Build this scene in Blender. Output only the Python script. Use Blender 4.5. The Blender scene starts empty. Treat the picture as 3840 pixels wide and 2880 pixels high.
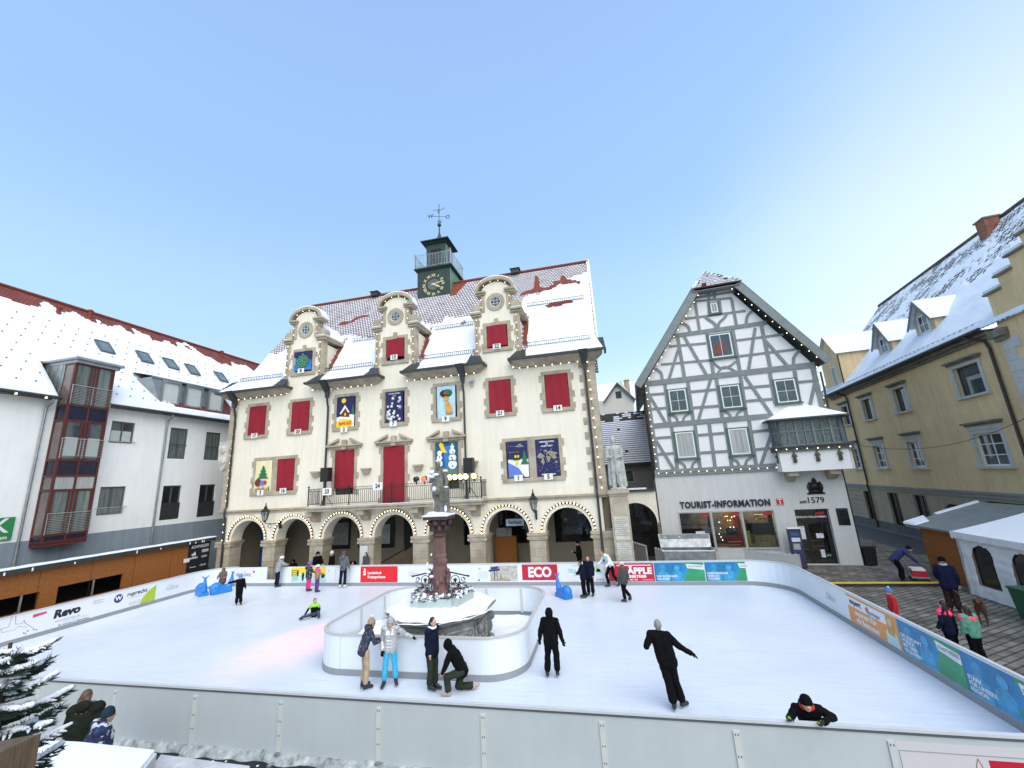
import bpy, bmesh, math, random
from mathutils import Vector, Matrix, noise
from math import sin, cos, pi, radians as R
random.seed(7)
S = bpy.context.scene
COL = S.collection

# ---------------------------------------------------------------- camera
FPX, PIT, ROL, YAW, EYE = 1529.52, .2295372, -.0564679, -.2108302, 5.45
_F = Vector((sin(YAW)*cos(PIT), cos(YAW)*cos(PIT), sin(PIT)))
_R = Vector((cos(YAW), -sin(YAW), 0)); _U = _R.cross(_F)
RT = cos(ROL)*_R + sin(ROL)*_U; UP = -sin(ROL)*_R + cos(ROL)*_U
O0 = Vector((0, 0, EYE))
cd = bpy.data.cameras.new('camera'); cam = bpy.data.objects.new('camera', cd); COL.objects.link(cam)
m = Matrix((RT, UP, -_F)).transposed().to_4x4(); m.translation = O0; cam.matrix_world = m
cd.sensor_width = 36; cd.lens = FPX/3840*36; cd.clip_start = .05; cd.clip_end = 3000
S.camera = cam

# ---------------------------------------------------------------- sky, sun, exposure
SUN_EL, SUN_AZ = R(46.0), R(146)        # no direct sun reaches the square: one very soft source, the bright dusk sky behind the camera
GLOW_AZ = R(52)                          # the sun itself has set behind the roofs at the right
w = bpy.data.worlds.new('World'); S.world = w; w.use_nodes = True
nt = w.node_tree; nt.nodes.clear()
sky = nt.nodes.new('ShaderNodeTexSky'); sky.sky_type = 'NISHITA'; sky.sun_disc = False
sky.sun_elevation = R(12); sky.sun_rotation = GLOW_AZ
sky.air_density = 1.0; sky.dust_density = .25; sky.ozone_density = 2.2; sky.altitude = 300
bg = nt.nodes.new('ShaderNodeBackground'); bg.inputs[1].default_value = .13
wo = nt.nodes.new('ShaderNodeOutputWorld')
mixc = nt.nodes.new('ShaderNodeMixRGB'); mixc.inputs[0].default_value = .72
# winter sky colour by height above the horizon, paler towards the sunset side
tcw = nt.nodes.new('ShaderNodeTexCoord'); spw = nt.nodes.new('ShaderNodeSeparateXYZ'); nt.links.new(tcw.outputs['Generated'], spw.inputs[0])
rw = nt.nodes.new('ShaderNodeValToRGB'); nt.links.new(spw.outputs[2], rw.inputs[0]); rw.color_ramp.interpolation = 'EASE'
els = rw.color_ramp.elements; els[0].position = 0.0; els[0].color = (.46, .545, .57, 1); els[1].position = .95; els[1].color = (.20, .305, .54, 1)
for p_, c_ in ((.14, (.41, .515, .56)), (.33, (.285, .43, .55)), (.6, (.215, .345, .55))): e_ = els.new(p_); e_.color = (*c_, 1)
dotn = nt.nodes.new('ShaderNodeVectorMath'); dotn.operation = 'DOT_PRODUCT'; dotn.inputs[1].default_value = (sin(R(50))*.99, cos(R(50))*.99, .1); nt.links.new(tcw.outputs['Generated'], dotn.inputs[0])
mrw = nt.nodes.new('ShaderNodeMapRange'); mrw.inputs[1].default_value = .72; mrw.inputs[2].default_value = 1.0; mrw.inputs[3].default_value = 0; mrw.inputs[4].default_value = .75; mrw.interpolation_type = 'SMOOTHSTEP'; nt.links.new(dotn.outputs['Value'], mrw.inputs[0])
glw = nt.nodes.new('ShaderNodeMixRGB'); glw.inputs[2].default_value = (.50, .55, .56, 1); nt.links.new(mrw.outputs[0], glw.inputs[0]); nt.links.new(rw.outputs[0], glw.inputs[1])
scw = nt.nodes.new('ShaderNodeVectorMath'); scw.operation = 'SCALE'; scw.inputs['Scale'].default_value = 11.0; nt.links.new(glw.outputs[0], scw.inputs[0])
nt.links.new(scw.outputs[0], mixc.inputs[2]); nt.links.new(sky.outputs[0], mixc.inputs[1]); nt.links.new(mixc.outputs[0], bg.inputs[0]); nt.links.new(bg.outputs[0], wo.inputs[0])
ld = bpy.data.lights.new('sun', 'SUN'); ld.energy = 2.35; ld.angle = R(70); ld.color = (1, .93, .83)
so = bpy.data.objects.new('sun', ld); COL.objects.link(so); so.location = (60, 60, 60)
sd = Vector((sin(SUN_AZ)*cos(SUN_EL), cos(SUN_AZ)*cos(SUN_EL), sin(SUN_EL)))
so.rotation_euler = sd.to_track_quat('Z', 'Y').to_euler()
S.view_settings.view_transform = 'Standard'; S.view_settings.look = 'None'
S.view_settings.exposure = 0.64; S.view_settings.gamma = 1
S.render.engine = 'CYCLES'; S.cycles.max_bounces = 5; S.cycles.diffuse_bounces = 3; S.cycles.glossy_bounces = 3
S.cycles.use_denoising = True

# ---------------------------------------------------------------- measuring helpers
def ray(px, py): return _F*FPX + RT*(px-1920) - UP*(py-1440)
def onz(px, py, z=0.0):
    d = ray(px, py); return O0 + d*((z-EYE)/d.z)
def ony(px, py, y):
    d = ray(px, py); return O0 + d*(y/d.y)

class Frame:
    """facade frame: X to the right as seen, Y into the wall, Z up"""
    def __init__(s, o, x):
        s.o = Vector(o); s.x = Vector((x[0], x[1], 0)).normalized(); s.n = Vector((-s.x.y, s.x.x, 0))
        s.ang = math.atan2(s.x.y, s.x.x)
    def w(s, a, d, z): return s.o + s.x*a + s.n*d + Vector((0, 0, z))
    def px(s, px, py, d=0.0):
        r = ray(px, py); p = s.o + s.n*d
        v = O0 + r*((p-O0).dot(s.n)/r.dot(s.n)) - s.o
        return v.dot(s.x), v.z

# ---------------------------------------------------------------- materials
MATS = {}
STAIN = dict(cream_plaster=.09, white_plastic_shaded=.04, pale_grey_plaster=.1, left_house_plaster=.07, blue_grey_plaster=.18, ochre_plaster=.16, ochre_grey_plaster=.22)
def mat(name, col, rough=.7, var=.0, vs=3.0, bump=.0, bs=30.0, metal=0.0, spec=None, emit=None, es=0, coat=0, streak=None, trans=0):
    if name in MATS: return MATS[name]
    stain = STAIN.get(name, 0)
    M = bpy.data.materials.new(name); M.use_nodes = True; t = M.node_tree; b = t.nodes['Principled BSDF']
    b.inputs['Base Color'].default_value = (*col, 1); b.inputs['Roughness'].default_value = rough
    b.inputs['Metallic'].default_value = metal
    if spec is not None: b.inputs['Specular IOR Level'].default_value = spec
    if emit: b.inputs['Emission Color'].default_value = (*emit, 1); b.inputs['Emission Strength'].default_value = es
    if coat: b.inputs['Coat Weight'].default_value = coat
    if trans: b.inputs['Transmission Weight'].default_value = trans
    if var or bump:
        tc = t.nodes.new('ShaderNodeTexCoord'); mp = t.nodes.new('ShaderNodeMapping'); t.links.new(tc.outputs['Object'], mp.inputs[0])
        if streak: mp.inputs['Scale'].default_value = streak
    if var:
        n = t.nodes.new('ShaderNodeTexNoise'); n.inputs['Scale'].default_value = vs; n.inputs['Detail'].default_value = 6; n.inputs['Roughness'].default_value = .65
        t.links.new(mp.outputs[0], n.inputs['Vector'])
        r = t.nodes.new('ShaderNodeValToRGB'); r.color_ramp.elements[0].position = .3; r.color_ramp.elements[1].position = .72
        r.color_ramp.elements[0].color = (*[c*(1-var) for c in col], 1); r.color_ramp.elements[1].color = (*[min(1, c*(1+var)) for c in col], 1)
        t.links.new(n.outputs['Fac'], r.inputs[0]); t.links.new(r.outputs[0], b.inputs['Base Color'])
    if stain:   # rain streaks and grime down a wall
        tc2 = t.nodes.new('ShaderNodeTexCoord'); mp2 = t.nodes.new('ShaderNodeMapping'); t.links.new(tc2.outputs['Object'], mp2.inputs[0]); mp2.inputs['Scale'].default_value = (2.2, 2.2, .22)
        n4 = t.nodes.new('ShaderNodeTexNoise'); n4.inputs['Scale'].default_value = 1.6; n4.inputs['Detail'].default_value = 8; n4.inputs['Roughness'].default_value = .7; t.links.new(mp2.outputs[0], n4.inputs['Vector'])
        r4_ = t.nodes.new('ShaderNodeMapRange'); r4_.inputs[1].default_value = .42; r4_.inputs[2].default_value = .68; r4_.inputs[3].default_value = 1; r4_.inputs[4].default_value = 1-stain; t.links.new(n4.outputs['Fac'], r4_.inputs[0])
        m4 = t.nodes.new('ShaderNodeMixRGB'); m4.blend_type = 'MULTIPLY'; m4.inputs[0].default_value = 1; t.links.new(r.outputs[0], m4.inputs[1]); t.links.new(r4_.outputs[0], m4.inputs[2]); t.links.new(m4.outputs[0], b.inputs['Base Color'])
    if bump:
        n2 = t.nodes.new('ShaderNodeTexNoise'); n2.inputs['Scale'].default_value = bs; n2.inputs['Detail'].default_value = 5
        t.links.new(mp.outputs[0], n2.inputs['Vector'])
        bp = t.nodes.new('ShaderNodeBump'); bp.inputs['Strength'].default_value = bump; bp.inputs['Distance'].default_value = .02
        t.links.new(n2.outputs['Fac'], bp.inputs['Height']); t.links.new(bp.outputs[0], b.inputs['Normal'])
    MATS[name] = M; return M

def brickmat(name, c1, c2, mortar, bw, rh, ms, rough=.8, plane='XZ', bump=.4, offset=.5, snow=0.0, rotz=0, msm=.1, var=.3):
    """tiles or stones laid in courses; snow: share of each course that keeps a dusting"""
    M = bpy.data.materials.new(name); M.use_nodes = True; t = M.node_tree; b = t.nodes['Principled BSDF']; L = t.links.new
    tc = t.nodes.new('ShaderNodeTexCoord'); sp = t.nodes.new('ShaderNodeSeparateXYZ'); cb = t.nodes.new('ShaderNodeCombineXYZ')
    L(tc.outputs['Object'], sp.inputs[0])
    L(sp.outputs[0], cb.inputs[0]); L(sp.outputs[2 if plane == 'XZ' else 1], cb.inputs[1])
    mp = t.nodes.new('ShaderNodeMapping'); mp.inputs['Rotation'].default_value = (0, 0, rotz); L(cb.outputs[0], mp.inputs[0])
    nw = t.nodes.new('ShaderNodeTexNoise'); nw.inputs['Scale'].default_value = 2.0; nw.inputs['Detail'].default_value = 3; L(tc.outputs['Object'], nw.inputs['Vector'])
    ad = t.nodes.new('ShaderNodeMixRGB'); ad.blend_type = 'ADD'; ad.inputs[0].default_value = .03; L(mp.outputs[0], ad.inputs[1]); L(nw.outputs['Color'], ad.inputs[2])
    br = t.nodes.new('ShaderNodeTexBrick'); L(ad.outputs[0], br.inputs['Vector'])
    br.inputs['Color1'].default_value = (*c1, 1); br.inputs['Color2'].default_value = (*c2, 1); br.inputs['Mortar'].default_value = (*mortar, 1)
    br.inputs['Scale'].default_value = 1; br.inputs['Brick Width'].default_value = bw; br.inputs['Row Height'].default_value = rh
    br.inputs['Mortar Size'].default_value = ms; br.inputs['Mortar Smooth'].default_value = msm; br.offset = offset
    n = t.nodes.new('ShaderNodeTexNoise'); n.inputs['Scale'].default_value = 1.3; n.inputs['Detail'].default_value = 8; L(tc.outputs['Object'], n.inputs['Vector'])
    mr = t.nodes.new('ShaderNodeMapRange'); mr.inputs[1].default_value = .3; mr.inputs[2].default_value = .7; mr.inputs[3].default_value = 1-var; mr.inputs[4].default_value = 1+var
    L(n.outputs['Fac'], mr.inputs[0])
    mu = t.nodes.new('ShaderNodeMixRGB'); mu.blend_type = 'MULTIPLY'; mu.inputs[0].default_value = 1
    L(br.outputs['Color'], mu.inputs[1]); L(mr.outputs[0], mu.inputs[2]); out = mu.outputs[0]
    if snow:
        n3 = t.nodes.new('ShaderNodeTexNoise'); n3.inputs['Scale'].default_value = 1.1; n3.inputs['Detail'].default_value = 10; n3.inputs['Roughness'].default_value = .7; L(tc.outputs['Object'], n3.inputs['Vector'])
        m1 = t.nodes.new('ShaderNodeMath'); m1.operation = 'MULTIPLY_ADD'; m1.inputs[1].default_value = -.35; L(br.outputs['Fac'], m1.inputs[0]); L(n3.outputs['Fac'], m1.inputs[2])
        m2 = t.nodes.new('ShaderNodeMapRange'); m2.inputs[1].default_value = .5-snow*.25; m2.inputs[2].default_value = .56-snow*.25; L(m1.outputs[0], m2.inputs[0])
        mx = t.nodes.new('ShaderNodeMixRGB'); mx.inputs[2].default_value = (.86, .88, .92, 1); L(m2.outputs[0], mx.inputs[0]); L(out, mx.inputs[1]); out = mx.outputs[0]
    L(out, b.inputs['Base Color']); b.inputs['Roughness'].default_value = rough
    bp = t.nodes.new('ShaderNodeBump'); bp.inputs['Strength'].default_value = bump; bp.inputs['Distance'].default_value = .02; bp.invert = True
    L(br.outputs['Fac'], bp.inputs['Height']); L(bp.outputs[0], b.inputs['Normal'])
    MATS[name] = M; return M

snow = mat('snow', (.80, .84, .90), .6, .05, 1.5, 1.0, 5)
snowS = mat('snow_thin', (.80, .83, .88), .6, .05, 6, .5, 20)
cream = mat('cream_plaster', (.82, .765, .635), .85, .05, .7, .35, 60)
creamin = mat('cream_plaster_shaded', (.30, .265, .20), .85, .08, .8, .2, 40)  # cream plaster with the arcade's shade put into its colour
stone = mat('sandstone', (.40, .345, .26), .85, .28, 1.6, .6, 25)
stoneD = mat('weathered_stone', (.2, .18, .14), .85, .4, 2.2, .7, 22)
stoneL = mat('pale_stone', (.52, .50, .44), .85, .25, 3, .5, 25)
redc = mat('red_cloth', (.27, .006, .02), .8, .12, 1.5, .3, 6)
copper = mat('dark_copper', (.018, .04, .034), .5, .5, 1.2, .3, 8, streak=(6, 6, .6))
copperL = mat('green_copper', (.12, .24, .18), .6, .5, 1.2, .3, 8, streak=(6, 6, .6))
gut = mat('dark_gutter', (.03, .035, .033), .45, .3, 3)
iron = mat('black_iron', (.012, .012, .013), .45, .2, 5)
zinc = mat('zinc', (.30, .33, .34), .38, .2, 2, metal=.6)
steel = mat('galvanised_steel', (.45, .47, .47), .35, .2, 4, metal=.7)
glass = mat('window_glass', (.05, .07, .08), .04, .5, 1.5, spec=.9)
glassD = mat('dark_glass', (.015, .017, .02), .06, .4, 1.5, spec=.6)
curt = mat('curtained_glass', (.36, .38, .37), .15, .35, 1, spec=.6, streak=(9, 1, .2))
dark = mat('dark_interior', (.01, .01, .01), .9)
white = mat('white_paint', (.8, .8, .8), .5, .03, 4)
offw = mat('white_plastic', (.74, .79, .84), .35, .03, 1.2)
outw = mat('white_plastic_shaded', (.49, .53, .55), .5, .06, .6, .15, 80)  # same white boards, greyed in the colour for shade on their outward side
grey = mat('grey_plastic', (.27, .29, .31), .5, .06, 2)
blk = mat('black_paint', (.01, .01, .012), .5)
black = blk
timber = mat('grey_timber', (.20, .23, .235), .75, .14, 3, .3, 20, streak=(1, 1, 1))
timberD = mat('dark_timber', (.09, .105, .105), .75, .2, 3, .3, 20)
fwwhite = mat('white_panel_plaster', (.80, .79, .80), .85, .03, 1.5, .4, 50)
lowwall = mat('pale_grey_plaster', (.62, .62, .61), .85, .03, 1, .4, 50)
lwall = mat('left_house_plaster', (.89, .89, .87), .85, .04, .5, .25, 60)
plinth = mat('blue_grey_plaster', (.25, .30, .345), .85, .06, .6, .25, 60)
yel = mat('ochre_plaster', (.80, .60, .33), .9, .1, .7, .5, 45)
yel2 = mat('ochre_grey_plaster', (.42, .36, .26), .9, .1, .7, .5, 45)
bandg = mat('grey_band', (.30, .30, .29), .85, .15, 1.5)
greenf = mat('green_frame', (.06, .12, .105), .5)
redf = mat('red_brown_frame', (.085, .018, .017), .4, .15, 4)
navy = mat('navy_panel', (.008, .01, .03), .25, .3, 3)
osb = mat('brown_board', (.30, .105, .02), .7, .25, 8, .2, 30)
rededge = mat('bare_red_tiles', (.20, .035, .02), .8, .4, 4, .6, 18)
greybox = mat('pale_blue_planter', (.42, .50, .49), .5, .04, 2)
leafd = mat('dark_leaf', (.035, .05, .03), .8, .5, 6)
bulbm = mat('lit_bulb', (1, .85, .6), .4, emit=(1, .80, .45), es=3.2)
redstone = mat('red_sandstone', (.17, .095, .085), .85, .35, 3, .7, 25)
basinst = mat('dark_basin_stone', (.20, .205, .2), .7, .5, 3, .8, 20)
statst = mat('grey_stone_statue', (.15, .15, .125), .8, .45, 5, .7, 30)
blue = mat('blue_plastic', (.02, .2, .62), .4, .1, 4)
tilesTH = brickmat('snow_dusted_roof_tiles', (.66, .68, .73), (.52, .53, .58), (.20, .165, .17), .22, .2, .055, snow=.35, bump=.6)
tilesL = brickmat('red_roof_tiles', (.24, .06, .04), (.19, .045, .03), (.10, .02, .015), .2, .14, .02, snow=0, bump=.6)
tilesY = brickmat('snowy_brown_tiles', (.16, .13, .11), (.11, .09, .08), (.03, .03, .03), .3, .24, .07, snow=1.35, bump=.8)
quoinm = brickmat('sandstone_blocks', (.44, .385, .295), (.37, .32, .24), (.2, .17, .13), .85, .42, .008, bump=.2, var=.22)

# ---------------------------------------------------------------- mesh builder
def link(o, parent=None):
    COL.objects.link(o)
    if parent is not None: o.parent = parent
    return o
class MB:
    def __init__(s): s.v = []; s.f = []; s.m = []; s.mi = 0; s.T = None
    def add(s, vs, fs):
        n = len(s.v)
        s.v += [tuple(s.T @ Vector(a)) for a in vs] if s.T is not None else [tuple(a) for a in vs]
        s.f += [tuple(i+n for i in f) for f in fs]; s.m += [s.mi]*len(fs); return s
    def box(s, x0, x1, y0, y1, z0, z1):
        return s.add([(x0, y0, z0), (x1, y0, z0), (x1, y1, z0), (x0, y1, z0), (x0, y0, z1), (x1, y0, z1), (x1, y1, z1), (x0, y1, z1)],
                     [(0, 3, 2, 1), (4, 5, 6, 7), (0, 1, 5, 4), (1, 2, 6, 5), (2, 3, 7, 6), (3, 0, 4, 7)])
    def hexa(s, b, t):   # bottom 4, top 4 points
        return s.add(list(b)+list(t), [(0, 3, 2, 1), (4, 5, 6, 7), (0, 1, 5, 4), (1, 2, 6, 5), (2, 3, 7, 6), (3, 0, 4, 7)])
    def prism(s, pts, y0, y1):     # 2D outline in XZ (counter-clockwise seen from the front), between depths y0 (front) and y1
        n = len(pts)
        return s.add([(a, y0, b) for a, b in pts]+[(a, y1, b) for a, b in pts],
                     [tuple(range(n)), tuple(range(2*n-1, n-1, -1))]+[(i, i+n, (i+1) % n+n, (i+1) % n) for i in range(n)])
    def prismz(s, pts, z0, z1):    # outline in XY
        n = len(pts)
        return s.add([(a, b, z0) for a, b in pts]+[(a, b, z1) for a, b in pts],
                     [tuple(range(n-1, -1, -1)), tuple(range(n, 2*n))]+[(i, (i+1) % n, (i+1) % n+n, i+n) for i in range(n)])
    def bar(s, p, q, w, y0, y1, w2=None):  # flat timber from p to q (x,z) of width w
        p = Vector(p); q = Vector(q); d = (q-p); L = d.length
        if L < 1e-6: return s
        n = Vector((-d.y, d.x))/L*.5; w2 = w if w2 is None else w2
        a = p-n*w; b = q-n*w2; c = q+n*w2; e = p+n*w
        return s.prism([tuple(a), tuple(b), tuple(c), tuple(e)], y0, y1)
    def tube(s, path, r, k=8, cap=True):
        path = [Vector(a) for a in path]; rs = r if isinstance(r, (list, tuple)) else [r]*len(path)
        n = len(path); vs = []; fs = []; prev = None
        for i, p in enumerate(path):
            d = (path[min(i+1, n-1)]-path[max(i-1, 0)])
            if d.length < 1e-9: d = Vector((0, 0, 1))
            d.normalize()
            u = prev - d*prev.dot(d) if prev is not None else d.orthogonal()
            if u.length < 1e-6: u = d.orthogonal()
            u.normalize(); prev = u; v = d.cross(u)
            for j in range(k):
                a = 2*pi*j/k; vs.append(p+(u*cos(a)+v*sin(a))*rs[i])
        for i in range(n-1):
            for j in range(k):
                fs.append((i*k+j, i*k+(j+1) % k, (i+1)*k+(j+1) % k, (i+1)*k+j))
        if cap: fs += [tuple(range(k-1, -1, -1)), tuple(range((n-1)*k, n*k))]
        return s.add(vs, fs)
    def lathe(s, prof, c=(0, 0, 0), k=16, sx=1, sy=1, rot=0, flute=0):   # prof: [(r,z)...]
        vs = []; fs = []; n = len(prof)
        for r, z in prof:
            for j in range(k):
                a = 2*pi*j/k+rot; rr = r*(1-(flute if j % 2 else 0))
                vs.append((c[0]+rr*cos(a)*sx, c[1]+rr*sin(a)*sy, c[2]+z))
        for i in range(n-1):
            for j in range(k): fs.append((i*k+j, i*k+(j+1) % k, (i+1)*k+(j+1) % k, (i+1)*k+j))
        fs += [tuple(range(k-1, -1, -1)), tuple(range((n-1)*k, n*k))]
        return s.add(vs, fs)
    def ell(s, c, r, k=12, h=8, M=None):
        if not isinstance(r, (tuple, list)): r = (r, r, r)
        vs = [(0, 0, -1)]; fs = []
        for i in range(1, h):
            t = pi*i/h
            for j in range(k): vs.append((sin(t)*cos(2*pi*j/k), sin(t)*sin(2*pi*j/k), -cos(t)))
        vs.append((0, 0, 1)); e = len(vs)-1
        for j in range(k): fs.append((0, 1+(j+1) % k, 1+j)); fs.append((e, e-k+j, e-k+(j+1) % k))
        for i in range(h-2):
            for j in range(k): fs.append((1+i*k+j, 1+i*k+(j+1) % k, 1+(i+1)*k+(j+1) % k, 1+(i+1)*k+j))
        c = Vector(c); out = []
        for a in vs:
            q = Vector((a[0]*r[0], a[1]*r[1], a[2]*r[2]))
            if M is not None: q = M @ q
            out.append(q+c)
        return s.add(out, fs)
    def cone(s, p, q, r0, r1, k=10):   # rounded tapered limb
        p = Vector(p); q = Vector(q); d = q-p; L = d.length
        if L < 1e-5: return s.ell(p, max(r0, r1), k, 6)
        d.normalize(); N = 3; path = []; rs = []
        for i in range(N+1):
            a = pi/2*(1-i/N); path.append(p-d*r0*sin(a)); rs.append(max(r0*cos(a), 1e-3))
        for i in range(N+1):
            a = pi/2*(i/N); path.append(q+d*r1*sin(a)); rs.append(max(r1*cos(a), 1e-3))
        return s.tube(path, rs, k)
    def wall(s, x0, x1, z0, z1, ops, y0=0.0, t=.25, clip=None):
        """front face at y0 with rectangular openings (ax0, ax1, az0, az1) and reveals t deep"""
        xs = sorted({x0, x1, *[a for o in ops for a in o[:2]]}); zs = sorted({z0, z1, *[a for o in ops for a in o[2:4]]})
        for i in range(len(xs)-1):
            for j in range(len(zs)-1):
                cx, cz = (xs[i]+xs[i+1])/2, (zs[j]+zs[j+1])/2
                if any(o[0] < cx < o[1] and o[2] < cz < o[3] for o in ops): continue
                s.add([(xs[i], y0, zs[j]), (xs[i+1], y0, zs[j]), (xs[i+1], y0, zs[j+1]), (xs[i], y0, zs[j+1])], [(0, 1, 2, 3)])
        for a, b, c, d in [o[:4] for o in ops]:
            s.add([(a, y0, c), (b, y0, c), (b, y0, d), (a, y0, d), (a, y0+t, c), (b, y0+t, c), (b, y0+t, d), (a, y0+t, d)],
                  [(0, 4, 5, 1), (1, 5, 6, 2), (2, 6, 7, 3), (3, 7, 4, 0)])
        return s
    def build(s, name, m, parent=None, smooth=False, loc=None, rot=None):
        me = bpy.data.meshes.new(name); me.from_pydata(s.v, [], s.f)
        for q in (m if isinstance(m, (list, tuple)) else [m]): me.materials.append(q)
        if any(s.m): me.polygons.foreach_set('material_index', s.m)
        if smooth: me.polygons.foreach_set('use_smooth', [True]*len(me.polygons))
        me.update()
        o = bpy.data.objects.new(name, me); link(o, parent)
        if loc is not None: o.location = loc
        if rot is not None: o.rotation_euler = rot
        return o
def tag(o, label=None, cat=None, group=None, kind=None):
    if label: o['label'] = label
    if cat: o['category'] = cat
    if group: o['group'] = group
    if kind: o['kind'] = kind
    return o
def thing(name, label, cat, loc=(0, 0, 0), rz=0.0, group=None):
    o = bpy.data.objects.new(name, None); o.location = loc; o.rotation_euler = (0, 0, rz); link(o); o.empty_display_size = .2
    return tag(o, label, cat, group)
def part(name, me, parent, loc=(0, 0, 0), rot=None):
    o = bpy.data.objects.new(name, me); link(o, parent); o.location = loc
    if rot is not None: o.rotation_euler = rot
    return o
def copy_tree(o, parent=None, loc=None, rz=None, label=None):
    c = o.copy(); link(c, parent)
    if loc is not None: c.location = loc
    if rz is not None: c.rotation_euler = (0, 0, rz)
    if label: c['label'] = label
    for ch in list(o.children): copy_tree(ch, c)
    return c

TEXTS = []
def text(parent, body, size, m, loc, rot=(pi/2, 0, 0), ext=.004, align='CENTER', bold=0.0, name='lettering', sx=1.0, shear=0, spc=1.0):
    cu = bpy.data.curves.new(name, 'FONT'); cu.body = body; cu.size = size; cu.extrude = ext; cu.align_x = align; cu.align_y = 'CENTER'
    cu.offset = bold; cu.space_character = spc; cu.resolution_u = 3; cu.shear = shear
    o = bpy.data.objects.new(name, cu); link(o, parent); o.location = loc; o.rotation_euler = rot; o.scale = (sx, 1, 1)
    cu.materials.append(m); TEXTS.append(o); return o
REM = []
FOLD = bpy.data.textures.new('cloth_folds', 'CLOUDS'); FOLD.noise_scale = .10; FOLD.noise_depth = 2
def remesh(o, vox=.012, smooth=6, fold=0):
    a = o.modifiers.new('r', 'REMESH'); a.mode = 'VOXEL'; a.voxel_size = vox; a.use_smooth_shade = True
    if smooth:
        b = o.modifiers.new('s', 'SMOOTH'); b.iterations = smooth; b.factor = .5
    if fold:
        c = o.modifiers.new('f', 'DISPLACE'); c.texture = FOLD; c.strength = fold; c.mid_level = .5; c.texture_coords = 'LOCAL'
    REM.append(o); return o
def bake():
    dg = bpy.context.evaluated_depsgraph_get(); dg.update(); res = []
    for o in TEXTS+REM:
        me = bpy.data.meshes.new_from_object(o.evaluated_get(dg), depsgraph=dg); res.append((o, me))
    for o, me in res:
        if o.type == 'FONT':
            n = bpy.data.objects.new(o.name, me); link(n, o.parent); n.location = o.location; n.rotation_euler = o.rotation_euler; n.scale = o.scale
            nm = o.name; bpy.data.objects.remove(o); n.name = nm
        else:
            o.modifiers.clear(); o.data = me
k8 = 800/1659
def r1(x, y): return (780+k8*x, 750+k8*y)
def r2(x, y): return (1500+k8*x, 750+k8*y)
def r3(x, y): return (780+k8*x, 1500+k8*y)
def r4(x, y): return (1500+k8*x, 1500+k8*y)
def r5(x, y): return (2250+.60277*x, 950+.60277*y)
def r6(x, y): return (2950+.6931*x, 750+.6932*y)
def r7(x, y): return (.7235*x, 1000+.7234*y)
def r8(x, y): return (2900+.5908*x, 1900+.5907*y)
def rl(x, y): return (.40687*x, 1950+.40683*y)

def window(parent, x, z, w, h, fm, nx=2, nz=1, d=.12, fr=.06, mu=.035, gm=None, sill=None, name='window', open_rail=False):
    """part window (frame) with its sub-parts pane and sill; x,z = lower left, front of frame at depth d"""
    b = MB(); y0, y1 = d, d+.06
    b.box(x, x+fr, y0, y1, z, z+h); b.box(x+w-fr, x+w, y0, y1, z, z+h); b.box(x+fr, x+w-fr, y0, y1, z, z+fr); b.box(x+fr, x+w-fr, y0, y1, z+h-fr, z+h)
    for i in range(1, nx):
        c = x+w*i/nx; b.box(c-mu/2, c+mu/2, y0+.004, y1-.004, z+fr, z+h-fr)
    for j in range(1, nz):
        c = z+h*j/nz
        for i in range(nx):
            a0 = x+w*i/nx+(fr if i == 0 else mu/2); a1 = x+w*(i+1)/nx-(fr if i == nx-1 else mu/2)
            b.box(a0, a1, y0+.006, y1-.006, c-mu/2, c+mu/2)
    o = b.build(name, fm, parent)
    MB().box(x+fr, x+w-fr, y1-.025, y1-.015, z+fr, z+h-fr).build('pane', gm or glass, o)
    if sill: MB().box(x-.08, x+w+.08, -sill, d, z-.09, z-.003).build('sill', fm if not isinstance(sill, tuple) else sill[1], o)
    return o

BULB = None
def garland(pts, label, wire=.012, spacing=.42, br=.045, wm=None, off=(0, 0, 0), start=0.0, group='strings of warm fairy lights', drop=True):
    """light string through world points, one small bulb object per lamp"""
    global BULB
    if BULB is None:
        b = MB(); b.ell((0, 0, 0), (1, 1, 1.15), 8, 6); BULB = b.build('tmp', bulbm, None, True).data
        bpy.data.objects.remove(bpy.data.objects['tmp'])
    pts = [Vector(p) for p in pts]; o0 = pts[0].copy()
    root = thing('light_string', label, 'string lights', o0, 0, group)
    MB().tube([p-o0 for p in pts], wire, 6).build('cable', wm or iron, root)
    acc = start
    for a, b in zip(pts[:-1], pts[1:]):
        L = (b-a).length; t = acc
        while t < L:
            p = a.lerp(b, t/L)-o0
            bo = part('bulb', BULB, root, p+Vector(off)); bo.scale = (br, br, br); t += spacing
        acc = t-L
    return root
# ---------------------------------------------------------------- ground
cob = brickmat('cobbles', (.20, .19, .155), (.13, .125, .11), (.05, .047, .04), .62, .22, .035, plane='XY', bump=.8, rotz=R(-33), msm=.6, var=.5)
wet = mat('wet_asphalt', (.055, .06, .068), .5, .3, 1.4, .4, 40)
# the rink is levelled up at its near side: the square lies a little lower there
g = MB(); g.add([(-500, -200, -.19), (500, -200, -.19), (-500, 9.12, -.19), (500, 9.12, -.19), (-500, 9.3, -.02), (500, 9.3, -.02), (500, 700, -.02), (-500, 700, -.02)], [(0, 1, 3, 2), (2, 3, 5, 4), (4, 5, 6, 7)])
tag(g.build('ground', cob), kind='structure')
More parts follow.
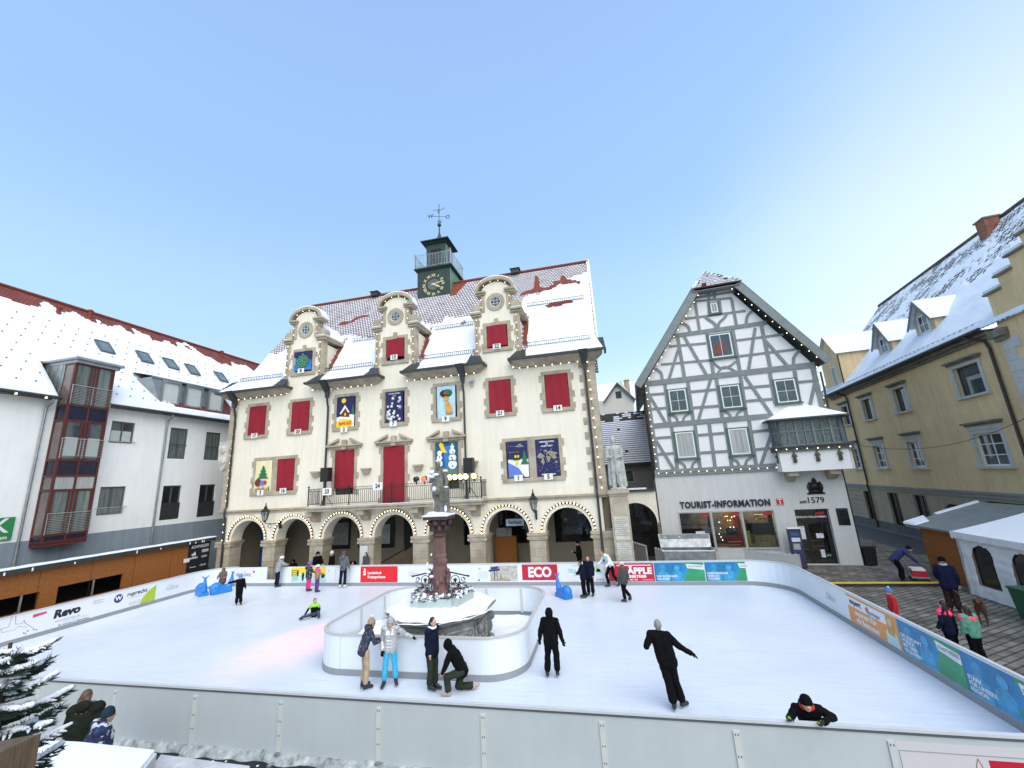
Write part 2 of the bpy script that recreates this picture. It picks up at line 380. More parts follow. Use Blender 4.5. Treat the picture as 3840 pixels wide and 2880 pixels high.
# wet asphalt lane running along the ochre house
YO = onz(3215, 1960); YF = Frame((YO.x, YO.y, 0), (-sin(.100760), -cos(.100760)))
g = MB(); q = [YF.w(-60, -.35, 0), YF.w(-60, -3.4, 0), YF.w(14.8, -3.0, 0), YF.w(15.4, -.35, 0)]
g.add([(a.x, a.y, -.014) for a in q], [(0, 1, 2, 3)]); tag(g.build('road', wet), kind='structure')
g = MB(); q = [YF.w(-60, -.002, 0), YF.w(-60, -.35, 0), YF.w(40, -.35, 0), YF.w(40, -.002, 0)]
g.prismz([(a.x, a.y) for a in q], -.02, .09); tag(g.build('pavement', mat('grey_pavement', (.13, .13, .125), .7, .3, 3, .3, 30)), kind='structure')
# ================================================================ TOWN HALL
TF = Frame((0, 23.6, 0), (1, 0))
th = thing('town_hall', 'cream town hall with arcade, three curved dormers, snowy roof and green clock turret', 'town hall', (0, 23.6, 0))
CX = [-23.25, -19.8, -16.33, -12.83, -9.3, -5.83, -2.36]
XL, XR = -25.2, -0.05
GL = -25.62
# --- arcade storey: piers, arches
b = MB(); T = .85; OR = 1.28; ZS = 2.5; N = 20
edges = [GL+.42]+[(CX[i]+CX[i+1])/2 for i in range(6)]+[-.42]
for i, c in enumerate(CX):
    x0, x1 = edges[i], edges[i+1]
    pts = [(c-OR*cos(pi*j/N), ZS+OR*sin(pi*j/N)) for j in range(N+1)]
    for y, fl in ((0, 0), (T, 1)):
        for j in range(N):
            (ax, az), (bx, bz) = pts[j], pts[j+1]
            q = [(ax, y, az), (bx, y, bz), (bx, y, 4.24), (ax, y, 4.24)]
            b.add(q, [(0, 1, 2, 3) if not fl else (3, 2, 1, 0)])
        b.add([(x0, y, ZS), (c-OR, y, ZS), (c-OR, y, 4.24), (x0, y, 4.24)], [(0, 1, 2, 3)])
        b.add([(c+OR, y, ZS), (x1, y, ZS), (x1, y, 4.24), (c+OR, y, 4.24)], [(0, 1, 2, 3)])
    for j in range(N):
        (ax, az), (bx, bz) = pts[j], pts[j+1]
        b.add([(ax, 0, az), (ax, T, az), (bx, T, bz), (bx, 0, bz)], [(0, 1, 2, 3)])
b.build('arcade_wall', cream, th)
for i in range(8):
    if i == 0: x0, x1 = GL+.1, CX[0]-OR
    elif i == 7: x0, x1 = CX[6]+OR, -.02
    else: x0, x1 = CX[i-1]+OR, CX[i]-OR
    p = MB().box(x0, x1, -.02, T+.02, 0, 2.12).build('pier', quoinm, th)
    c = MB()
    c.box(x0-.03, x1+.03, -.06, T+.06, 2.12, 2.2); c.box(x0-.1, x1+.1, -.13, T+.13, 2.36, 2.5); c.box(x0-.05, x1+.05, -.08, T+.08, 2.2, 2.36)
    for xx in (x0-.04, x1+.04):
        c.T = Matrix.Translation((xx, -.1, 2.24)) @ Matrix.Rotation(pi/2, 4, 'X'); c.lathe([(.085, -.03), (.085, .03)], k=12); c.T = None
    c.build('capital', stone, p)
# --- arcade interior
b = MB(); bw = 4.2
for i, c in enumerate(CX):
    x0, x1 = edges[i], edges[i+1]
ops = []
for i, c in enumerate(CX):
    if i in (1, 2): ops.append((c-1.5, c+1.3, 1.25, 3.3))
    elif i == 3: ops.append((c-.2, c+1.2, .02, 3.2)); ops.append((c-1.5, c-.8, 1.5, 3.3))
    elif i == 4: ops.append((c-.6, c+1.1, 1.3, 3.6))
    elif i == 5: ops.append((c-1.6, c+1.4, 1.35, 3.7))
    elif i == 6: ops.append((c-1.3, c+1.5, 1.35, 3.7))
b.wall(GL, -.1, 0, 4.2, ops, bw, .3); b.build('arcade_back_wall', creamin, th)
for o in ops: MB().box(o[0]-.01, o[1]+.01, bw+.2, bw+.24, o[2]-.01, o[3]+.01).build('arcade_window', glassD, th)
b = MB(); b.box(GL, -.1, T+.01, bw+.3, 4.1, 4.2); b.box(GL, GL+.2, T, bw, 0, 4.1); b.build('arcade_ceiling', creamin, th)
b = MB(); b.box(GL, -.05, 0, bw, -.019, .03); b.build('arcade_floor', stoneD, th)
b = MB(); b.T = Matrix.Translation((-7.6, 2.4, 0)); b.box(-.2, .2, -.2, .2, 0, 2.1); b.box(-.3, .3, -.3, .3, 2.1, 2.3); b.build('inner_column', stone, th)
# --- upper wall with window openings
ROW = [(c-.7, c+.7, 9.38, 11.42) for c in CX]
low = [(-23.03, -21.72, 5.55, 7.62), (-21.3, -19.98, 5.55, 7.62), (-17.0, -15.6, 5.1, 7.9), (-13.55, -12.1, 4.5, 7.9), (-10.05, -8.6, 5.1, 7.9), (-5.65, -4.3, 5.5, 7.62), (-3.88, -2.52, 5.5, 7.62)]
b = MB(); b.wall(XL, XR-.3, 4.24, 12.1, ROW+low, 0, .28); b.build('front_wall', cream, th)
for o in ROW+low: MB().box(o[0]-.01, o[1]+.01, .2, .23, o[2]-.01, o[3]+.01).build('window_glass', glassD, th)
b = MB(); b.box(XL+.02, XR-.32, .3, 10.8, 4.25, 12.3); b.build('core_wall', cream, th)
# stone surrounds with ears, one per window
def surround(ox0, ox1, oz0, oz1, fx=.19, ears=True, sill=True, top=.2, extra=None):
    s = MB(); y0 = -.035
    s.box(ox0-fx, ox0, y0, .02, oz0, oz1); s.box(ox1, ox1+fx, y0, .02, oz0, oz1); s.box(ox0-fx, ox1+fx, y0, .02, oz1, oz1+top)
    if extra: s.box(extra[0], extra[1], y0, .02, oz0, oz1)
    if ears:
        for e in (oz1-.42, (oz0+oz1)/2-.45, oz0-.05):
            h = .4 if e > oz0 else .32
            s.box(ox0-fx-.14, ox0-fx-.001, y0+.004, .02, e, e+h); s.box(ox1+fx+.001, ox1+fx+.14, y0+.004, .02, e, e+h)
    if sill: s.box(ox0-fx-.06, ox1+fx+.06, y0-.06, .02, oz0-.22, oz0-.002)
    return s
for o in ROW: surround(*o).build('window_surround', stone, th)
surround(-23.03, -19.98, 5.55, 7.62, extra=(-21.72, -21.3)).build('window_surround', stone, th)
surround(-5.65, -2.52, 5.5, 7.62, extra=(-4.3, -3.88)).build('window_surround', stone, th)
def pediment(s, c, z, hw):
    s.box(c-hw, c+hw, -.24, .02, z, z+.1); s.box(c-hw+.08, c+hw-.08, -.12, .02, z-.14, z-.002)
    s.box(c-.16, c+.16, -.2, .02, z-.2, z+.42)
    for g in (-1, 1):
        q = [(c+g*(hw+.02), z+.1), (c+g*.42, z+.52), (c+g*.42, z+.36), (c+g*(hw-.2), z+.1)]
        if g > 0: q = q[::-1]
        s.prism(q, -.24, .02)
for (o, c) in ((low[2], -16.3), (low[3], -12.83), (low[4], -9.33)):
    s = surround(*o, sill=False, top=.22); pediment(s, c, 8.12, 1.28); s.build('window_pediment', stone, th)
# string course, quoins, cornice corbels
b = MB(); b.box(GL-.05, -.0, -.16, .05, 4.36, 4.47); b.box(GL, -.05, -.09, .05, 4.24, 4.358); b.build('string_course', stone, th)
b = MB(); b.box(GL+.05, XL-.001, -.03, 10.9, 4.47, 12.0)
z = 4.47; k = 0
while z < 11.9:
    h = .42
    if k % 2: b.box(XL, XL+.22, -.028, .05, z, z+h)
    z += h; k += 1
b.build('corner_quoins', quoinm, th)
b = MB(); b.box(XR-.72, XR, -.03, 10.9, 4.47, 12.0)
z = 4.47; k = 0
while z < 11.9:
    if k % 2: b.box(XR-.94, XR-.721, -.028, .05, z, z+.42)
    z += .42; k += 1
b.build('corner_quoins', quoinm, th)
# side gable walls
b = MB()
for x0, x1 in ((GL+.3, GL+.6), (-.25, -.06)):
    b.T = Matrix(((0, 0, 0, 0),)*4); b.T = None
    pr = [(0.1, 12.0), (10.8, 12.0), (10.2, 13.7), (5.4, 21.2), (.6, 13.7)] if x0 > -5 else [(0.1, 12), (10.8, 12), (10.2, 13.5), (.6, 13.5)]
    b.add([(x0, a, c) for a, c in pr]+[(x1, a, c) for a, c in pr], [tuple(range(len(pr)-1, -1, -1)), tuple(range(len(pr), 2*len(pr)))]+[(i, (i+1) % len(pr), (i+1) % len(pr)+len(pr), i+len(pr)) for i in range(len(pr))])
b.build('gable_wall', cream, th)
b = MB(); b.add([(.12, .9, 13.6), (.34, .9, 13.6), (.34, 5.4, 21.5), (.12, 5.4, 21.5), (.12, .9, 12.6), (.34, .9, 12.6), (.34, 5.4, 20.6), (.12, 5.4, 20.6)],
    [(0, 1, 2, 3), (7, 6, 5, 4), (0, 4, 5, 1), (3, 2, 6, 7), (1, 5, 6, 2), (0, 3, 7, 4)]); b.build('verge', cream, th)
# --- roof
def roofz(y):   # height of roof surface at depth y (local)
    if y < .6: return 12.42+(y+.78)*(13.7-12.42)/1.38
    return 13.7+(y-.6)*(21.3-13.7)/4.8
def rl_x(y): return -26.15+(y+.78)*(1.05/1.38) if y < .6 else -25.1+(y-.6)*(1.15/4.8)
def rr_x(y): return .62-(y+.78)*.3 if y < .6 else .2
GAPS = [(c-1.42, c+1.42) for c in (CX[1], CX[3], CX[5])]
b = MB()
ys = [.05, .6, 5.4]
b.add([(rl_x(.6), .6, 13.7), (.2, .6, 13.7), (.2, 5.4, 21.3), (rl_x(5.4), 5.4, 21.3), (rl_x(.6), 10.2, 13.7), (.2, 10.2, 13.7)],
      [(0, 1, 2, 3), (3, 2, 5, 4), (0, 3, 4)])
for x0, x1 in ((None, GAPS[0][0]), (GAPS[0][1], GAPS[1][0]), (GAPS[1][1], GAPS[2][0]), (GAPS[2][1], None)):
    a0 = rl_x(.6) if x0 is None else x0; c0 = rl_x(-.78) if x0 is None else x0
    a1 = .2 if x1 is None else x1; c1 = .62 if x1 is None else x1
    b.add([(c0, -.78, 12.42), (c1, -.78, 12.42), (a1, .6, 13.7), (a0, .6, 13.7)], [(0, 1, 2, 3)])
b.build('roof', tilesTH, th)
MB().tube([(rl_x(5.4), 5.4, 21.32), (.25, 5.4, 21.32)], .13, 8).build('ridge_tiles', rededge, th)
# eaves: cove cornice, gutter, per segment; dormer side ends flare out
segs = [(-26.15, -21.2, 0, 1), (-18.42, -14.2, 1, 1), (-11.45, -7.2, 1, 1), (-4.45, .62, 1, 0)]
for x0, x1, fl, fr_ in segs:
    b = MB(); prof = [(0, 12.0), (-.12, 12.02), (-.3, 12.1), (-.5, 12.22), (-.66, 12.34), (-.7, 12.42)]
    prev = None
    for y, z in prof:
        e = -y*.75
        xa = x0-(e if fl else 0); xb = x1+(e if fr_ else 0)
        if fl == 0: xa = GL+.05-e if x0 < -20 else xa
        if fr_ == 0: xb = -.05+e
        cur = [(xa, y, z), (xb, y, z), (xa, .06, z), (xb, .06, z)]
        if prev: b.add(prev+cur, [(0, 1, 5, 4), (0, 4, 6, 2), (1, 3, 7, 5)])
        prev = cur
    b.add(prev, [(0, 1, 3, 2)]); b.build('cornice', stone, th)
    b = MB(); xa = x0-.62 if fl else x0-.05; xb = x1+.62 if fr_ else x1+.05
    b.box(xa, xb, -.86, -.72, 12.36, 12.5); b.box(xa-.02, xa+.1, -.72, .1, 12.36, 12.5); b.box(xb-.1, xb+.02, -.72, .1, 12.36, 12.5)
    b.add([(xa, -.8, 12.44), (xb, -.8, 12.44), (x1+.0, .4, 13.5), (x0, .4, 13.5)], [(0, 1, 2, 3)])
    b.build('gutter', gut, th)

def snowsheet(parent, fxy, nx, ny, keep, thick=.09, name='roof_snow', m=None, jit=.02, nrm=Vector((0, -.55, .83))):
    """snow lying on a surface: grid of u,v in 0..1, cells kept where keep(u,v,p) holds, with a lifted lumpy top and rounded borders"""
    K = [[False]*ny for _ in range(nx)]; P = {}
    for i in range(nx+1):
        for j in range(ny+1): P[i, j] = Vector(fxy(i/nx, j/ny))
    for i in range(nx):
        for j in range(ny): K[i][j] = keep((i+.5)/nx, (j+.5)/ny, (P[i, j]+P[i+1, j+1])/2)
    def full(i, j):
        return all(0 <= a < nx and 0 <= c < ny and K[a][c] for a in (i-1, i) for c in (j-1, j))
    idx = {}; v = []; f = []
    for (i, j), p in P.items():
        lift = thick*(1+.5*noise.noise(p*1.3)) if full(i, j) else .012
        jx = Vector((noise.noise(p*3.1)*.5, noise.noise(p*2.7+Vector((5, 0, 0)))*.3, 0))*jit*8 if not full(i, j) and 0 < i < nx and 0 < j < ny else Vector((0, 0, 0))
        idx[i, j] = len(v); v.append(p+nrm*lift+jx*.35)
    for i in range(nx):
        for j in range(ny):
            if K[i][j]: f.append((idx[i, j], idx[i+1, j], idx[i+1, j+1], idx[i, j+1]))
    b = MB(); b.add(v, f); return tag(b.build(name, m or snow, parent, True), kind='stuff')
def inpoly(x, z, pg):
    c = False; n = len(pg)
    for i in range(n):
        (x0, z0), (x1, z1) = pg[i], pg[(i+1) % n]
        if (z0 > z) != (z1 > z) and x < (x1-x0)*(z-z0)/(z1-z0)+x0: c = not c
    return c
def onroof(pt):     # where a sight line meets the roof slope
    y = 3.0
    for _ in range(30):
        q = ony(*pt, 23.6+y); z = q.z; yn = .6+(z-13.7)/1.5833; y += .5*(yn-y)*-1 if 0 else 0
        # the ray rises slower than the roof: bisect
        break
    lo, hi = .6, 5.4
    for _ in range(30):
        y = (lo+hi)/2; q = ony(*pt, 23.6+y)
        if q.z > 13.7+(y-.6)*1.5833: lo = y
        else: hi = y
    return (q.x, q.z)
def rough(pg):
    out = []
    for i in range(len(pg)):
        a, c = Vector(pg[i]), Vector(pg[(i+1) % len(pg)]); L = (c-a).length; k = max(1, int(L/.09))
        for j in range(k):
            q = a.lerp(c, j/k); out.append((q.x+.07*noise.noise(Vector((q.x*6, q.y*6, 1))), q.y+.10*noise.noise(Vector((q.x*6, q.y*6, 8)))))
    return out
PATCH = [[onroof(r2(*a)) for a in pl] for pl in (
    [(1050, 590), (1075, 598), (1090, 680), (1150, 682), (1200, 650), (1222, 672), (1150, 708), (1060, 716), (985, 732), (925, 755), (955, 718), (1042, 690)],
    [(1190, 636), (1250, 622), (1246, 590), (1278, 590), (1305, 618), (1405, 638), (1405, 650), (1310, 650), (1280, 655), (1200, 664)],
    [(1115, 832), (1180, 798), (1300, 780), (1352, 782), (1335, 804), (1240, 824), (1150, 836)])] + [[onroof(r1(*a)) for a in pl] for pl in (
    [(1005, 974), (1040, 948), (1110, 945), (1150, 912), (1210, 896), (1275, 902), (1180, 918), (1130, 950), (1060, 972)],)]
PATCH = [rough(q) for q in PATCH]
def thr(p):
    ndep = noise.noise(Vector((p.x*.35, p.y*.9, 0)))*1.0+noise.noise(Vector((p.x*1.3, p.y*1.7, 3)))*.45
    lim = 16.5+max(0, (p.x+6)*.62)
    if p.z > lim+ndep*1.3: return False
    return True
def keepTH(u, v, p):
    for g in GAPS:
        if g[0]-.1 < p.x < g[1]+.1 and p.y < 2.2: return False
        # valley strips of bare red tiles beside the dormers
        if g[1] < p.x < g[1]+.28+.1*noise.noise(p*2) and p.y < 2.4: return False
        if g[0]-.1 < p.x < g[0] and p.y < 2.4: return False
        if g[0]-.4 < p.x < g[1]+.4 and p.z < 13.8: return False
    if -13.9 < p.x < -10.2 and p.z > 18.6: return False
    for pg in PATCH:
        if inpoly(p.x, p.z, pg): return False
    return thr(p) and p.z < 20.7
snowsheet(th, lambda u, v: ((lambda y: (rl_x(y)+.05+(rr_x(y)-rl_x(y)-.1)*u, y, roofz(y)))(-.74+v*6.1)), 200, 56, keepTH, .1)
# bare red patches under the slipped snow
b = MB()
for pg in PATCH:
    MB().add([(x, .6+(z-13.7)/1.5833-.012, z+.012) for x, z in pg], [tuple(range(len(pg)))]).build('bare_tile_patch', rededge, th)
b.add([(-10.62, 4.4, 19.75), (-10.1, 4.4, 19.75), (-9.4, 5.38, 21.3), (-10.62, 5.38, 21.3), ], [(0, 1, 2, 3)])
b.build('bare_tile_patch', rededge, th)
# snow guards
def guard(x0, x1, z):
    y = .6+(z-13.7)/1.583 if z > 13.7 else -.78+(z-12.42)/.928
    b = MB(); b.tube([(x0, y-.12, z+.12), (x1, y-.12, z+.12)], .018, 5); b.tube([(x0, y-.12, z+.34), (x1, y-.12, z+.34)], .018, 5)
    n = int((x1-x0)/.13)
    for i in range(n+1):
        x = x0+(x1-x0)*i/n; b.box(x-.012, x+.012, y-.135, y-.11, z+.12, z+.34)
    b.build('snow_guard', gut, th)
guard(-25.0, -21.5, 13.25); guard(-18.1, -14.5, 13.25); guard(-11.1, -7.6, 13.25); guard(-4.1, -.1, 13.25)
guard(-17.3, -14.6, 15.9); guard(-10.8, -7.9, 15.95); guard(-4.2, -.3, 17.0)
# --- dormers (curved gables flush with the front wall)
def dormer(c):
    d = MB()
    ops = [(c-.68, c+.68, 13.5, 15.0)]
    d.wall(c-1.2, c+1.2, 12.1, 15.9, ops, 0, .28); d.box(c-1.2, c+1.2, .29, .35, 12.2, 15.9)
    # upper part with round arch
    pts = [(c-.95, 15.9), (c+.95, 15.9), (c+.95, 17.3)]+[(c+.95*cos(pi*j/12), 17.3+.72*sin(pi*j/12)) for j in range(1, 12)]+[(c-.95, 17.3)]
    d.prism(pts, 0, .6)
    # cheeks of the dormer
    for g in (-1, 1):
        x = c+g*1.36
        d.add([(x, .06, 12.6), (x, 1.75, 15.5), (x, .06, 15.5)], [(0, 1, 2)])
    o = d.build('gable_dormer', cream, th)
    p = MB()
    for g in (-1, 1):
        xa, xb = sorted((c+g*1.2, c+g*1.45)); p.box(xa, xb, -.03, .5, 12.1, 15.72)
        for q in range(4):
            za = 12.5+q*.85; xa2, xb2 = sorted((c+g*1.1, c+g*1.199)); p.box(xa2, xb2, -.028, .02, za, za+.42)
        xa, xb = sorted((c+g*.72, c+g*.97)); p.box(xa, xb, -.045, .5, 16.0, 17.25)
        # shoulder cornice returning over the cheek, scroll, cap
        xa, xb = sorted((c+g*.95, c+g*1.72)); p.box(xa, xb, -.22, 1.95, 15.86, 15.98); p.box(xa+(.08 if g < 0 else 0), xb-(.08 if g > 0 else 0), -.13, 1.9, 15.72, 15.858)
        p.T = Matrix.Translation((c+g*1.32, .2, 16.27)) @ Matrix.Rotation(pi/2, 4, 'X'); p.lathe([(.02, -.3), (.3, -.3), (.33, -.2), (.33, .2), (.3, .3), (.02, .3)], k=18); p.T = None
        p.prism(sorted([(c+g*.97, 16.0), (c+g*1.5, 16.0), (c+g*.97, 16.75)], key=lambda a: a[0]) if g > 0 else [(c-1.5, 16.0), (c-.97, 16.0), (c-.97, 16.75)], -.02, .4)
        xa, xb = sorted((c+g*.62, c+g*1.33)); p.box(xa, xb, -.2, .62, 17.28, 17.4); p.box(xa+.05, xb-.05, -.12, .6, 17.16, 17.278)
    n = 20   # curved pediment
    for j in range(n):
        a0, a1 = pi*j/n, pi*(j+1)/n
        i0, i1 = (1.12, .70), (1.3, .9)
        q = [(c+i0[0]*cos(a), 17.41+i0[1]*sin(a)) for a in (a0, a1)]; w_ = [(c+i1[0]*cos(a), 17.41+i1[1]*sin(a)) for a in (a0, a1)]
        p.prism([q[0], w_[0], w_[1], q[1]], -.2, .62)
    # window surround and oculus ring
    p.box(c-.9, c-.68, -.035, .02, 13.5, 15.0); p.box(c+.68, c+.9, -.035, .02, 13.5, 15.0); p.box(c-.9, c+.9, -.035, .02, 15.0, 15.22); p.box(c-.13, c+.13, -.08, .02, 15.0, 15.45)
    p.box(c-.98, c+.98, -.09, .02, 13.26, 13.498)
    for e in (13.5, 14.5):
        p.box(c-1.05, c-.901, -.03, .02, e, e+.35); p.box(c+.901, c+1.05, -.03, .02, e, e+.35)
    for j in range(24):
        a0, a1 = 2*pi*j/24, 2*pi*(j+1)/24
        q = [(c+.36*cos(a), 16.6+.36*sin(a)) for a in (a0, a1)]; w_ = [(c+.6*cos(a), 16.6+.6*sin(a)) for a in (a0, a1)]
        p.prism([q[0], w_[0], w_[1], q[1]], -.06, .02)
    p.build('dormer_stonework', stone, o)
    wv = MB()
    for j in range(24):
        a0, a1 = 2*pi*j/24, 2*pi*(j+1)/24
        q = [(c+.31*cos(a), 16.6+.31*sin(a)) for a in (a0, a1)]; w_ = [(c+.36*cos(a), 16.6+.36*sin(a)) for a in (a0, a1)]
        wv.prism([q[0], w_[0], w_[1], q[1]], -.03, .02)
    for q in (-.11, .11): wv.box(c+q-.013, c+q+.013, -.022, .01, 16.32, 16.88); wv.box(c-.3, c+.3, -.024, .008, 16.6+q-.013, 16.6+q+.013)
    fo = wv.build('round_window', mat('dormer_window_frame', (.6, .63, .66), .5), o)
    wv = MB(); wv.T = Matrix.Translation((c, -.004, 16.6)) @ Matrix.Rotation(pi/2, 4, 'X'); wv.lathe([(.33, -.003), (.33, .003)], k=24); wv.build('pane', glass, fo)
    MB().box(c-.7, c+.7, .2, .22, 13.48, 15.02).build('window_glass', glassD, o)
    # roof of the dormer running back, with snow
    r = MB()
    n = 10
    sec = [(-1.5, 15.98), (-1.3, 16.35), (-.95, 16.9), (-.5, 17.35), (0, 17.55), (.5, 17.35), (.95, 16.9), (1.3, 16.35), (1.5, 15.98)]
    for j in range(len(sec)-1):
        (xa, za), (xb, zb) = sec[j], sec[j+1]
        ya, yb = .6+(za-13.7)/1.583+.05, .6+(zb-13.7)/1.583+.05
        r.add([(c+xa, .3, za), (c+xb, .3, zb), (c+xb, yb, zb), (c+xa, ya, za)], [(0, 1, 2, 3)])
    r.build('dormer_roof', rededge, o)
    r = MB(); r.T = Matrix.Translation((0, 0, .06))
    for j in range(len(sec)-1):
        (xa, za), (xb, zb) = sec[j], sec[j+1]
        ya, yb = .6+(za-13.7)/1.583-.05, .6+(zb-13.7)/1.583-.05
        r.add([(c+xa, .45, za), (c+xb, .45, zb), (c+xb, yb, zb), (c+xa, ya, za)], [(0, 1, 2, 3)])
    r.T = None
    n = 16
    for j in range(n):
        a0, a1 = pi*j/n, pi*(j+1)/n
        q = [(c+1.31*cos(a), 17.41+.91*sin(a)) for a in (a0, a1)]; w_ = [(c+1.33*cos(a), 17.43+.98*sin(a)) for a in (a0, a1)]
        r.prism([q[0], w_[0], w_[1], q[1]], -.14, .62)
    for g in (-1, 1):
        xa, xb = sorted((c+g*1.0, c+g*1.7)); r.box(xa, xb, -.2, 1.9, 15.985, 16.03)
        xa, xb = sorted((c+g*1.1, c+g*1.32)); r.box(xa, xb, -.18, .6, 17.402, 17.44)
    r.build('dormer_snow', snow, o, False)
    r = MB()
    for g in (1,):
        x = c+g*1.47
        r.add([(x, .0, 12.75), (x+.34, .0, 12.85), (x+.3, 1.85, 15.75), (x, 1.85, 15.75)], [(0, 1, 2, 3)])
        r.add([(x, .0, 12.5), (x+.34, .0, 12.6), (x+.34, .0, 12.85), (x, 0, 12.75)], [(0, 1, 2, 3)])
    r.build('valley_tiles', rededge, o)
for c in (CX[1], CX[3], CX[5]): dormer(c)
# --- clock turret
tx, ty = -12.02, 6.0
t = MB(); t.box(tx-1.4, tx+1.4, ty-1.4, ty+1.4, 19.4, 22.45)
tw = t.build('clock_turret', copper, th)
for i in range(9):
    pass
t = MB()
for i in range(10):
    y = ty-1.3+i*.289
    t.box(tx+1.401, tx+1.43, y, y+.03, 19.5, 22.4)
t.box(tx+1.401, tx+1.41, ty-1.36, ty+1.36, 19.5, 22.42); t.build('green_side_sheet', copperL, tw)
t = MB(); t.box(tx-1.62, tx+1.62, ty-1.62, ty+1.62, 22.5, 22.6); t.box(tx-1.5, tx+1.5, ty-1.5, ty+1.5, 22.4, 22.499)
t.hexa([(tx-1.62, ty-1.62, 22.601), (tx+1.62, ty-1.62, 22.601), (tx+1.62, ty+1.62, 22.601), (tx-1.62, ty+1.62, 22.601)], [(tx-.95, ty-.95, 22.85), (tx+.95, ty-.95, 22.85), (tx+.95, ty+.95, 22.85), (tx-.95, ty+.95, 22.85)])
t.build('turret_ledge', copper, tw)
t = MB(); t.box(tx-.85, tx+.85, ty-.85, ty+.85, 22.8, 25.1); lt = t.build('lantern_stage', copper, tw)
t = MB(); t.box(tx+.851, tx+.86, ty-.8, ty+.8, 22.85, 25.05); t.build('green_side_sheet', copperL, lt)
t = MB()
t.box(tx-.42, tx+.42, ty-.9, ty-.851, 23.1, 24.6)
for i in range(8): t.box(tx-.42, tx+.42, ty-.94, ty-.89, 23.15+i*.18, 23.23+i*.18)
t.box(tx+.861, tx+.9, ty-.4, ty+.4, 23.1, 24.6); t.build('louvre', black, lt)
t = MB(); e = 1.22
t.box(tx-e, tx+e, ty-e, ty+e, 25.25, 25.33); t.box(tx-1.0, tx+1.0, ty-1.0, ty+1.0, 25.1, 25.249)
t.hexa([(tx-e, ty-e, 25.331), (tx+e, ty-e, 25.331), (tx+e, ty+e, 25.331), (tx-e, ty+e, 25.331)], [(tx-.3, ty-.3, 25.95), (tx+.3, ty-.3, 25.95), (tx+.3, ty+.3, 25.95), (tx-.3, ty+.3, 25.95)])
t.lathe([(.32, 25.93), (.16, 26.25), (.07, 26.6), (.05, 27.3)], (tx, ty, 0), 12); t.ell((tx, ty, 27.4), .17); t.build('turret_roof', copper, tw, False)
t = MB(); t.add([(tx-e+.1, ty-e+.1, 25.37), (tx+.6, ty-e+.1, 25.37), (tx+.3, ty-.32, 25.92), (tx-.3, ty-.32, 25.97), (tx-.33, ty+.25, 25.94), (tx-e+.1, ty+.6, 25.37)], [(0, 1, 2, 3), (0, 3, 4, 5)]); t.build('turret_snow', snow, tw)
t = MB(); zc = 28.25
t.tube([(tx, ty, 27.5), (tx, ty, 29.4)], .022, 6); t.ell((tx, ty, 29.4), (.04, .04, .1))
for a in (20, 110, 200, 290):
    a = R(a); t.tube([(tx, ty, zc), (tx+.62*cos(a), ty+.62*sin(a), zc)], .018, 5)
t.tube([(tx-.55, ty, 28.9), (tx-.4, ty, 29.02), (tx-.2, ty, 28.86), (tx, ty, 28.95), (tx+.3, ty, 28.88), (tx+.55, ty, 29.05)], .02, 5)
wv_ = t.build('weather_vane', iron, tw)
for a, l in ((20, 'O'), (110, 'N'), (200, 'W'), (290, 'S')):
    text(wv_, l, .5, iron, (tx+.75*cos(R(a)), ty+.75*sin(R(a)), zc-.02), ext=.01, bold=.004)
t = MB(); e = 1.55
for z in (22.72, 23.78):
    t.tube([(tx-e, ty-e, z), (tx+e, ty-e, z), (tx+e, ty+e, z), (tx-e, ty+e, z), (tx-e, ty-e, z)], .022, 5)
for i in range(24):
    q = -e+2*e*i/24
    for a in ((tx+q, ty-e), (tx+e, ty+q), (tx-e, ty+q)): t.box(a[0]-.011, a[0]+.011, a[1]-.011, a[1]+.011, 22.62, 23.78)
for sx in (-1, 1): t.box(tx+sx*e-.03, tx+sx*e+.03, ty-e-.03, ty-e+.03, 22.6, 23.9); t.ell((tx+sx*e, ty-e, 23.95), .05)
t.build('turret_railing', steel, tw)
gold = mat('gilded', (.75, .62, .32), .4, metal=.2)
ck = MB(); ck.T = Matrix.Translation((tx-.0, ty-1.42, 21.05)) @ Matrix.Rotation(pi/2, 4, 'X'); ck.lathe([(.5, -.01), (.5, .02)], k=28)
ck = ck.build('clock_face', mat('grey_dial', (.10, .12, .12), .5, .3, 3), tw)
for i, nme in enumerate(['XII', 'I', 'II', 'III', 'IIII', 'V', 'VI', 'VII', 'VIII', 'IX', 'X', 'XI']):
    a = pi/2-2*pi*i/12; text(ck, nme, .34, gold, (tx+.8*cos(a), ty-1.425, 21.05+.8*sin(a)), rot=(pi/2, pi/2-a, 0), ext=.01, bold=.008, sx=.8 if len(nme) > 2 else 1, name='numeral')
h = MB(); h.bar((tx-.2, 21.05-.03), (tx+.86, 21.05+.2), .05, ty-1.48, ty-1.455, .09); h.build('minute_hand', gold, ck)
h = MB(); h.bar((tx-.12, 21.05+.08), (tx+.55, 21.05-.3), .07, ty-1.5, ty-1.485, .13); h.ell((tx, ty-1.49, 21.05), (.08, .02, .08)); h.build('hour_hand', gold, ck)
# roof ventilators on ridge
for x in (-17.6, -5.4):
    MB().box(x-.3, x+.3, 5.0, 5.6, 21.2, 21.55).hexa([(x-.4, 4.9, 21.55), (x+.4, 4.9, 21.55), (x+.4, 5.7, 21.55), (x-.4, 5.7, 21.55)], [(x-.2, 5.2, 21.7), (x+.2, 5.2, 21.7), (x+.2, 5.4, 21.7), (x-.2, 5.4, 21.7)]).build('roof_vent', gut, th)
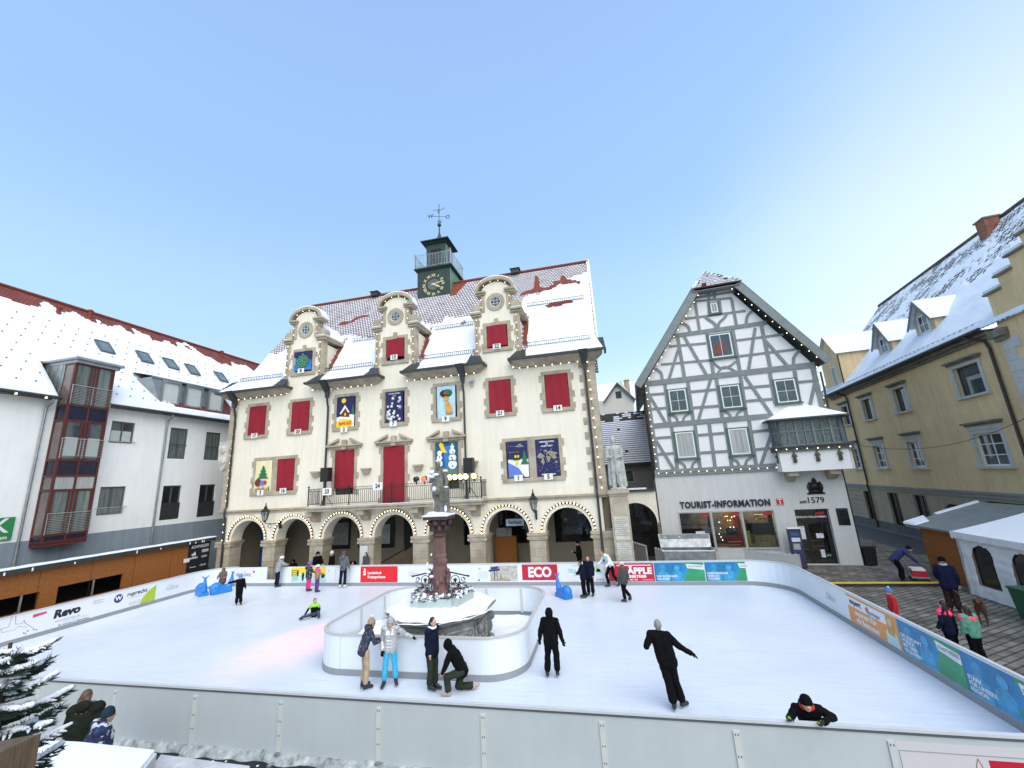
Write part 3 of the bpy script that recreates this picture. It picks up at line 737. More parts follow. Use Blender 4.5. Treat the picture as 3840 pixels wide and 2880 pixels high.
# --- downpipes with hoppers
for x in (-24.98, -17.6, -8.1, -.62):
    b = MB(); s_ = -1 if x > -10 else 1
    b.hexa([(x-.13, -.4, 11.75), (x+.13, -.4, 11.75), (x+.13, -.2, 11.75), (x-.13, -.2, 11.75)], [(x-.27, -.95, 12.5), (x+.27, -.95, 12.5), (x+.27, -.5, 12.5), (x-.27, -.5, 12.5)])
    b.hexa([(x-.1, -.38, 11.4), (x+.1, -.38, 11.4), (x+.1, -.22, 11.4), (x-.1, -.22, 11.4)], [(x-.13, -.4, 11.75), (x+.13, -.4, 11.75), (x+.13, -.2, 11.75), (x-.13, -.2, 11.75)])
    zb = 4.5 if x in (-17.6, -8.1) else .0
    b.tube([(x, -.3, 11.4), (x, -.28, 11.2), (x+.0, -.15, 10.8), (x, -.14, 10.4), (x, -.14, zb if zb else 4.7)]+([(x, -.24, 4.5), (x, -.24, 4.15), (x, -.12, 3.95), (x, -.12, 0)] if not zb else []), .065, 8)
    b.build('downpipe', gut, th)
# --- balcony
b = MB(); b.box(-18.1, -6.85, -1.15, .0, 4.36, 4.47); b.box(-18.0, -6.95, -1.05, .0, 4.2, 4.358)
bal = b.build('balcony', stone, th)
b = MB(); b.box(-18.08, -6.87, -1.13, -.9, 4.472, 4.5); b.build('balcony_snow', snowS, bal)
for x in (-18.08, -14.57, -11.08, -7.56):
    b = MB(); y = -.9
    b.prism([(0, 0), (1, 0), (1, 1), (0, 1)], 0, 0) if 0 else None
    b.add([(x-.24, 0, 3.5), (x+.24, 0, 3.5), (x+.24, 0, 4.2), (x-.24, 0, 4.2), (x-.24, -.35, 3.58), (x+.24, -.35, 3.58), (x+.24, -.45, 3.8), (x-.24, -.45, 3.8), (x+.24, -.9, 3.9), (x-.24, -.9, 3.9), (x+.24, -.9, 4.2), (x-.24, -.9, 4.2)],
          [(0, 1, 5, 4), (4, 5, 6, 7), (7, 6, 8, 9), (9, 8, 10, 11), (3, 11, 10, 2), (0, 4, 7, 9, 11, 3), (1, 2, 10, 8, 6, 5)])
    b.build('corbel', stone, bal)
b = MB(); y = -1.05
for z in (4.62, 5.38, 5.52): b.box(-18.0, -6.9, y-.012, y+.012, z, z+.028)
for x in (-18.0, -6.92):
    for z in (4.62, 5.38, 5.52): b.box(x-.012, x+.012, y+.013, -.02, z, z+.028)
    for i in range(8): b.box(x-.009, x+.009, y+.13*i, y+.13*i+.018, 4.63, 5.54)
n = 84
for i in range(n+1):
    x = -18.0+11.1*i/n; b.box(x-.009, x+.009, y-.009, y+.009, 4.63, 5.38)
    x2 = x+.066
    if i < n: b.box(x2-.006, x2+.006, y-.006, y+.006, 5.408, 5.52)
for x in (-18.0, -15.2, -12.4, -9.7, -6.92): b.box(x-.025, x+.025, y-.025, y+.025, 4.47, 5.6); b.ell((x, y, 5.66), .06)
b.build('balcony_railing', iron, bal)
for x in (-19.9+1.62, -14.67, -11.15, -7.63):
    b = MB(); b.hexa([(x-.2, -.2, 6.3), (x+.2, -.2, 6.3), (x+.2, 0, 6.3), (x-.2, 0, 6.3)], [(x-.26, -.3, 6.55), (x+.26, -.3, 6.55), (x+.26, 0, 6.55), (x-.26, 0, 6.55)]); b.box(x-.3, x+.3, -.34, 0, 6.551, 6.65); b.build('stone_bracket', stoneL if 0 else stone, th)
# --- carved arms at the left corner
b = MB(); pts = [(-.34, .9), (.34, .9), (.42, .55), (.34, .2), (.36, -.3), (.18, -.75), (0, -.92), (-.18, -.75), (-.36, -.3), (-.34, .2), (-.42, .55)]
b.prism([(GL-.02+a, 8.1+z*1.1) for a, z in reversed(pts)][::-1], -.22, -.02)
b.ell((GL-.02, -.24, 8.55), (.2, .12, .3)); b.ell((GL+.1, -.24, 7.8), (.16, .08, .25)); b.ell((GL-.15, -.24, 7.75), (.1, .08, .3)); b.build('carved_arms', stoneL, th)
# --- statue pier at right corner with inscribed plates
b = MB(); b.box(.0, .95, -.5, .6, 0, 4.3); b.box(-.08, 1.06, -.62, .6, 4.42, 4.6); b.box(-.03, 1.0, -.55, .6, 4.3, 4.419); b.box(-.04, 1.0, -.55, .6, 0, .5); b.build('statue_pier', stone, th)
b = MB(); b.box(.1, .85, -.53, -.501, 2.1, 3.25); b.box(.1, .85, -.53, -.501, .6, 1.95); pl = b.build('inscribed_plate', stoneL, th)
for z, n_ in ((3.1, 9), (1.8, 11)):
    for i in range(n_):
        wd = .22+.1*((i*7) % 3); MB().box(.475-wd, .475+wd, -.536, -.5305, z-i*.1, z-i*.1+.03).build('inscription', mat('carved_letters', (.3, .28, .24), .9), pl)
# ================================================================ HALF-TIMBERED HOUSE
FWF = Frame((2.90, 27.49, 0), (cos(-.0770871), sin(-.0770871)))
fw = thing('half_timbered_house', 'white half-timbered gable house with grey beams, corner oriel and tourist office below', 'house', FWF.o, FWF.ang)
def F5(x, y, d=0.0): return FWF.px(*r5(x, y), d)
W = 9.88
# body
gable = [(.12, 5.2), (W-.1, 5.2), (W-.1, 11.0), (6.05, 16.6), (4.1, 16.6), (.45, 11.5), (.12, 11.0)]
b = MB(); b.prism(gable, 0, .25); b.build('gable_wall', fwwhite, fw)
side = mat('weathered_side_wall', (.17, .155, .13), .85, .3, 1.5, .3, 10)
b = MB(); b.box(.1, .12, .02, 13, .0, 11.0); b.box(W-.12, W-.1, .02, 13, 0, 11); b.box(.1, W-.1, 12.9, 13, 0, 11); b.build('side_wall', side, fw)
# ground floor with openings
OPG = [(1.12, 2.8, .93, 2.9), (2.92, 4.44, .93, 2.9), (4.56, 6.12, .93, 2.9), (7.2, 8.85, .03, 2.92)]
b = MB(); b.wall(0, W, 0, 5.12, OPG, -.02, .3); b.add([(0, -.02, 0), (0, 13, 0), (0, 13, 5.12), (0, -.02, 5.12)], [(0, 3, 2, 1)]); b.add([(W, -.02, 0), (W, 13, 0), (W, 13, 5.12), (W, -.02, 5.12)], [(0, 1, 2, 3)])
b.box(0, W, -.02, .28, 5.121, 5.125); b.build('ground_floor_wall', lowwall, fw)
# timbers
TN = [0]
tf = MB()
def tb(x1, y1, x2, y2, wd=.22, proud=.03):
    p, q = F5(x1, y1), F5(x2, y2); TN[0] += 1
    tf.bar(p, q, wd, -proud-.0006*TN[0], .0)
def curve(pts, wd=.16):
    p = [F5(*a) for a in pts]; TN[0] += 1
    # smooth the polyline
    out = []
    for i in range(len(p)-1):
        p0 = p[max(i-1, 0)]; p1 = p[i]; p2 = p[i+1]; p3 = p[min(i+2, len(p)-1)]
        for k in range(4):
            t_ = k/4
            out.append(tuple(.5*((2*p1[c])+(-p0[c]+p2[c])*t_+(2*p0[c]-5*p1[c]+4*p2[c]-p3[c])*t_*t_+(-p0[c]+3*p1[c]-3*p2[c]+p3[c])*t_**3) for c in (0, 1)))
    out.append(p[-1])
    for i in range(len(out)-1): tf.bar(out[i], out[i+1], wd, -.026-.0006*TN[0]-.00004*i, .0)
tf.box(0.02, 6.75, -.12, .0, 5.125, 5.52)
tf.box(.1, 6.9, -.055, -.0, 8.13, 8.44); tf.box(.12, W-.1, -.06, 0, 10.9, 11.24)
tf.bar((2.3, 14.06), (7.75, 14.06), .26, -.057, 0)
tf.bar((3.75, 16.45), (6.35, 16.45), .14, -.05, 0)
tf.box(.12, .36, -.052, 0, 5.53, 8.12); tf.box(.12, .36, -.052, 0, 8.45, 10.89); tf.box(W-.36, W-.1, -.052, 0, 8.0, 10.89)
tb(585, 300, 820, 278, .15); tb(528, 408, 905, 358, .15)
tb(430, 580, 660, 560, .15); tb(845, 543, 1140, 505, .15); tb(380, 692, 690, 665, .15); tb(868, 640, 1215, 598, .15)
for a in ((305, 880, 410, 872), (560, 862, 745, 845), (890, 838, 1070, 822), (1235, 802, 1360, 790), (318, 970, 430, 960), (565, 962, 760, 948), (900, 920, 1095, 905)): tb(*a, .16)
for a in ((345, 1150, 450, 1142), (605, 1132, 785, 1117), (940, 1110, 1060, 1100), (360, 1250, 470, 1243), (618, 1242, 805, 1230), (955, 1222, 1060, 1212)): tb(*a, .16)
# studs
for a in ((445, 1075, 482, 1350), (590, 1060, 622, 1335), (678, 1055, 716, 1330), (775, 1045, 820, 1325), (925, 1030, 970, 1315)): tb(*a, .2)
for a in ((402, 800, 435, 1058), (545, 790, 582, 1050), (722, 772, 762, 1035), (872, 758, 912, 1022), (1055, 742, 1090, 935), (1210, 732, 1240, 930)): tb(*a, .2)
for a in ((483, 520, 528, 785), (665, 492, 708, 765), (825, 475, 872, 748), (1003, 448, 1062, 725)): tb(*a, .2)
for a in ((592, 305, 622, 500), (818, 285, 852, 465), (675, 300, 680, 375), (742, 295, 752, 370)): tb(*a, .16)
# diagonals
for a in ((525, 520, 668, 765), (490, 590, 428, 785), (965, 465, 922, 738), (1030, 545, 1175, 712)): tb(*a, .17)
for a in ((312, 890, 412, 1060), (688, 785, 610, 1045), (900, 765, 1070, 1010), (1338, 800, 1305, 945)): tb(*a, .17)
for a in ((350, 1165, 462, 1348), (1068, 1115, 1000, 1318)): tb(*a, .17)
# bent braces
curve([(645, 230), (672, 250), (678, 290)]); curve([(720, 222), (710, 250), (714, 285)])
curve([(650, 390), (672, 410), (712, 438), (722, 470)]); curve([(790, 375), (775, 400), (740, 435), (735, 470)])
curve([(500, 430), (545, 452), (560, 490)]); curve([(945, 358), (915, 395), (908, 445)])
curve([(345, 718), (380, 745), (388, 790)]); curve([(1240, 605), (1205, 650), (1205, 712)])
curve([(700, 672), (745, 712), (800, 705), (845, 672)], .12); curve([(720, 762), (760, 712), (800, 712), (860, 745)], .12)
for (x, y) in ((430, 1000), (760, 978)):
    curve([(x+8, y+5), (x+45, y+22), (x+55, y+62)], .13); curve([(x+128, y-4), (x+95, y+18), (x+85, y+58)], .13)
for (x, y) in ((475, 1290), (808, 1272)):
    curve([(x+8, y+8), (x+45, y+22), (x+60, y+58)], .13); curve([(x+138, y-4), (x+105, y+18), (x+95, y+55)], .13)
tf.build('timber_frame', timber, fw)
# windows in the gable
def fwin(s0, s1, z0, z1, gm, nx=2, nz=1, hood=True):
    c = MB(); c.box(s0-.13, s0-.001, -.075, .02, z0-.05, z1+.08); c.box(s1+.001, s1+.13, -.075, .02, z0-.05, z1+.08); c.box(s0, s1, -.075, .02, z1+.001, z1+.08)
    c.box(s0-.2, s1+.2, -.16, .02, z0-.13, z0-.052)
    o = c.build('window_casing', greenf, fw)
    b = MB(); f = .065
    b.box(s0, s0+f, -.09, .0, z0, z1); b.box(s1-f, s1, -.09, .0, z0, z1); b.box(s0+f, s1-f, -.09, 0, z0, z0+f); b.box(s0+f, s1-f, -.09, 0, z1-f, z1)
    if gm is glass: 
        m_ = (s0+s1)/2; b.box(m_-.011, m_+.011, -.078, -.065, z0+f, z1-f)
        for j in range(1, nz): zz = z0+(z1-z0)*j/nz; b.box(s0+f, s1-f, -.079, -.066, zz-.01, zz+.01)
    b.build('window_frame', white, o)
    MB().box(s0+f, s1-f, -.064, -.055, z0+f, z1-f).build('pane', gm, o)
    return o
fwin(1.5, 2.52, 9.05, 10.45, glass, nz=2); fwin(4.52, 5.58, 8.98, 10.36, glass, nz=2); fwin(7.5, 8.56, 9.0, 10.36, glass, nz=2)
fwin(1.53, 2.57, 6.17, 7.72, curt); fwin(4.55, 5.55, 6.16, 7.68, curt); fwin(4.8, 5.2, 15.22, 15.88, glass)
wd = fwin(4.4, 5.62, 12.23, 13.74, glass)
b = MB(); b.ell((4.8, -.067, 12.75), (.25, .004, .4)); b.ell((5.1, -.067, 12.9), (.2, .003, .3)); b.build('red_star_decoration', mat('window_decoration', (.16, .05, .03), .6, .6, 9), wd)
# roof: main slopes, half hip, barge boards
rz = lambda s_: 11.02+(s_+.37)*1.46 if s_ < .4 else 12.05+(s_-.35)*1.315+(.0)
RX = 5.1; RZ = 18.55
b = MB(); back = 13.4
L0 = [(-.42, 10.95), (.35, 12.0), (3.85, 16.85), (RX, RZ)]
R0 = [(10.42, 11.15), (6.55, 16.85), (RX, RZ)]
def slab(pts, y0, y1, th_=.12, cut=None):
    for i in range(len(pts)-1):
        (xa, za), (xb, zb) = pts[i], pts[i+1]
        ya, yb = y0, y0
        if pts[i+1] == (RX, RZ): yb = y0+1.9
        n = Vector((-(zb-za), xb-xa)).normalized()*th_
        if n.y < 0: n = -n
        b.add([(xa, ya, za), (xb, yb, zb), (xb, y1, zb), (xa, y1, za), (xa+n.x, ya, za+n.y), (xb+n.x, yb, zb+n.y), (xb+n.x, y1, zb+n.y), (xa+n.x, y1, za+n.y)],
              [(0, 1, 2, 3), (4, 5, 6, 7), (0, 1, 5, 4), (1, 2, 6, 5), (2, 3, 7, 6), (3, 0, 4, 7)])
slab(L0, -.55, back); slab(R0, -.55, back)
b.build('main_roof', mat('roof_underside_grey', (.14, .15, .15), .8, .2, 4), fw)
sl = MB()
for p_, q_ in (((-.42, 10.95), (3.85, 16.85)), ((10.42, 11.15), (6.55, 16.85))):
    sl.add([(p_[0], -.5, p_[1]+.19), (q_[0], -.5, q_[1]+.19), (q_[0], back, q_[1]+.19), (p_[0], back, p_[1]+.19)], [(0, 1, 2, 3)]) if p_[0] > 5 else sl.add([(p_[0], -.5, p_[1]+.2), (.35, -.5, 12.2), (.35, back, 12.2), (p_[0], back, p_[1]+.2)], [(0, 1, 2, 3)]).add([(.35, -.5, 12.2), (q_[0], -.5, q_[1]+.2), (q_[0], back, q_[1]+.2), (.35, back, 12.2)], [(0, 1, 2, 3)])
sl.build('main_roof_snow', snowS, fw)
# half hip with stepped snowy tile courses
h = MB(); hs = MB(); n = 9
P0, P1, AP = Vector((3.78, -.72, 16.78)), Vector((6.62, -.72, 16.78)), Vector((RX, 1.35, RZ+.12))
for i in range(n):
    t0, t1 = i/n, (i+1)/n
    a, c = P0.lerp(AP, t0), P1.lerp(AP, t0); a2, c2 = P0.lerp(AP, t1), P1.lerp(AP, t1); up = Vector((0, -.04, .07))
    h.add([a+up, c+up, c2, a2, a, c], [(0, 1, 2, 3), (0, 4, 5, 1)])
    m_ = 10
    for j in range(m_):
        if random.random() < .06: continue
        u0, u1 = (j+.04)/m_, (j+.96)/m_; k0, k1 = .05+.08*random.random(), .85+.15*random.random()
        q = [(a+up).lerp(c+up, u0).lerp(a2.lerp(c2, u0), k0), (a+up).lerp(c+up, u1).lerp(a2.lerp(c2, u1), k0), (a+up).lerp(c+up, u1).lerp(a2.lerp(c2, u1), k1), (a+up).lerp(c+up, u0).lerp(a2.lerp(c2, u0), k1)]
        hs.add([p_+Vector((0, -.03, .05)) for p_ in q]+q, [(0, 1, 2, 3), (4, 5, 1, 0)])
hip = h.build('half_hip', mat('brown_red_tiles', (.13, .045, .035), .8, .4, 5), fw); hs.build('hip_snow', snowS, hip)
MB().box(3.8, 6.6, -.68, .0, 16.62, 16.66).build('hip_soffit', timber, fw)
MB().prism([(3.9, 16.4), (6.3, 16.4), (6.3, 16.62), (3.9, 16.62)], -.01, .2).build('gable_top', fwwhite, fw)
b = MB(); b.tube([P0+Vector((0, 0, .05)), AP+Vector((0, 0, .08)), (RX, 3, RZ+.2), (RX, back, RZ+.2)], .1, 6); b.tube([P1+Vector((0, 0, .05)), AP+Vector((0, 0, .08))], .1, 6); b.build('ridge_tiles', tilesY, fw)
b = MB()
for i, (p_, q_) in enumerate((((-.42, 10.93), (.35, 11.98)), ((.35, 11.98), (3.88, 16.8)), ((10.42, 11.13), (6.5, 16.8)))):
    p_, q_ = Vector(p_), Vector(q_); n_ = Vector((-(q_-p_).y, (q_-p_).x)).normalized()
    if n_.y > 0: n_ = -n_
    p2, q2 = p_+n_*.34, q_+n_*.34; po, qo = p_-n_*.1, q_-n_*.1
    pts = [tuple(po), tuple(qo), tuple(q2), tuple(p2)]
    b.prism(pts, -.6-.002*i, -.552); p3, q3 = p_+n_*.1, q_+n_*.1
    b.add([(p3.x, -.55, p3.y), (q3.x, -.55, q3.y), (q3.x, 0, q3.y), (p3.x, 0, p3.y)], [(0, 1, 2, 3)])
b.build('barge_board', timber, fw)
b = MB(); b.tube([(-.42, -.5, 10.85), (-.42, 13, 10.85)], .08, 6); b.tube([(-.1, -.1, 10.8), (-.0, .0, 10.5), (-.06, .25, 10.3), (-.06, .25, 4.9)], .05, 6); b.build('side_gutter', gut, fw)
MB().tube([(W+.06, -.1, 10.6), (W+.06, -.06, 8.2)], .05, 6).build('downpipe', gut, fw); MB().tube([(W+.06, .1, 5.0), (W+.06, .1, 0)], .055, 6).build('downpipe', gut, fw)
# --- oriel at the right corner: polygonal bay with tent roof
ori = MB()
OX0, OX1, OY = 6.75, 10.05, -.95
base = [(OX0, 0), (OX0, OY), (OX1, OY), (OX1+.3, -.55), (OX1+.3, 1.4), (W-.1, 1.4)]
b = MB(); b.prismz([(x, y) for x, y in base], 5.02, 6.1); orl = b.build('oriel', white, fw)
b = MB(); ex = [(OX0-.12, 0), (OX0-.12, OY-.12), (OX1+.1, OY-.12), (OX1+.45, -.6), (OX1+.45, 1.5), (W-.1, 1.5)]
b.prismz(ex, 6.101, 6.2); b.prismz(ex, 6.36, 6.43)
for (xa, ya), (xb, yb) in zip(ex[:-1], ex[1:]):
    L_ = math.hypot(xb-xa, yb-ya); n = max(2, int(L_/.07))
    for i in range(n): 
        x, y = xa+(xb-xa)*(i+.5)/n, ya+(yb-ya)*(i+.5)/n; b.box(x-.018, x+.018, y+.03, y+.06, 6.2, 6.36)
b.build('balustrade_ledge', timberD, orl)
b = MB(); wb = [(OX0+.02, 0), (OX0+.25, OY+.1), (OX1-.1, OY+.1), (OX1+.2, -.5), (OX1+.2, 1.3)]
b.prismz([(x*1.0, y+.05) for x, y in wb]+[(W-.1, 1.3)], 6.43, 7.86); b.build('leaded_glass', mat('leaded_glass', (.11, .145, .15), .12, .6, 9, .5, 18, spec=.7), orl)
b = MB()
for (xa, ya), (xb, yb) in zip(wb[:-1], wb[1:]):
    L_ = math.hypot(xb-xa, yb-ya); n = max(2, round(L_/.42)); dx, dy = (xb-xa)/L_, (yb-ya)/L_
    for i in range(n+1):
        x, y = xa+(xb-xa)*i/n, ya+(yb-ya)*i/n; r_ = .055 if i in (0, n) or i % 2 == 0 else .03; b.box(x-r_, x+r_, y-.02, y+.05, 6.43, 7.88)
    for z in (6.43, 7.2, 7.82):
        for i in range(n):
            xs0, ys0, xs1, ys1 = xa+(xb-xa)*i/n, ya+(yb-ya)*i/n, xa+(xb-xa)*(i+1)/n, ya+(yb-ya)*(i+1)/n
            b.add([(xs0, ys0, z), (xs1, ys1, z), (xs1, ys1, z+.06), (xs0, ys0, z+.06)], [(0, 1, 2, 3)])
b.build('window_bars', timber, orl)
er = [(OX0-.3, .02), (OX0-.3, OY-.3), (OX1+.25, OY-.3), (OX1+.6, -.65), (OX1+.6, 1.5), (W-.1, 1.5)]
b = MB(); b.prismz(er, 7.88, 7.95)
ap = [(8.0, .0, 8.78), (8.9, .0, 8.78), (8.9, .8, 8.78)]
b.build('oriel_eave', timberD, orl)
b = MB(); e = [(x, y, 7.955) for x, y in er]
b.add(e+ap, [(0, 1, 6), (1, 2, 7, 6), (2, 3, 7), (3, 4, 8, 7), (4, 5, 8)]); b.build('oriel_snow_roof', snow, orl)
for x in (7.3, 9.3):
    b = MB(); b.hexa([(x-.2, -.25, 4.5), (x+.2, -.25, 4.5), (x+.2, -.02, 4.5), (x-.2, -.02, 4.5)], [(x-.22, -.6, 4.78), (x+.22, -.6, 4.78), (x+.22, -.02, 4.78), (x-.22, -.02, 4.78)])
    b.box(x-.25, x+.25, -.8, -.02, 4.781, 5.018); b.build('corbel', stone, orl)
def figurine(x, y, z, par, sc=1.0):
    b = MB(); b.box(x-.09*sc, x+.09*sc, y-.1, y, z, z+.05*sc); b.lathe([(.06, .05), (.1, .1), (.07, .3), (.09, .42), (.05, .5), (.03, .52)], (x, y-.08, z), 10, sx=1, sy=.7)
    b.ell((x, y-.08, z+.58), (.045, .045, .06)); b.tube([(x+.08, y-.08, z+.44), (x+.12, y-.12, z+.32), (x+.03, y-.15, z+.3)], .025, 6); b.tube([(x-.08, y-.08, z+.44), (x-.12, y-.12, z+.32), (x-.03, y-.15, z+.33)], .025, 6)
    b.build('carved_figure', mat('carved_figure', (.09, .085, .06), .7, .4, 9), par, True)
for x in (7.45, 8.55, 9.6): figurine(x, OY, 5.5, orl)
figurine(OX0+.0, -.5, 5.5, orl)
# coat of arms on the wall
b = MB(); b.box(8.1, 8.75, -.1, -.02, 3.8, 3.95); b.box(8.0, 8.85, -.08, -.021, 3.72, 3.799); b.prism([(8.2, 3.95), (8.65, 3.95), (8.68, 4.3), (8.43, 4.42), (8.17, 4.3)], -.12, -.02)
for g in (-1, 1): b.ell((8.43+g*.3, -.08, 4.1), (.09, .05, .2)); b.ell((8.43+g*.25, -.09, 4.33), (.06, .04, .08))
b.ell((8.43, -.09, 4.5), (.07, .04, .12)); b.ell((8.34, -.09, 4.45), (.03, .03, .08)); b.ell((8.52, -.09, 4.45), (.03, .03, .08)); b.build('coat_of_arms', black, fw, True)
ink = mat('dark_blue_lettering', (.012, .012, .03), .5)
text(fw, 'TOURIST-INFORMATION', .5, ink, (3.66, -.06, 3.35), ext=.03, bold=.019, sx=.80, spc=1.10, name='lettering')
text(fw, 'seit', .26, ink, (7.72, -.03, 3.33), ext=.005, bold=.006, name='lettering'); text(fw, '1579', .44, ink, (8.32, -.03, 3.38), ext=.01, bold=.006, name='lettering')
b = MB(); b.box(6.4, 6.74, -.06, -.02, 3.2, 3.55); i_ = b.build('information_sign', mat('sign_red', (.55, .01, .02), .5), fw)
b = MB(); b.box(6.44, 6.7, -.066, -.061, 3.49, 3.53); b.box(6.44, 6.7, -.066, -.061, 3.23, 3.25); b.box(6.545, 6.595, -.066, -.061, 3.28, 3.4); b.box(6.545, 6.595, -.066, -.061, 3.42, 3.46); b.build('letter_i', white, i_)
# shop windows with display
clearglass = bpy.data.materials.new('clear_shop_glass'); clearglass.use_nodes = True; t = clearglass.node_tree; t.nodes.remove(t.nodes['Principled BSDF'])
tr_, gl_, mx_, fr__ = t.nodes.new('ShaderNodeBsdfTransparent'), t.nodes.new('ShaderNodeBsdfGlossy'), t.nodes.new('ShaderNodeMixShader'), t.nodes.new('ShaderNodeFresnel')
fr__.inputs[0].default_value = 1.6; gl_.inputs['Roughness'].default_value = .03; tr_.inputs[0].default_value = (.8, .86, .85, 1)
t.links.new(fr__.outputs[0], mx_.inputs[0]); t.links.new(tr_.outputs[0], mx_.inputs[1]); t.links.new(gl_.outputs[0], mx_.inputs[2]); t.links.new(mx_.outputs[0], t.nodes['Material Output'].inputs[0])
sw = MB(); sf = mat('grey_shop_frame', (.42, .43, .41), .4)
for x0, x1, z0, z1 in OPG[:3]:
    sw = MB(); sw.box(x0-.06, x1+.06, -.06, .04, z1, z1+.08); sw.box(x0-.06, x0, -.06, .04, z0, z1); sw.box(x1, x1+.06, -.06, .04, z0, z1); sw.box(x0-.06, x1+.06, -.09, .04, z0-.09, z0)
    s_ = sw.build('shop_window', sf, fw)
    MB().box(x0, x1, .03, .04, z0, z1).build('pane', clearglass, s_)
    d_ = MB(); d_.box(x0, x1, 1.3, 1.35, z0-.3, z1+.1); d_.box(x0, x1, .25, 1.3, z0-.01, z0+.01)
    d_.build('display_back', mat('shop_back', (.09, .07, .05), .8, .8, 2.5), s_)
cols = {n: mat('goods_'+n, c, .6, .3, 5) for n, c in dict(red=(.55, .02, .03), orange=(.6, .22, .03), yellow=(.6, .5, .1), paper=(.7, .72, .74), wood=(.45, .28, .12), black=(.01, .01, .01), greenish=(.12, .2, .1)).items()}
def gbox(name, m_, *a): MB().box(*a).build(name, cols[m_], fw)
for x0, x1, _, z1 in OPG[:3]: gbox('red_sticker', 'red', x1-.5, x1-.05, .02, .026, z1-.22, z1-.05)
gbox('paper_notice', 'paper', 1.9, 2.4, .02, .026, 1.5, 1.85); gbox('dark_panel', 'black', 1.15, 2.78, .3, .32, .95, 1.95)
gbox('red_poster', 'red', 3.55, 4.4, .2, .22, .95, 1.55); gbox('orange_board', 'orange', 3.55, 4.1, .6, .62, 1.6, 2.85); gbox('red_banner', 'red', 4.12, 4.35, .5, .52, 1.5, 2.7)
gbox('poster', 'black', 3.55, 4.2, .18, .19, 1.56, 2.0); gbox('black_board', 'black', 4.7, 6.1, .4, .42, 1.6, 2.2); gbox('shelf_board', 'wood', 5.3, 5.95, .6, .8, 2.3, 2.34); gbox('shelf_board', 'wood', 5.3, 5.95, .6, .8, 2.6, 2.64)
gbox('map_display', 'wood', 5.0, 6.05, .2, .22, .95, 1.55); gbox('yellow_jacket', 'yellow', 4.62, 4.8, .2, .3, 1.0, 1.8); gbox('paper_text', 'paper', 5.2, 5.7, .19, .195, 1.0, 1.04); gbox('paper_text', 'paper', 5.2, 5.6, .19, .195, 1.12, 1.16); gbox('paper_text', 'paper', 3.6, 4.2, .19, .195, 1.02, 1.06); gbox('paper_text', 'paper', 3.6, 4.3, .19, .195, 1.2, 1.24)
for i in range(6): gbox('boxed_goods', ('yellow', 'orange', 'red')[i % 3], 5.33+i*.1, 5.4+i*.1, .6, .7, 2.345, 2.45)
for i in range(16):
    a = random.random(); x, z = 3.1+1.2*random.random(), 1.3+1.4*random.random()
    MB().ell((x, .3, z), .028, 6, 4).build('window_light', bulbm, fw)
# entrance
dr = MB(); x0, x1, z0, z1 = OPG[3]; y = .26
dr.box(x0, x0+.08, y, y+.06, z0, z1); dr.box(x1-.08, x1, y, y+.06, z0, z1); dr.box(x0+.08, x1-.08, y, y+.06, z1-.06, z1); dr.box(x0+.08, x1-.08, y, y+.06, 2.2, 2.35); dr.box(7.68, 7.8, y, y+.06, z0, 2.2); dr.box(x0+.08, x1-.08, y, y+.06, z0, .14); dr.box(x1-.2, x1-.08, y, y+.06, .14, 2.2)
dd = dr.build('entrance_door', black, fw)
MB().box(x0+.08, x1-.08, y+.03, y+.04, z0, z1-.06).build('pane', clearglass, dd)
ll = bpy.data.lights.new('shop_light', 'AREA'); ll.energy = 55; ll.color = (1, .85, .65); ll.size = 5; ll.size_y = .6; ll.shape = 'RECTANGLE'
lo_ = bpy.data.objects.new('shop_light', ll); link(lo_, fw); lo_.location = (4.5, .8, 3.0)
MB().box(x0, x1, 1.7, 1.75, 0, 3).build('display_back', mat('shop_back', (0, 0, 0)), dd)
text(dd, 'HERZLICH WILLKOMMEN', .14, white, (8.0, y-.01, 2.48), ext=.003, bold=.003, sx=.95)
gbox('red_sticker', 'red', 8.25, 8.7, y-.006, y, 2.6, 2.75); gbox('paper_notice', 'paper', 8.1, 8.45, y+.02, y+.026, 1.35, 1.6); gbox('paper_notice', 'paper', 8.15, 8.35, y+.02, y+.026, .35, .75); gbox('paper_notice', 'paper', 7.32, 7.6, y+.02, y+.026, 1.3, 2.0); gbox('shelf_board', 'wood', 7.9, 8.6, .9, 1.0, 1.1, 1.16); gbox('shelf_board', 'wood', 7.9, 8.6, .9, 1.0, .8, .86); gbox('green_notice', 'greenish', 8.4, 8.62, y+.02, y+.026, .4, .52)
b = MB(); b.box(9.18, 9.72, -.06, -.021, 2.05, 2.93); b.build('dark_plaque', glassD, fw)

# --- brochure stand beside the entrance
k = thing('poster_stele', 'dark upright poster stele with snowy top left of the glass entrance', 'sign', FWF.w(6.75, -.75, 0), FWF.ang)
MB().box(-.3, .3, -.12, .12, .02, 2.0).build('case', mat('stele_case', (.03, .035, .04), .4), k)
po = MB(); po.box(-.26, .26, -.128, -.121, .1, 1.9); po = po.build('poster', mat('poster_blue', (.03, .05, .12), .4, .6, 4), k)
for c_, a in ((cols['paper'], (-.2, .2, 1.35, 1.55)), (mat('poster_sky', (.05, .1, .26), .4), (-.2, .2, 1.65, 1.82)), (mat('poster_grey', (.35, .38, .4), .4, .3, 6), (-.18, .15, .95, 1.25)), (mat('poster_violet', (.05, .035, .09), .4, .6, 9), (-.2, .22, .15, .7))):
    MB().box(a[0], a[1], -.134, -.129, a[2], a[3]).build('poster_picture', c_, po)
MB().box(-.31, .31, -.13, .13, 2.001, 2.05).build('snow_cap', snow, k)
k = thing('bin', 'black square litter bin at the right corner of the half-timbered house', 'bin', FWF.w(10.25, .2, 0), FWF.ang)
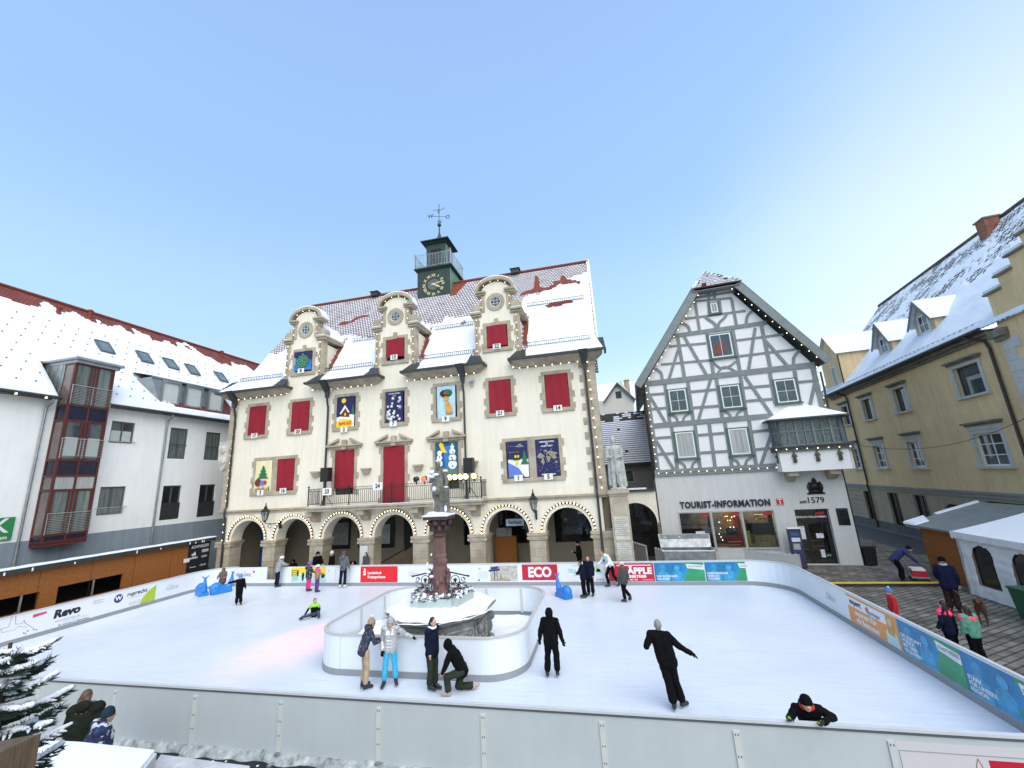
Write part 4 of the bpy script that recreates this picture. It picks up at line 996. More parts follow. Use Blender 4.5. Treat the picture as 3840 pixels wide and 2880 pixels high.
b = MB(); b.hexa([(-.25, -.25, .02), (.25, -.25, .02), (.25, .25, .02), (-.25, .25, .02)], [(-.3, -.3, .9), (.3, -.3, .9), (.3, .3, .9), (-.3, .3, .9)]); b.build('body', black, k); MB().box(-.33, .33, -.33, .33, .901, .98).build('lid', gut, k)

# ================================================================ PASSAGE GATE between the two houses
pg = thing('gateway_wall', 'cream wall with round-arched passage between town hall and half-timbered house', 'wall', FWF.w(-2.0, -.4, 0), FWF.ang)
b = MB(); xa, xb = -.75, 1.9; c = .62; r = 1.18; zs = 2.45; T_ = .5; N = 18
pts = [(c-r*cos(pi*j/N), zs+r*sin(pi*j/N)) for j in range(N+1)]
for y in (0, T_):
    for j in range(N):
        b.add([(pts[j][0], y, pts[j][1]), (pts[j+1][0], y, pts[j+1][1]), (pts[j+1][0], y, 4.3), (pts[j][0], y, 4.3)], [(0, 1, 2, 3)])
    b.add([(xa, y, 0), (c-r, y, 0), (c-r, y, 4.3), (xa, y, 4.3)], [(0, 1, 2, 3)]); b.add([(c+r, y, 0), (xb, y, 0), (xb, y, 4.3), (c+r, y, 4.3)], [(0, 1, 2, 3)])
for j in range(N): b.add([(pts[j][0], 0, pts[j][1]), (pts[j][0], T_, pts[j][1]), (pts[j+1][0], T_, pts[j+1][1]), (pts[j+1][0], 0, pts[j+1][1])], [(0, 1, 2, 3)])
for g in (-1, 1): b.add([(c+g*r, 0, 0), (c+g*r, T_, 0), (c+g*r, T_, zs), (c+g*r, 0, zs)], [(0, 1, 2, 3)])
b.build('arch_wall', cream, pg)
b = MB(); b.box(c-r-.15, c-r+.03, -.05, T_+.03, zs-.18, zs); b.box(c+r-.03, c+r+.15, -.05, T_+.03, zs-.18, zs); b.box(c-r-.15, c-r+.02, -.03, T_+.02, 0, zs-.18); b.box(c+r-.02, c+r+.15, -.03, T_+.02, 0, zs-.18); b.build('jamb_stones', stoneD, pg)
b = MB(); b.box(xa, xb, -.15, .7, 4.3, 4.42); cp = b.build('coping', gut, pg)
MB().box(xa+.3, xb-.5, -.1, .5, 4.421, 4.5).build('coping_snow', snow, cp)
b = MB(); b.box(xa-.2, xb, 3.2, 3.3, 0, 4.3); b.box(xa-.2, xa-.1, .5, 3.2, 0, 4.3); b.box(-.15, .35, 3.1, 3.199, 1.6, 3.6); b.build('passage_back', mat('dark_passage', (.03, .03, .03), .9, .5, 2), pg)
b = MB(); b.box(.15, .7, 3.15, 3.18, 2.4, 3.55); b.box(.8, 1.5, 3.15, 3.18, 1.5, 3.2); b.build('passage_window', glassD, pg)

# small house behind with snowy tiled roof
bk = thing('rear_house', 'small grey house with snowy tiled roof seen through the gap', 'house', FWF.w(-2.6, 6.0, 0), FWF.ang)
b = MB(); b.wall(-1.5, 3.2, 0, 6.2, [(.35, 1.25, 4.75, 5.65)], 0, .2); b.build('wall', mat('grey_rear_wall', (.26, .255, .24), .9, .1, 1), bk)
window(bk, .35, 4.75, .9, .9, mat('rear_window_frame', (.4, .4, .4), .6), 1, 1, .05)
b = MB(); n = 26
rs = MB()
for i in range(n):
    z0, z1 = 6.1+4.6*i/n, 6.1+4.6*(i+1)/n; y0, y1 = -.5+4.2*i/n, -.5+4.2*(i+1)/n
    b.add([(-1.7, y0, z0+.05), (3.3, y0, z0+.05), (3.3, y1, z1), (-1.7, y1, z1), (-1.7, y0, z0), (3.3, y0, z0)], [(0, 1, 2, 3), (4, 5, 1, 0)])
    m_ = 20
    for j in range(m_):
        x0 = -1.7+5*j/m_
        if i > n*.78 and noise.noise(Vector((x0*1.5, i*.6, 0))) < .1: continue
        if noise.noise(Vector((x0*2, i*.9, 5))) < -.62: continue
        k0 = .12+.06*noise.noise(Vector((x0*3, i, 1))); q = lambda t_: (y0+(y1-y0)*t_, z0+.05+(z1-z0-.05)*t_)
        (ya, za), (yb, zb) = q(k0), q(.95); lf = .045
        rs.add([(x0, ya-lf*.5, za+lf), (x0+.25, ya-lf*.5, za+lf), (x0+.25, yb, zb+.03), (x0, yb, zb+.03), (x0, ya, za), (x0+.25, ya, za)], [(0, 1, 2, 3), (4, 5, 1, 0)])
rf = b.build('roof', mat('dark_tiles', (.05, .045, .04), .8, .4, 5), bk); rs.build('roof_snow', snowS, rf)
MB().box(-1.7, 3.3, -.62, -.5, 6.05, 6.18).build('gutter', gut, bk)
# gabled house further behind
bk2 = thing('distant_house', 'far cream gable house with snowy roof above the gap between houses', 'house', (1.5, 52, 0), 0)
MB().prism([(-2.6, 0), (2.6, 0), (2.6, 14.3), (1.4, 16.9), (-.6, 14.5), (-2.6, 14.5)], 0, 4).build('wall', mat('pale_far_wall', (.62, .6, .55), .9), bk2)
b = MB(); b.add([(-1.0, -.3, 14.2), (.9, -.3, 16.6), (.9, 4, 16.6), (-1.0, 4, 14.2)], [(0, 1, 2, 3)]); b.add([(.9, -.3, 16.6), (2.9, -.3, 14.2), (2.9, 4, 14.2), (.9, 4, 16.6)], [(0, 1, 2, 3)]); b.add([(-6, 4.2, 14), (8, 4.2, 14), (8, 8, 18.3), (-6, 8, 18.3)], [(0, 1, 2, 3)])
b.build('roof', snow, bk2); MB().box(.6, 1.3, -.02, .02, 14.6, 15.5).build('window', glassD, bk2); b = MB(); b.bar((-1.0, 14.15), (.9, 16.5), .18, -.4, -.31); b.bar((2.9, 14.15), (.9, 16.5), .18, -.402, -.31); b.build('verge', timberD, bk2)
b = MB(); b.lathe([(.35, 15.5), (.35, 17.3), (.45, 17.4), (.1, 17.6)], (2.3, 3, 0), 10); b.build('chimney', mat('chimney_pot', (.35, .3, .22), .8), bk2)
# ================================================================ LEFT HOUSE
LF = Frame((-29, 15, 0), (sin(.0081557), cos(.0081557)))
lh = thing('modern_town_house', 'long white plastered house with grey base, red glazed bay and snowy roof', 'house', LF.o, LF.ang)
WN = [(3.72, 5.0, 8.95, 10.27), (3.7, 5.03, 4.74, 6.35), (7.22, 8.45, 8.12, 10.24), (9.83, 11.05, 8.12, 10.2), (7.24, 8.47, 4.1, 6.32), (9.8, 11.05, 4.06, 6.33)]
b = MB(); b.wall(-24, 22, 3.78, 11.1, WN, 0, .22); b.build('wall', lwall, lh)
b = MB(); b.wall(-24, 22, 0, 3.779, [(-24, -23.9, 0, .1)], -.03, .03); b.add([(-24, -.03, 3.779), (22, -.03, 3.779), (22, 0, 3.779), (-24, 0, 3.779)], [(0, 1, 2, 3)]); b.build('plinth', plinth, lh)
b = MB(); b.box(-24, 22, .3, 12, 0, 11.2); b.build('core_wall', lwall, lh)
gf = mat('grey_window_frame', (.085, .1, .105), .4)
curt2 = mat('curtain_glass_dim', (.13, .16, .15), .12, .6, 1.0, spec=.7, streak=(9, 1, .4))
for i, (a, c, z0, z1) in enumerate(WN):
    o = window(lh, a, z0, c-a, z1-z0, gf, 2, 1, .08, .09, .09, gm=[glass, curt2, curt2, curt2, glassD, glassD][i])
    if i == 0: MB().box(a+.1, c-.1, .1, .108, z0+.1, z0+.75).build('frosted_pane', mat('frosted_glass', (.5, .55, .53), .25, .08, 3), o)
    r_ = MB()
    if i == 0: r_.box(a-.12, c+.12, -.1, -.07, z0+.06, z0+.1)
    elif i == 1: r_.box(a-.12, c+.12, -.1, -.07, z0+.38, z0+.42); [r_.box(a, c, -.09, -.08, z0+.05+j*.06, z0+.065+j*.06) for j in range(5)]
    else:
        zz = z0+.95 if i in (2, 3) else z0+1.05; r_.box(a, c, -.03, -.0, zz, zz+.035); r_.box(a, c, -.02, -.012, z0+.05, zz-.01) if i in (4, 5) else None
    r_.build('window_rail', gut if i > 1 else steel, o)
# roof
RZL, RD = 18.95, 6.5
def lrz(d): return 11.15+(d+.5)*(RZL-11.15)/(RD+.5)
cut0, cut1 = .75, 3.15
b = MB(); zc = lrz(2.3)
b.add([(-26, -.5, 11.15), (cut0, -.5, 11.15), (cut0, RD, RZL), (-26, RD, RZL)], [(0, 1, 2, 3)]); b.add([(cut1, -.5, 11.15), (26, -.5, 11.15), (26, RD, RZL), (cut1, RD, RZL)], [(0, 1, 2, 3)])
b.add([(cut0, 1.4, lrz(1.4)), (cut1, 1.4, lrz(1.4)), (cut1, RD, RZL), (cut0, RD, RZL)], [(0, 1, 2, 3)]); b.add([(-26, RD, RZL), (26, RD, RZL), (26, 13.5, 11.15), (-26, 13.5, 11.15)], [(0, 1, 2, 3)])
b.build('roof', tilesL, lh); MB().tube([(-26, RD, RZL+.04), (26, RD, RZL+.04)], .12, 8).build('ridge_tiles', rededge, lh)
def keepL(u, v, p):
    if cut0-.05 < p.x < cut1+.05 and p.y < 1.5: return False
    if 6.2 < p.x < 12.2 and .0 < p.y < 1.75 and p.y > (7.4-p.x)*1.2: return False
    lim = RZL-.55+1.0*noise.noise(Vector((p.x*.22, 0, 7)))+.9*noise.noise(Vector((p.x*.9, p.y, 2)))+.15*noise.noise(Vector((p.x*3, p.y*3, 2)))
    if 0 < p.x < 2.4: lim -= .35
    if p.x > 9: lim -= .5
    if ((p.x+2.6)/1.0)**2+((p.z-16.6)/.55)**2 < 1+.5*noise.noise(p*1.5): return False
    if ((p.x+5.4)/.35)**2+((p.z-17.5)/.3)**2 < 1+.5*noise.noise(p*2): return False
    return p.z < lim
nL = Vector((0, -.7, .7))
snowsheet(lh, lambda u, v: (-26+48*u, -.46+(RD+.4)*v, lrz(-.46+(RD+.4)*v)), 330, 62, keepL, .08, nrm=nL)
# snow stoppers poking through
b = MB()
for i in range(9):
    d = .1+i*.55
    for j in range(60):
        s_ = -24+j*.75+(i % 2)*.37
        if cut0-.2 < s_ < cut1+.2 and d < 2.5: continue
        z = lrz(d)+.12; b.box(s_-.028, s_+.028, d-.08, d-.03, z-.02, z+.035)
tag(b.build('snow_stops', mat('grey_stops', (.16, .17, .19), .6), lh), kind='stuff')
b = MB(); b.tube([(-26, -.58, 11.08), (cut0+.1, -.58, 11.08)], .085, 8); b.tube([(cut1-.1, -.58, 11.08), (26, -.58, 11.08)], .085, 8); b.box(-26, cut0, -.5, 0, 11.02, 11.1); b.box(cut1, 26, -.5, 0, 11.02, 11.1); b.build('gutter', gut, lh)
for s0, s1 in ((.55, .55), (7.45, 6.85)):
    MB().tube([(s1+.0, -.55, 11.05), (s1, -.5, 10.85), (s1, -.12, 10.55), (s1, -.12, 2.0), (s1, -.12, 0)], .06, 10).build('downpipe', zinc, lh)
# roof windows
for px_, py_ in ((535, 425), (742, 478), (878, 512), (990, 542), (1140, 580)):
    d = 3.9
    for _ in range(5):
        s_, z_ = LF.px(*r7(px_, py_), d); d = max(0, (z_-11.15)*(RD+.5)/(RZL-11.15)-.5)*.5+d*.5
    o = thing('roof_window', '', '')  if 0 else None
    al = math.atan2(RZL-11.15, RD+.5)
    M_ = Matrix.Translation((s_, d, lrz(d))) @ Matrix.Rotation(al-pi/2, 4, 'X')
    b = MB(); b.T = M_; w_, h_ = .42, .62; b.box(-w_, -w_+.09, -.2, .02, -h_, h_); b.box(w_-.09, w_, -.2, .02, -h_, h_); b.box(-w_+.09, w_-.09, -.2, .02, -h_, -h_+.1); b.box(-w_+.09, w_-.09, -.2, .02, h_-.1, h_)
    fo = b.build('roof_window', gf, lh); b = MB(); b.T = M_; b.box(-w_+.09, w_-.09, -.17, -.15, -h_+.1, h_-.1); b.build('pane', mat('skylight_glass', (.13, .18, .19), .06, .3, 1, spec=.9), fo)
# vent pipes on the roof
for px_, py_ in ((300, 250), (465, 262), (1148, 465)):
    d = 5.5
    for _ in range(6):
        s_, z_ = LF.px(*r7(px_, py_), d); d = max(0, (z_-11.15)*(RD+.5)/(RZL-11.15)-.5)*.5+d*.5
    b = MB(); b.lathe([(.12, -.5), (.12, .45), (.17, .46), (.17, .55), (.05, .62)], (s_, d, lrz(d)), 10); b.build('vent_pipe', rededge, lh)
# dormer group of three
d0 = .75; zt, zb = 13.75, 12.15
d0 = .05; zb = 11.85; AB = [tuple(LF.px(x_, y_, d0)[0] for x_, y_ in q) for q in (((613, 1475), (672, 1475)), ((703, 1490), (757, 1490)), ((787, 1505), (834, 1505)))]; sL0 = LF.px(542, 1406, 1.2)[0]; zt = LF.px(640, 1428, d0)[1]
b = MB(); b.add([(5.6, d0, zt+.1), (11.9, d0, zt+.1), (11.9, 3.0, zt+.75), (5.6, 3.0, zt+.75), (5.6, d0, zt), (11.9, d0, zt)], [(0, 1, 2, 3), (4, 5, 1, 0)])
b.add([(5.65, d0+.1, zt+.05), (5.65, 1.6, lrz(1.6)), (AB[0][0]-.1, d0+.1, zb)], [(0, 1, 2)]) 
dg = b.build('dormer', zinc, lh)
MB().add([(5.75, d0+.1, zt+.14), (11.9, d0+.1, zt+.14), (11.9, 3.1, zt+.86), (5.75, 3.1, zt+.86)], [(0, 1, 2, 3)]).build('dormer_snow', snow, dg)
shut = mat('roller_shutter', (.55, .58, .56), .5, .05, 2, .3, 60, streak=(.2, 1, 3))
for s_, s9 in AB:
    w_ = s9-s_; b = MB(); b.box(s_-.12, s_, d0+.02, 2.6, zb, zt); b.box(s_+w_, s_+w_+.12, d0+.02, 2.6, zb, zt); b.box(s_, s_+w_, d0+.02, .95, zt-.14, zt-.002); b.box(s_, s_+w_, d0+.02, .95, zb, zb+.08)
    o = b.build('dormer_window', zinc, dg); MB().box(s_, s_+w_, d0+.12, d0+.14, zb+.08, zt-.14).build('roller_shutter', shut, o)
b = MB(); b.add([(5.7, d0+.1, zt), (AB[0][0]-.1, d0+.1, zb), (AB[0][0]-.1, d0+.1, zt)], [(0, 1, 2)]); [b.add([(q+.12, d0+.3, zb), (r_-.12, d0+.3, zb), (r_-.12, d0+.3, zt), (q+.12, d0+.3, zt)], [(0, 1, 2, 3)]) for q, r_ in ((AB[0][1], AB[1][0]), (AB[1][1], AB[2][0]))]; b.build('dormer_cheek', zinc, dg)
# glazed bay
s0, s1, d_ = 1.0, 2.92, -.85
bay = MB()
for z in (3.62, 3.95, 6.2, 6.95, 7.78, 9.9, 10.75, 13.1):
    bay.box(s0+.1, s1-.1, d_, d_+.08, z-.05, z+.06); bay.box(s0, s0+.08, d_+.1, -.01, z-.05, z+.06); bay.box(s1-.08, s1, d_+.1, -.01, z-.05, z+.06)
for s_ in (s0, s1-.1): bay.box(s_, s_+.1, d_-.005, d_+.1, 3.5, 13.25)
bay.box((s0+s1)/2-.05, (s0+s1)/2+.05, d_+.003, d_+.075, 3.6, 13.2); bay.box(s0+.002, s0+.08, -.1, -.005, 3.5, 12.0); bay.box(s1-.08, s1-.002, -.1, -.005, 3.5, 12.0)
bay.box(s0+.01, s1-.01, d_+.01, -.01, 3.42, 3.55)
# wider sashes
for z0, z1 in ((4.0, 6.15), (7.84, 9.85), (10.82, 13.05)):
    m_ = (s0+s1)/2
    for g in (-1, 1): bay.box(m_+g*.16-.05, m_+g*.16+.05, d_+.006, d_+.07, z0, z1) if z0 != 3 else None
    bay.box(s0+.101, s0+.17, d_+.006, d_+.07, z0, z1); bay.box(s1-.17, s1-.101, d_+.006, d_+.07, z0, z1)
bo = bay.build('glazed_bay', redf, lh)
def pn(a, c, z0, z1, m_, nm='pane', dd=.04): MB().box(a, c, d_+dd, d_+dd+.01, z0, z1).build(nm, m_, bo)
for z0, z1, m_ in ((3.62, 3.95, navy), (4.0, 6.2, curt2), (6.2, 6.95, curt), (6.95, 7.78, navy), (7.8, 9.9, glass), (9.9, 10.75, navy), (10.8, 13.1, curt2)):
    pn(s0+.1, s1-.1, z0, z1, m_)
    MB().box(s0+.04, s0+.05, d_+.1, -.01, z0, z1).build('side_pane', mat('bay_side_glass', (.16, .13, .12), .15, .3, 1.2, spec=.6) if m_ is not navy else navy, bo)
    MB().box(s1-.05, s1-.04, d_+.1, -.01, z0, z1).build('side_pane', m_, bo)
pn(s0+.15, s1-.15, 8.0, 9.0, mat('frosted_glass', (.5, .5, .5)), 'frosted_pane', .03)
for z0 in (3.98, 7.86, 10.8):
    b = MB()
    for j in range(11): b.box(s0+.02, s1-.02, d_-.07, d_-.06, z0+.08+j*.085, z0+.095+j*.085)
    b.box(s0, s1, d_-.085, d_-.05, z0+1.04, z0+1.08)
    for s_ in (s0+.02, (s0+s1)/2, s1-.04): b.box(s_, s_+.025, d_-.08, d_-.045, z0, z0+1.05)
    b.build('bay_railing', steel, bo)
# bay dormer box
b = MB(); b.box(s0-.12, s1+.3, d_-.25, 3.0, 13.3, 13.42); b.box(s0-.02, s1+.15, d_-.12, 2.9, 13.12, 13.299); tp = b.build('bay_roof', zinc, lh)
MB().box(s0-.1, s1+.2, d_-.15, 3.05, 13.421, 13.52).build('bay_roof_snow', snow, tp)
MB().box(s1-.02, s1, -.1, 2.4, 11.0, 13.12).build('bay_cheek', zinc, lh)
b = MB(); b.box(s0+.0, s0+.02, -.1, 2.4, 11.0, 13.12)
for j in range(6): b.box(s0-.02, s0+.0, .05+j*.4, .08+j*.4, 11.2+j*.35, 13.12)
b.build('bay_cheek', zinc, lh)
# green corner sign
gs = thing('green_sign', 'green square sign with a white letter K on the left white wall', 'sign', LF.w(-.5, -.03, 4.4), LF.ang)
gm = mat('sign_green', (.015, .24, .07), .5)
MB().box(-.75, .78, -.06, 0, -.48, .6).build('sign_panel', gm, gs)
text(gs, 'K', .95, white, (.28, -.07, .18), ext=.004, bold=.015); text(gs, 'um', .26, white, (.45, -.07, -.35), ext=.003, bold=.004)
# ================================================================ OCHRE HOUSE
yh = thing('ochre_house', 'long ochre plastered house with stone window frames and snowy dormered roof', 'house', YF.o, YF.ang)
U = [(2.35, 3.45), (6.1, 7.5), (10.7, 12.1), (16.95, 18.85)]
def yw(i, up):
    a, c = U[i]; return (a, c, 8.5, 10.1) if up else (a, c, 4.75, 6.45)
ops = [yw(i, u) for i in range(4) for u in (0, 1)]
lowo = [(2.55, 3.75, .5, 2.88), (6.35, 7.8, .45, 2.92), (9.65, 11.1, .45, 2.92), (16.3, 19.0, .9, 2.92)]
b = MB(); b.wall(-6, 40, 3.42, 11.4, ops, 0, .28); b.build('wall', yel, yh)
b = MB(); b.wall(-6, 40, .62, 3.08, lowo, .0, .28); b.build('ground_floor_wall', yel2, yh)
b = MB(); b.box(-6, 40, -.06, .02, -.02, .62); b.build('plinth', mat('dark_plinth', (.10, .105, .11), .8, .3, 2, .3, 20), yh)
b = MB(); b.box(-6, 40, -.12, .02, 3.3, 3.42); b.box(-6, 40, -.06, .02, 3.08, 3.299); b.build('string_course', bandg, yh)
for j in range(6): MB().box(-6, 2.2, -.012, .0, .9+j*.38, .93+j*.38).build('rustication_groove', stoneD, yh)
b = MB(); b.box(-6, 40, .4, 14, 0, 11.4); b.build('core_wall', yel, yh)
ys = mat('grey_white_stone', (.52, .53, .50), .8, .12, 2, .3, 25)
for i in range(4):
    for up in (0, 1):
        a, c, z0, z1 = yw(i, up)
        s = MB(); f = .2; s.box(a-f, a, -.06, .02, z0, z1); s.box(c, c+f, -.06, .02, z0, z1); s.box(a-f, c+f, -.06, .02, z1, z1+.2); s.box(a-f-.08, c+f+.08, -.16, .02, z0-.12, z0-.001)
        if not up: s.box(a-f, c+f, -.1, .02, z1+.201, z1+.42)
        s.box(a, a+.02, -.02, .2, z0, z1) if 0 else None
        o = s.build('window_surround', ys, yh)
        h = MB(); zt = z1+(.2 if up else .42); h.box(a-f-.16, c+f+.16, -.26, .02, zt+.1, zt+.2); h.box(a-f-.06, c+f+.06, -.16, .02, zt+.001, zt+.099); h.build('window_hood', stoneD, o)
        if up: window(yh, a, z0, c-a, z1-z0, mat('dark_green_frame', (.04, .06, .055), .4), 1, 1, .16, .07, gm=glass)
        else: window(yh, a, z0, c-a, z1-z0, white, 2, 3, .12, .09, .05, gm=glass)
for a, c, z0, z1 in lowo: 
    window(yh, a, z0, c-a, z1-z0, mat('black_frame', (.012, .012, .012), .5), 2, 2, .15, .07, gm=glassD)
b = MB(); b.add([(13.3, -.02, 2.55), (14.6, -.02, 2.55), (14.6, -.7, 2.0), (13.3, -.7, 2.0), (14.6, -.7, 1.85), (13.3, -.7, 1.85)], [(0, 1, 2, 3), (3, 2, 4, 5)]); b.box(13.35, 14.55, -.05, -.0, 1.3, 2.5) ; b.build('awning', glassD, yh)
# cornice and gutter
b = MB(); b.box(1.0, 20.4, -.2, .02, 11.0, 11.15); b.box(1.0, 20.4, -.35, .02, 11.151, 11.3); b.build('cornice', stoneD, yh)
b = MB(); b.tube([(.6, -.6, 11.42), (20.5, -.6, 11.42)], .09, 8); b.box(.8, 20.4, -.55, .02, 11.301, 11.4); b.build('gutter', gut, yh)
for s_, q in ((4.0, 0), (20.0, .1)):
    b = MB(); b.tube([(s_-.7, -.6, 11.4), (s_-.4, -.5, 11.15), (s_-.1, -.15, 10.9), (s_, -.12, 10.5), (s_, -.12, 3.6), (s_, -.2, 3.4), (s_, -.14, 3.0), (s_, -.14, 0)], .07, 8); b.build('downpipe', mat('brown_pipe', (.045, .03, .025), .5), yh)
# roof
RDY = 8.0; _, RZY = YF.px(3664, 882, RDY); RZY += 0
def yrz(d): return 11.4+(d+.55)*(RZY-11.4)/(RDY+.55) - .5*sin(pi*min(1, max(0, (d+.55)/3)))*0
sL, _ = YF.px(3297, 1149, RDY)
b = MB()
b.add([(-1.5, -.55, 11.4), (40, -.55, 11.4), (40, RDY, RZY), (sL, RDY, RZY)], [(0, 1, 2, 3)]); b.add([(-1.5, -.55, 11.4), (sL, RDY, RZY), (-1.5, 16.5, 11.4)], [(0, 1, 2)])
b.build('roof', tilesY, yh)
def keepY(u, v, p):
    lim = 15.2+1.2*noise.noise(Vector((p.x*.3, p.y*.6, 3)))+.7*noise.noise(Vector((p.x*1.2, p.y, 3)))+max(0, p.x-11)*.25
    return p.z < lim
ny = Vector((0, -.75, .66))
snowsheet(yh, lambda u, v: (-.6+(40.5*u)+(sL+1)*v*.35*(1-u), -.5+6.5*v, yrz(-.5+6.5*v)), 260, 56, keepY, .08, nrm=ny)
# loose snow in streaks higher up
def keepY2(u, v, p):
    return noise.noise(Vector((p.x*.35, p.z*.8, 9)))+.8*noise.noise(Vector((p.x*3.2, p.z*5, 1))) > -.10+(.035*(p.z-15)) and not (p.x > 15 and p.z > RZY-2.5)
snowsheet(yh, lambda u, v: (sL*(.3+.7*v)+(34*u), 2.0+(RDY-2.1)*v, yrz(2.0+(RDY-2.1)*v)), 300, 64, keepY2, .05, nrm=ny, m=snowS)
# moss-dark bare patch
b = MB(); b.tube([(sL, RDY, RZY+.05), (40, RDY, RZY+.05)], .16, 6); b.build('ridge_tiles', mat('mossy_tiles', (.09, .075, .06), .9, .5, 5, .6, 12), yh)
# chimney
for px_, py_, w_ in ((1078, 118, .40),):
    s_, z_ = YF.px(*r6(px_, py_), RDY-.8)
    b = MB(); b.box(s_-w_, s_+w_, RDY-1.15, RDY-.35, RZY-3, z_+.1); co = b.build('chimney', brickmat('chimney_brick', (.34, .12, .06), (.25, .08, .045), (.2, .12, .09), .3, .1, .012), yh)
    MB().box(s_-w_-.08, s_+w_+.08, RDY-1.23, RDY-.27, z_+.1, z_+.2).build('chimney_cap', stoneD, co)
# snow guard
b = MB()
for j in range(42):
    s_ = 1+19.2*j/42; b.box(s_, s_+.02, -.35, -.1, yrz(-.3), yrz(-.3)+.22)
for z in (.1, .2): b.tube([(1, -.3, yrz(-.3)+z), (20.4, -.3, yrz(-.3)+z)], .014, 4)
b.build('snow_guard', steel, yh)
# two gabled dormers
for s0, s1, zt in ((8.5, 10.4, 15.4), (13.3, 15.2, 15.2)):
    c = (s0+s1)/2; d0 = .85; zb = yrz(d0); ze = 13.85
    b = MB(); b.prism([(s0, zb-.1), (s1, zb-.1), (s1, ze), (c, zt), (s0, ze)], d0, d0+.3)
    for x in (s0+.01, s1-.01): b.add([(x, d0+.02, zb-.2), (x, d0+2.3, ze), (x, d0+.02, ze)], [(0, 1, 2)])
    o = b.build('gabled_dormer', yel, yh)
    window(o, c-.5, zb+.1, 1.0, 1.2, white, 2, 2, d0-.05, .1, .05)
    f = MB(); f.box(c-.68, c-.5, d0-.04, d0+.02, zb, zb+1.5); f.box(c+.5, c+.68, d0-.04, d0+.02, zb, zb+1.5); f.box(c-.5, c+.5, d0-.04, d0+.02, zb+1.3, zb+1.5); f.build('dormer_frame', ys, o)
    yr = lambda z: (z-11.4)*(RDY+.55)/(RZY-11.4)-.55
    f = MB(); zr = zt+.12
    for g, x in ((-1, s0-.25), (1, s1+.25)):
        f.add([(c, d0-.3, zr), (x, d0-.3, ze-.15), (x, yr(ze)+.2, ze-.15), (c, yr(zr)+.1, zr)], [(0, 1, 2, 3)])
    rf = f.build('dormer_roof', snow, o)
    f = MB()
    for g, x in ((-1, s0-.25), (1, s1+.25)): f.bar((c, zr-.12), (x, ze-.27), .16, d0-.34-.002*g, d0-.3)
    f.build('dormer_verge', timber, o)
# cross gable at the far left
c0, c1, zt, ze, d0 = .55, 3.1, 0, 14.2, -.05
_, zt = YF.px(*r6(205, 745), -.05); _, ze = YF.px(*r6(290, 815), -.05)
sA, _ = YF.px(*r6(195, 860), -.05); sB, _ = YF.px(*r6(292, 900), -.05); sC, _ = YF.px(*r6(205, 745), -.05)
b = MB(); b.prism([(sA-.6, 11.0), (sB, 11.0), (sB, ze), (sC, zt), (sA-.6, ze+.4)], -.05, .3); b.box(sB-.05, sB-.001, .3, 5, 11.3, ze) ; o = b.build('cross_gable', yel, yh)
b = MB(); yr = lambda z: (z-11.4)*(RDY+.55)/(RZY-11.4)-.55
b.add([(sC, -.3, zt+.1), (sB+.25, -.3, ze-.1), (sB+.25, yr(ze)+.5, ze-.1), (sC, yr(zt)+1.5, zt+.1)], [(0, 1, 2, 3)]); b.add([(sC, -.3, zt+.1), (sA-1, -.3, ze), (sA-1, 4, ze), (sC, yr(zt), zt+.1)], [(0, 1, 2, 3)]); b.build('cross_gable_roof', snow, o)
wa, wz0 = YF.px(*r6(240, 990), -.06); wb, wz1 = YF.px(*r6(275, 870), -.06)
window(o, (wa+wb)/2-.45, 11.9, .95, 1.9, white, 1, 1, -.1, .1)
MB().tube([(sB+.06, -.12, ze-.2), (sB+.06, -.12, 11.5)], .06, 8).build('downpipe', gut, o)
# stepped gable wing at the right
st = thing('stepped_gable_wing', 'ochre stepped gable with snow on its steps at the right edge', 'house', YF.o, YF.ang)
dS = -.35
S1 = [YF.px(*r6(a, c), dS) for a, c in ((1085, 520), (1140, 410), (1200, 300), (1258, 190))]
s0_ = YF.px(*r6(1125, 690), dS)[0]
pts = [(s0_, 11.2)]; zs_ = [p_[1] for p_ in S1]; xs_ = [p_[0] for p_ in S1]
step = 1.45
outl = [(xs_[0], 0), (xs_[0], zs_[0])]
for i in range(1, 6):
    xx = xs_[0]+i*(xs_[3]-xs_[0])/3; zz = zs_[0]+(i-1)*(zs_[3]-zs_[0])/3; zn = zz+(zs_[3]-zs_[0])/3
    outl += [(xx, zz), (xx, zn)]
xe = outl[-1][0]+4; outl += [(xe, outl[-1][1]), (xe, 0)]
b = MB(); b.prism(outl[::-1][::-1], dS, .4); b.build('stepped_wall', yel, st)
b = MB(); b2 = MB()
for i in range(5):
    xa = outl[1+2*i][0]; xb = outl[2+2*i][0]; z = outl[1+2*i][1]
    b.box(xa-.12, xb+.02, dS-.12, .45, z+.001, z+.1); b2.box(xa-.08, xb-.05, dS-.08, .42, z+.101, z+.24)
b.build('step_coping', stoneD, st); b2.build('step_snow', snow, st)
b = MB(); z = 0; k_ = 0
while z < 10.6:
    ex_ = .35 if k_ % 2 else 0; b.box(xs_[0]-.03, xs_[0]+.55+ex_, dS-.04, .38, z, z+.52); z += .53; k_ += 1
b.build('corner_quoins', ys, st)
b = MB(); b.box(xs_[0]-.4, xs_[0]+.5, dS-.25, .3, 10.75, 11.1); b.box(xs_[0]-.25, xs_[0]+.45, dS-.15, .3, 10.55, 10.749); b.build('corner_console', stoneD, st)
# overhead cable with a wire from oriel to the ochre house
a = FWF.w(10.2, -.9, 6.35); c = YF.w(22, -.3, 7.2)
cb = thing('overhead_cable', 'thin dark cable sagging between oriel and ochre house', 'cable', a)
pts = [(a.lerp(c, i/16)-a)-Vector((0, 0, .9*4*(i/16)*(1-i/16))) for i in range(17)]
MB().tube(pts, .014, 5).build('cable', iron, cb)
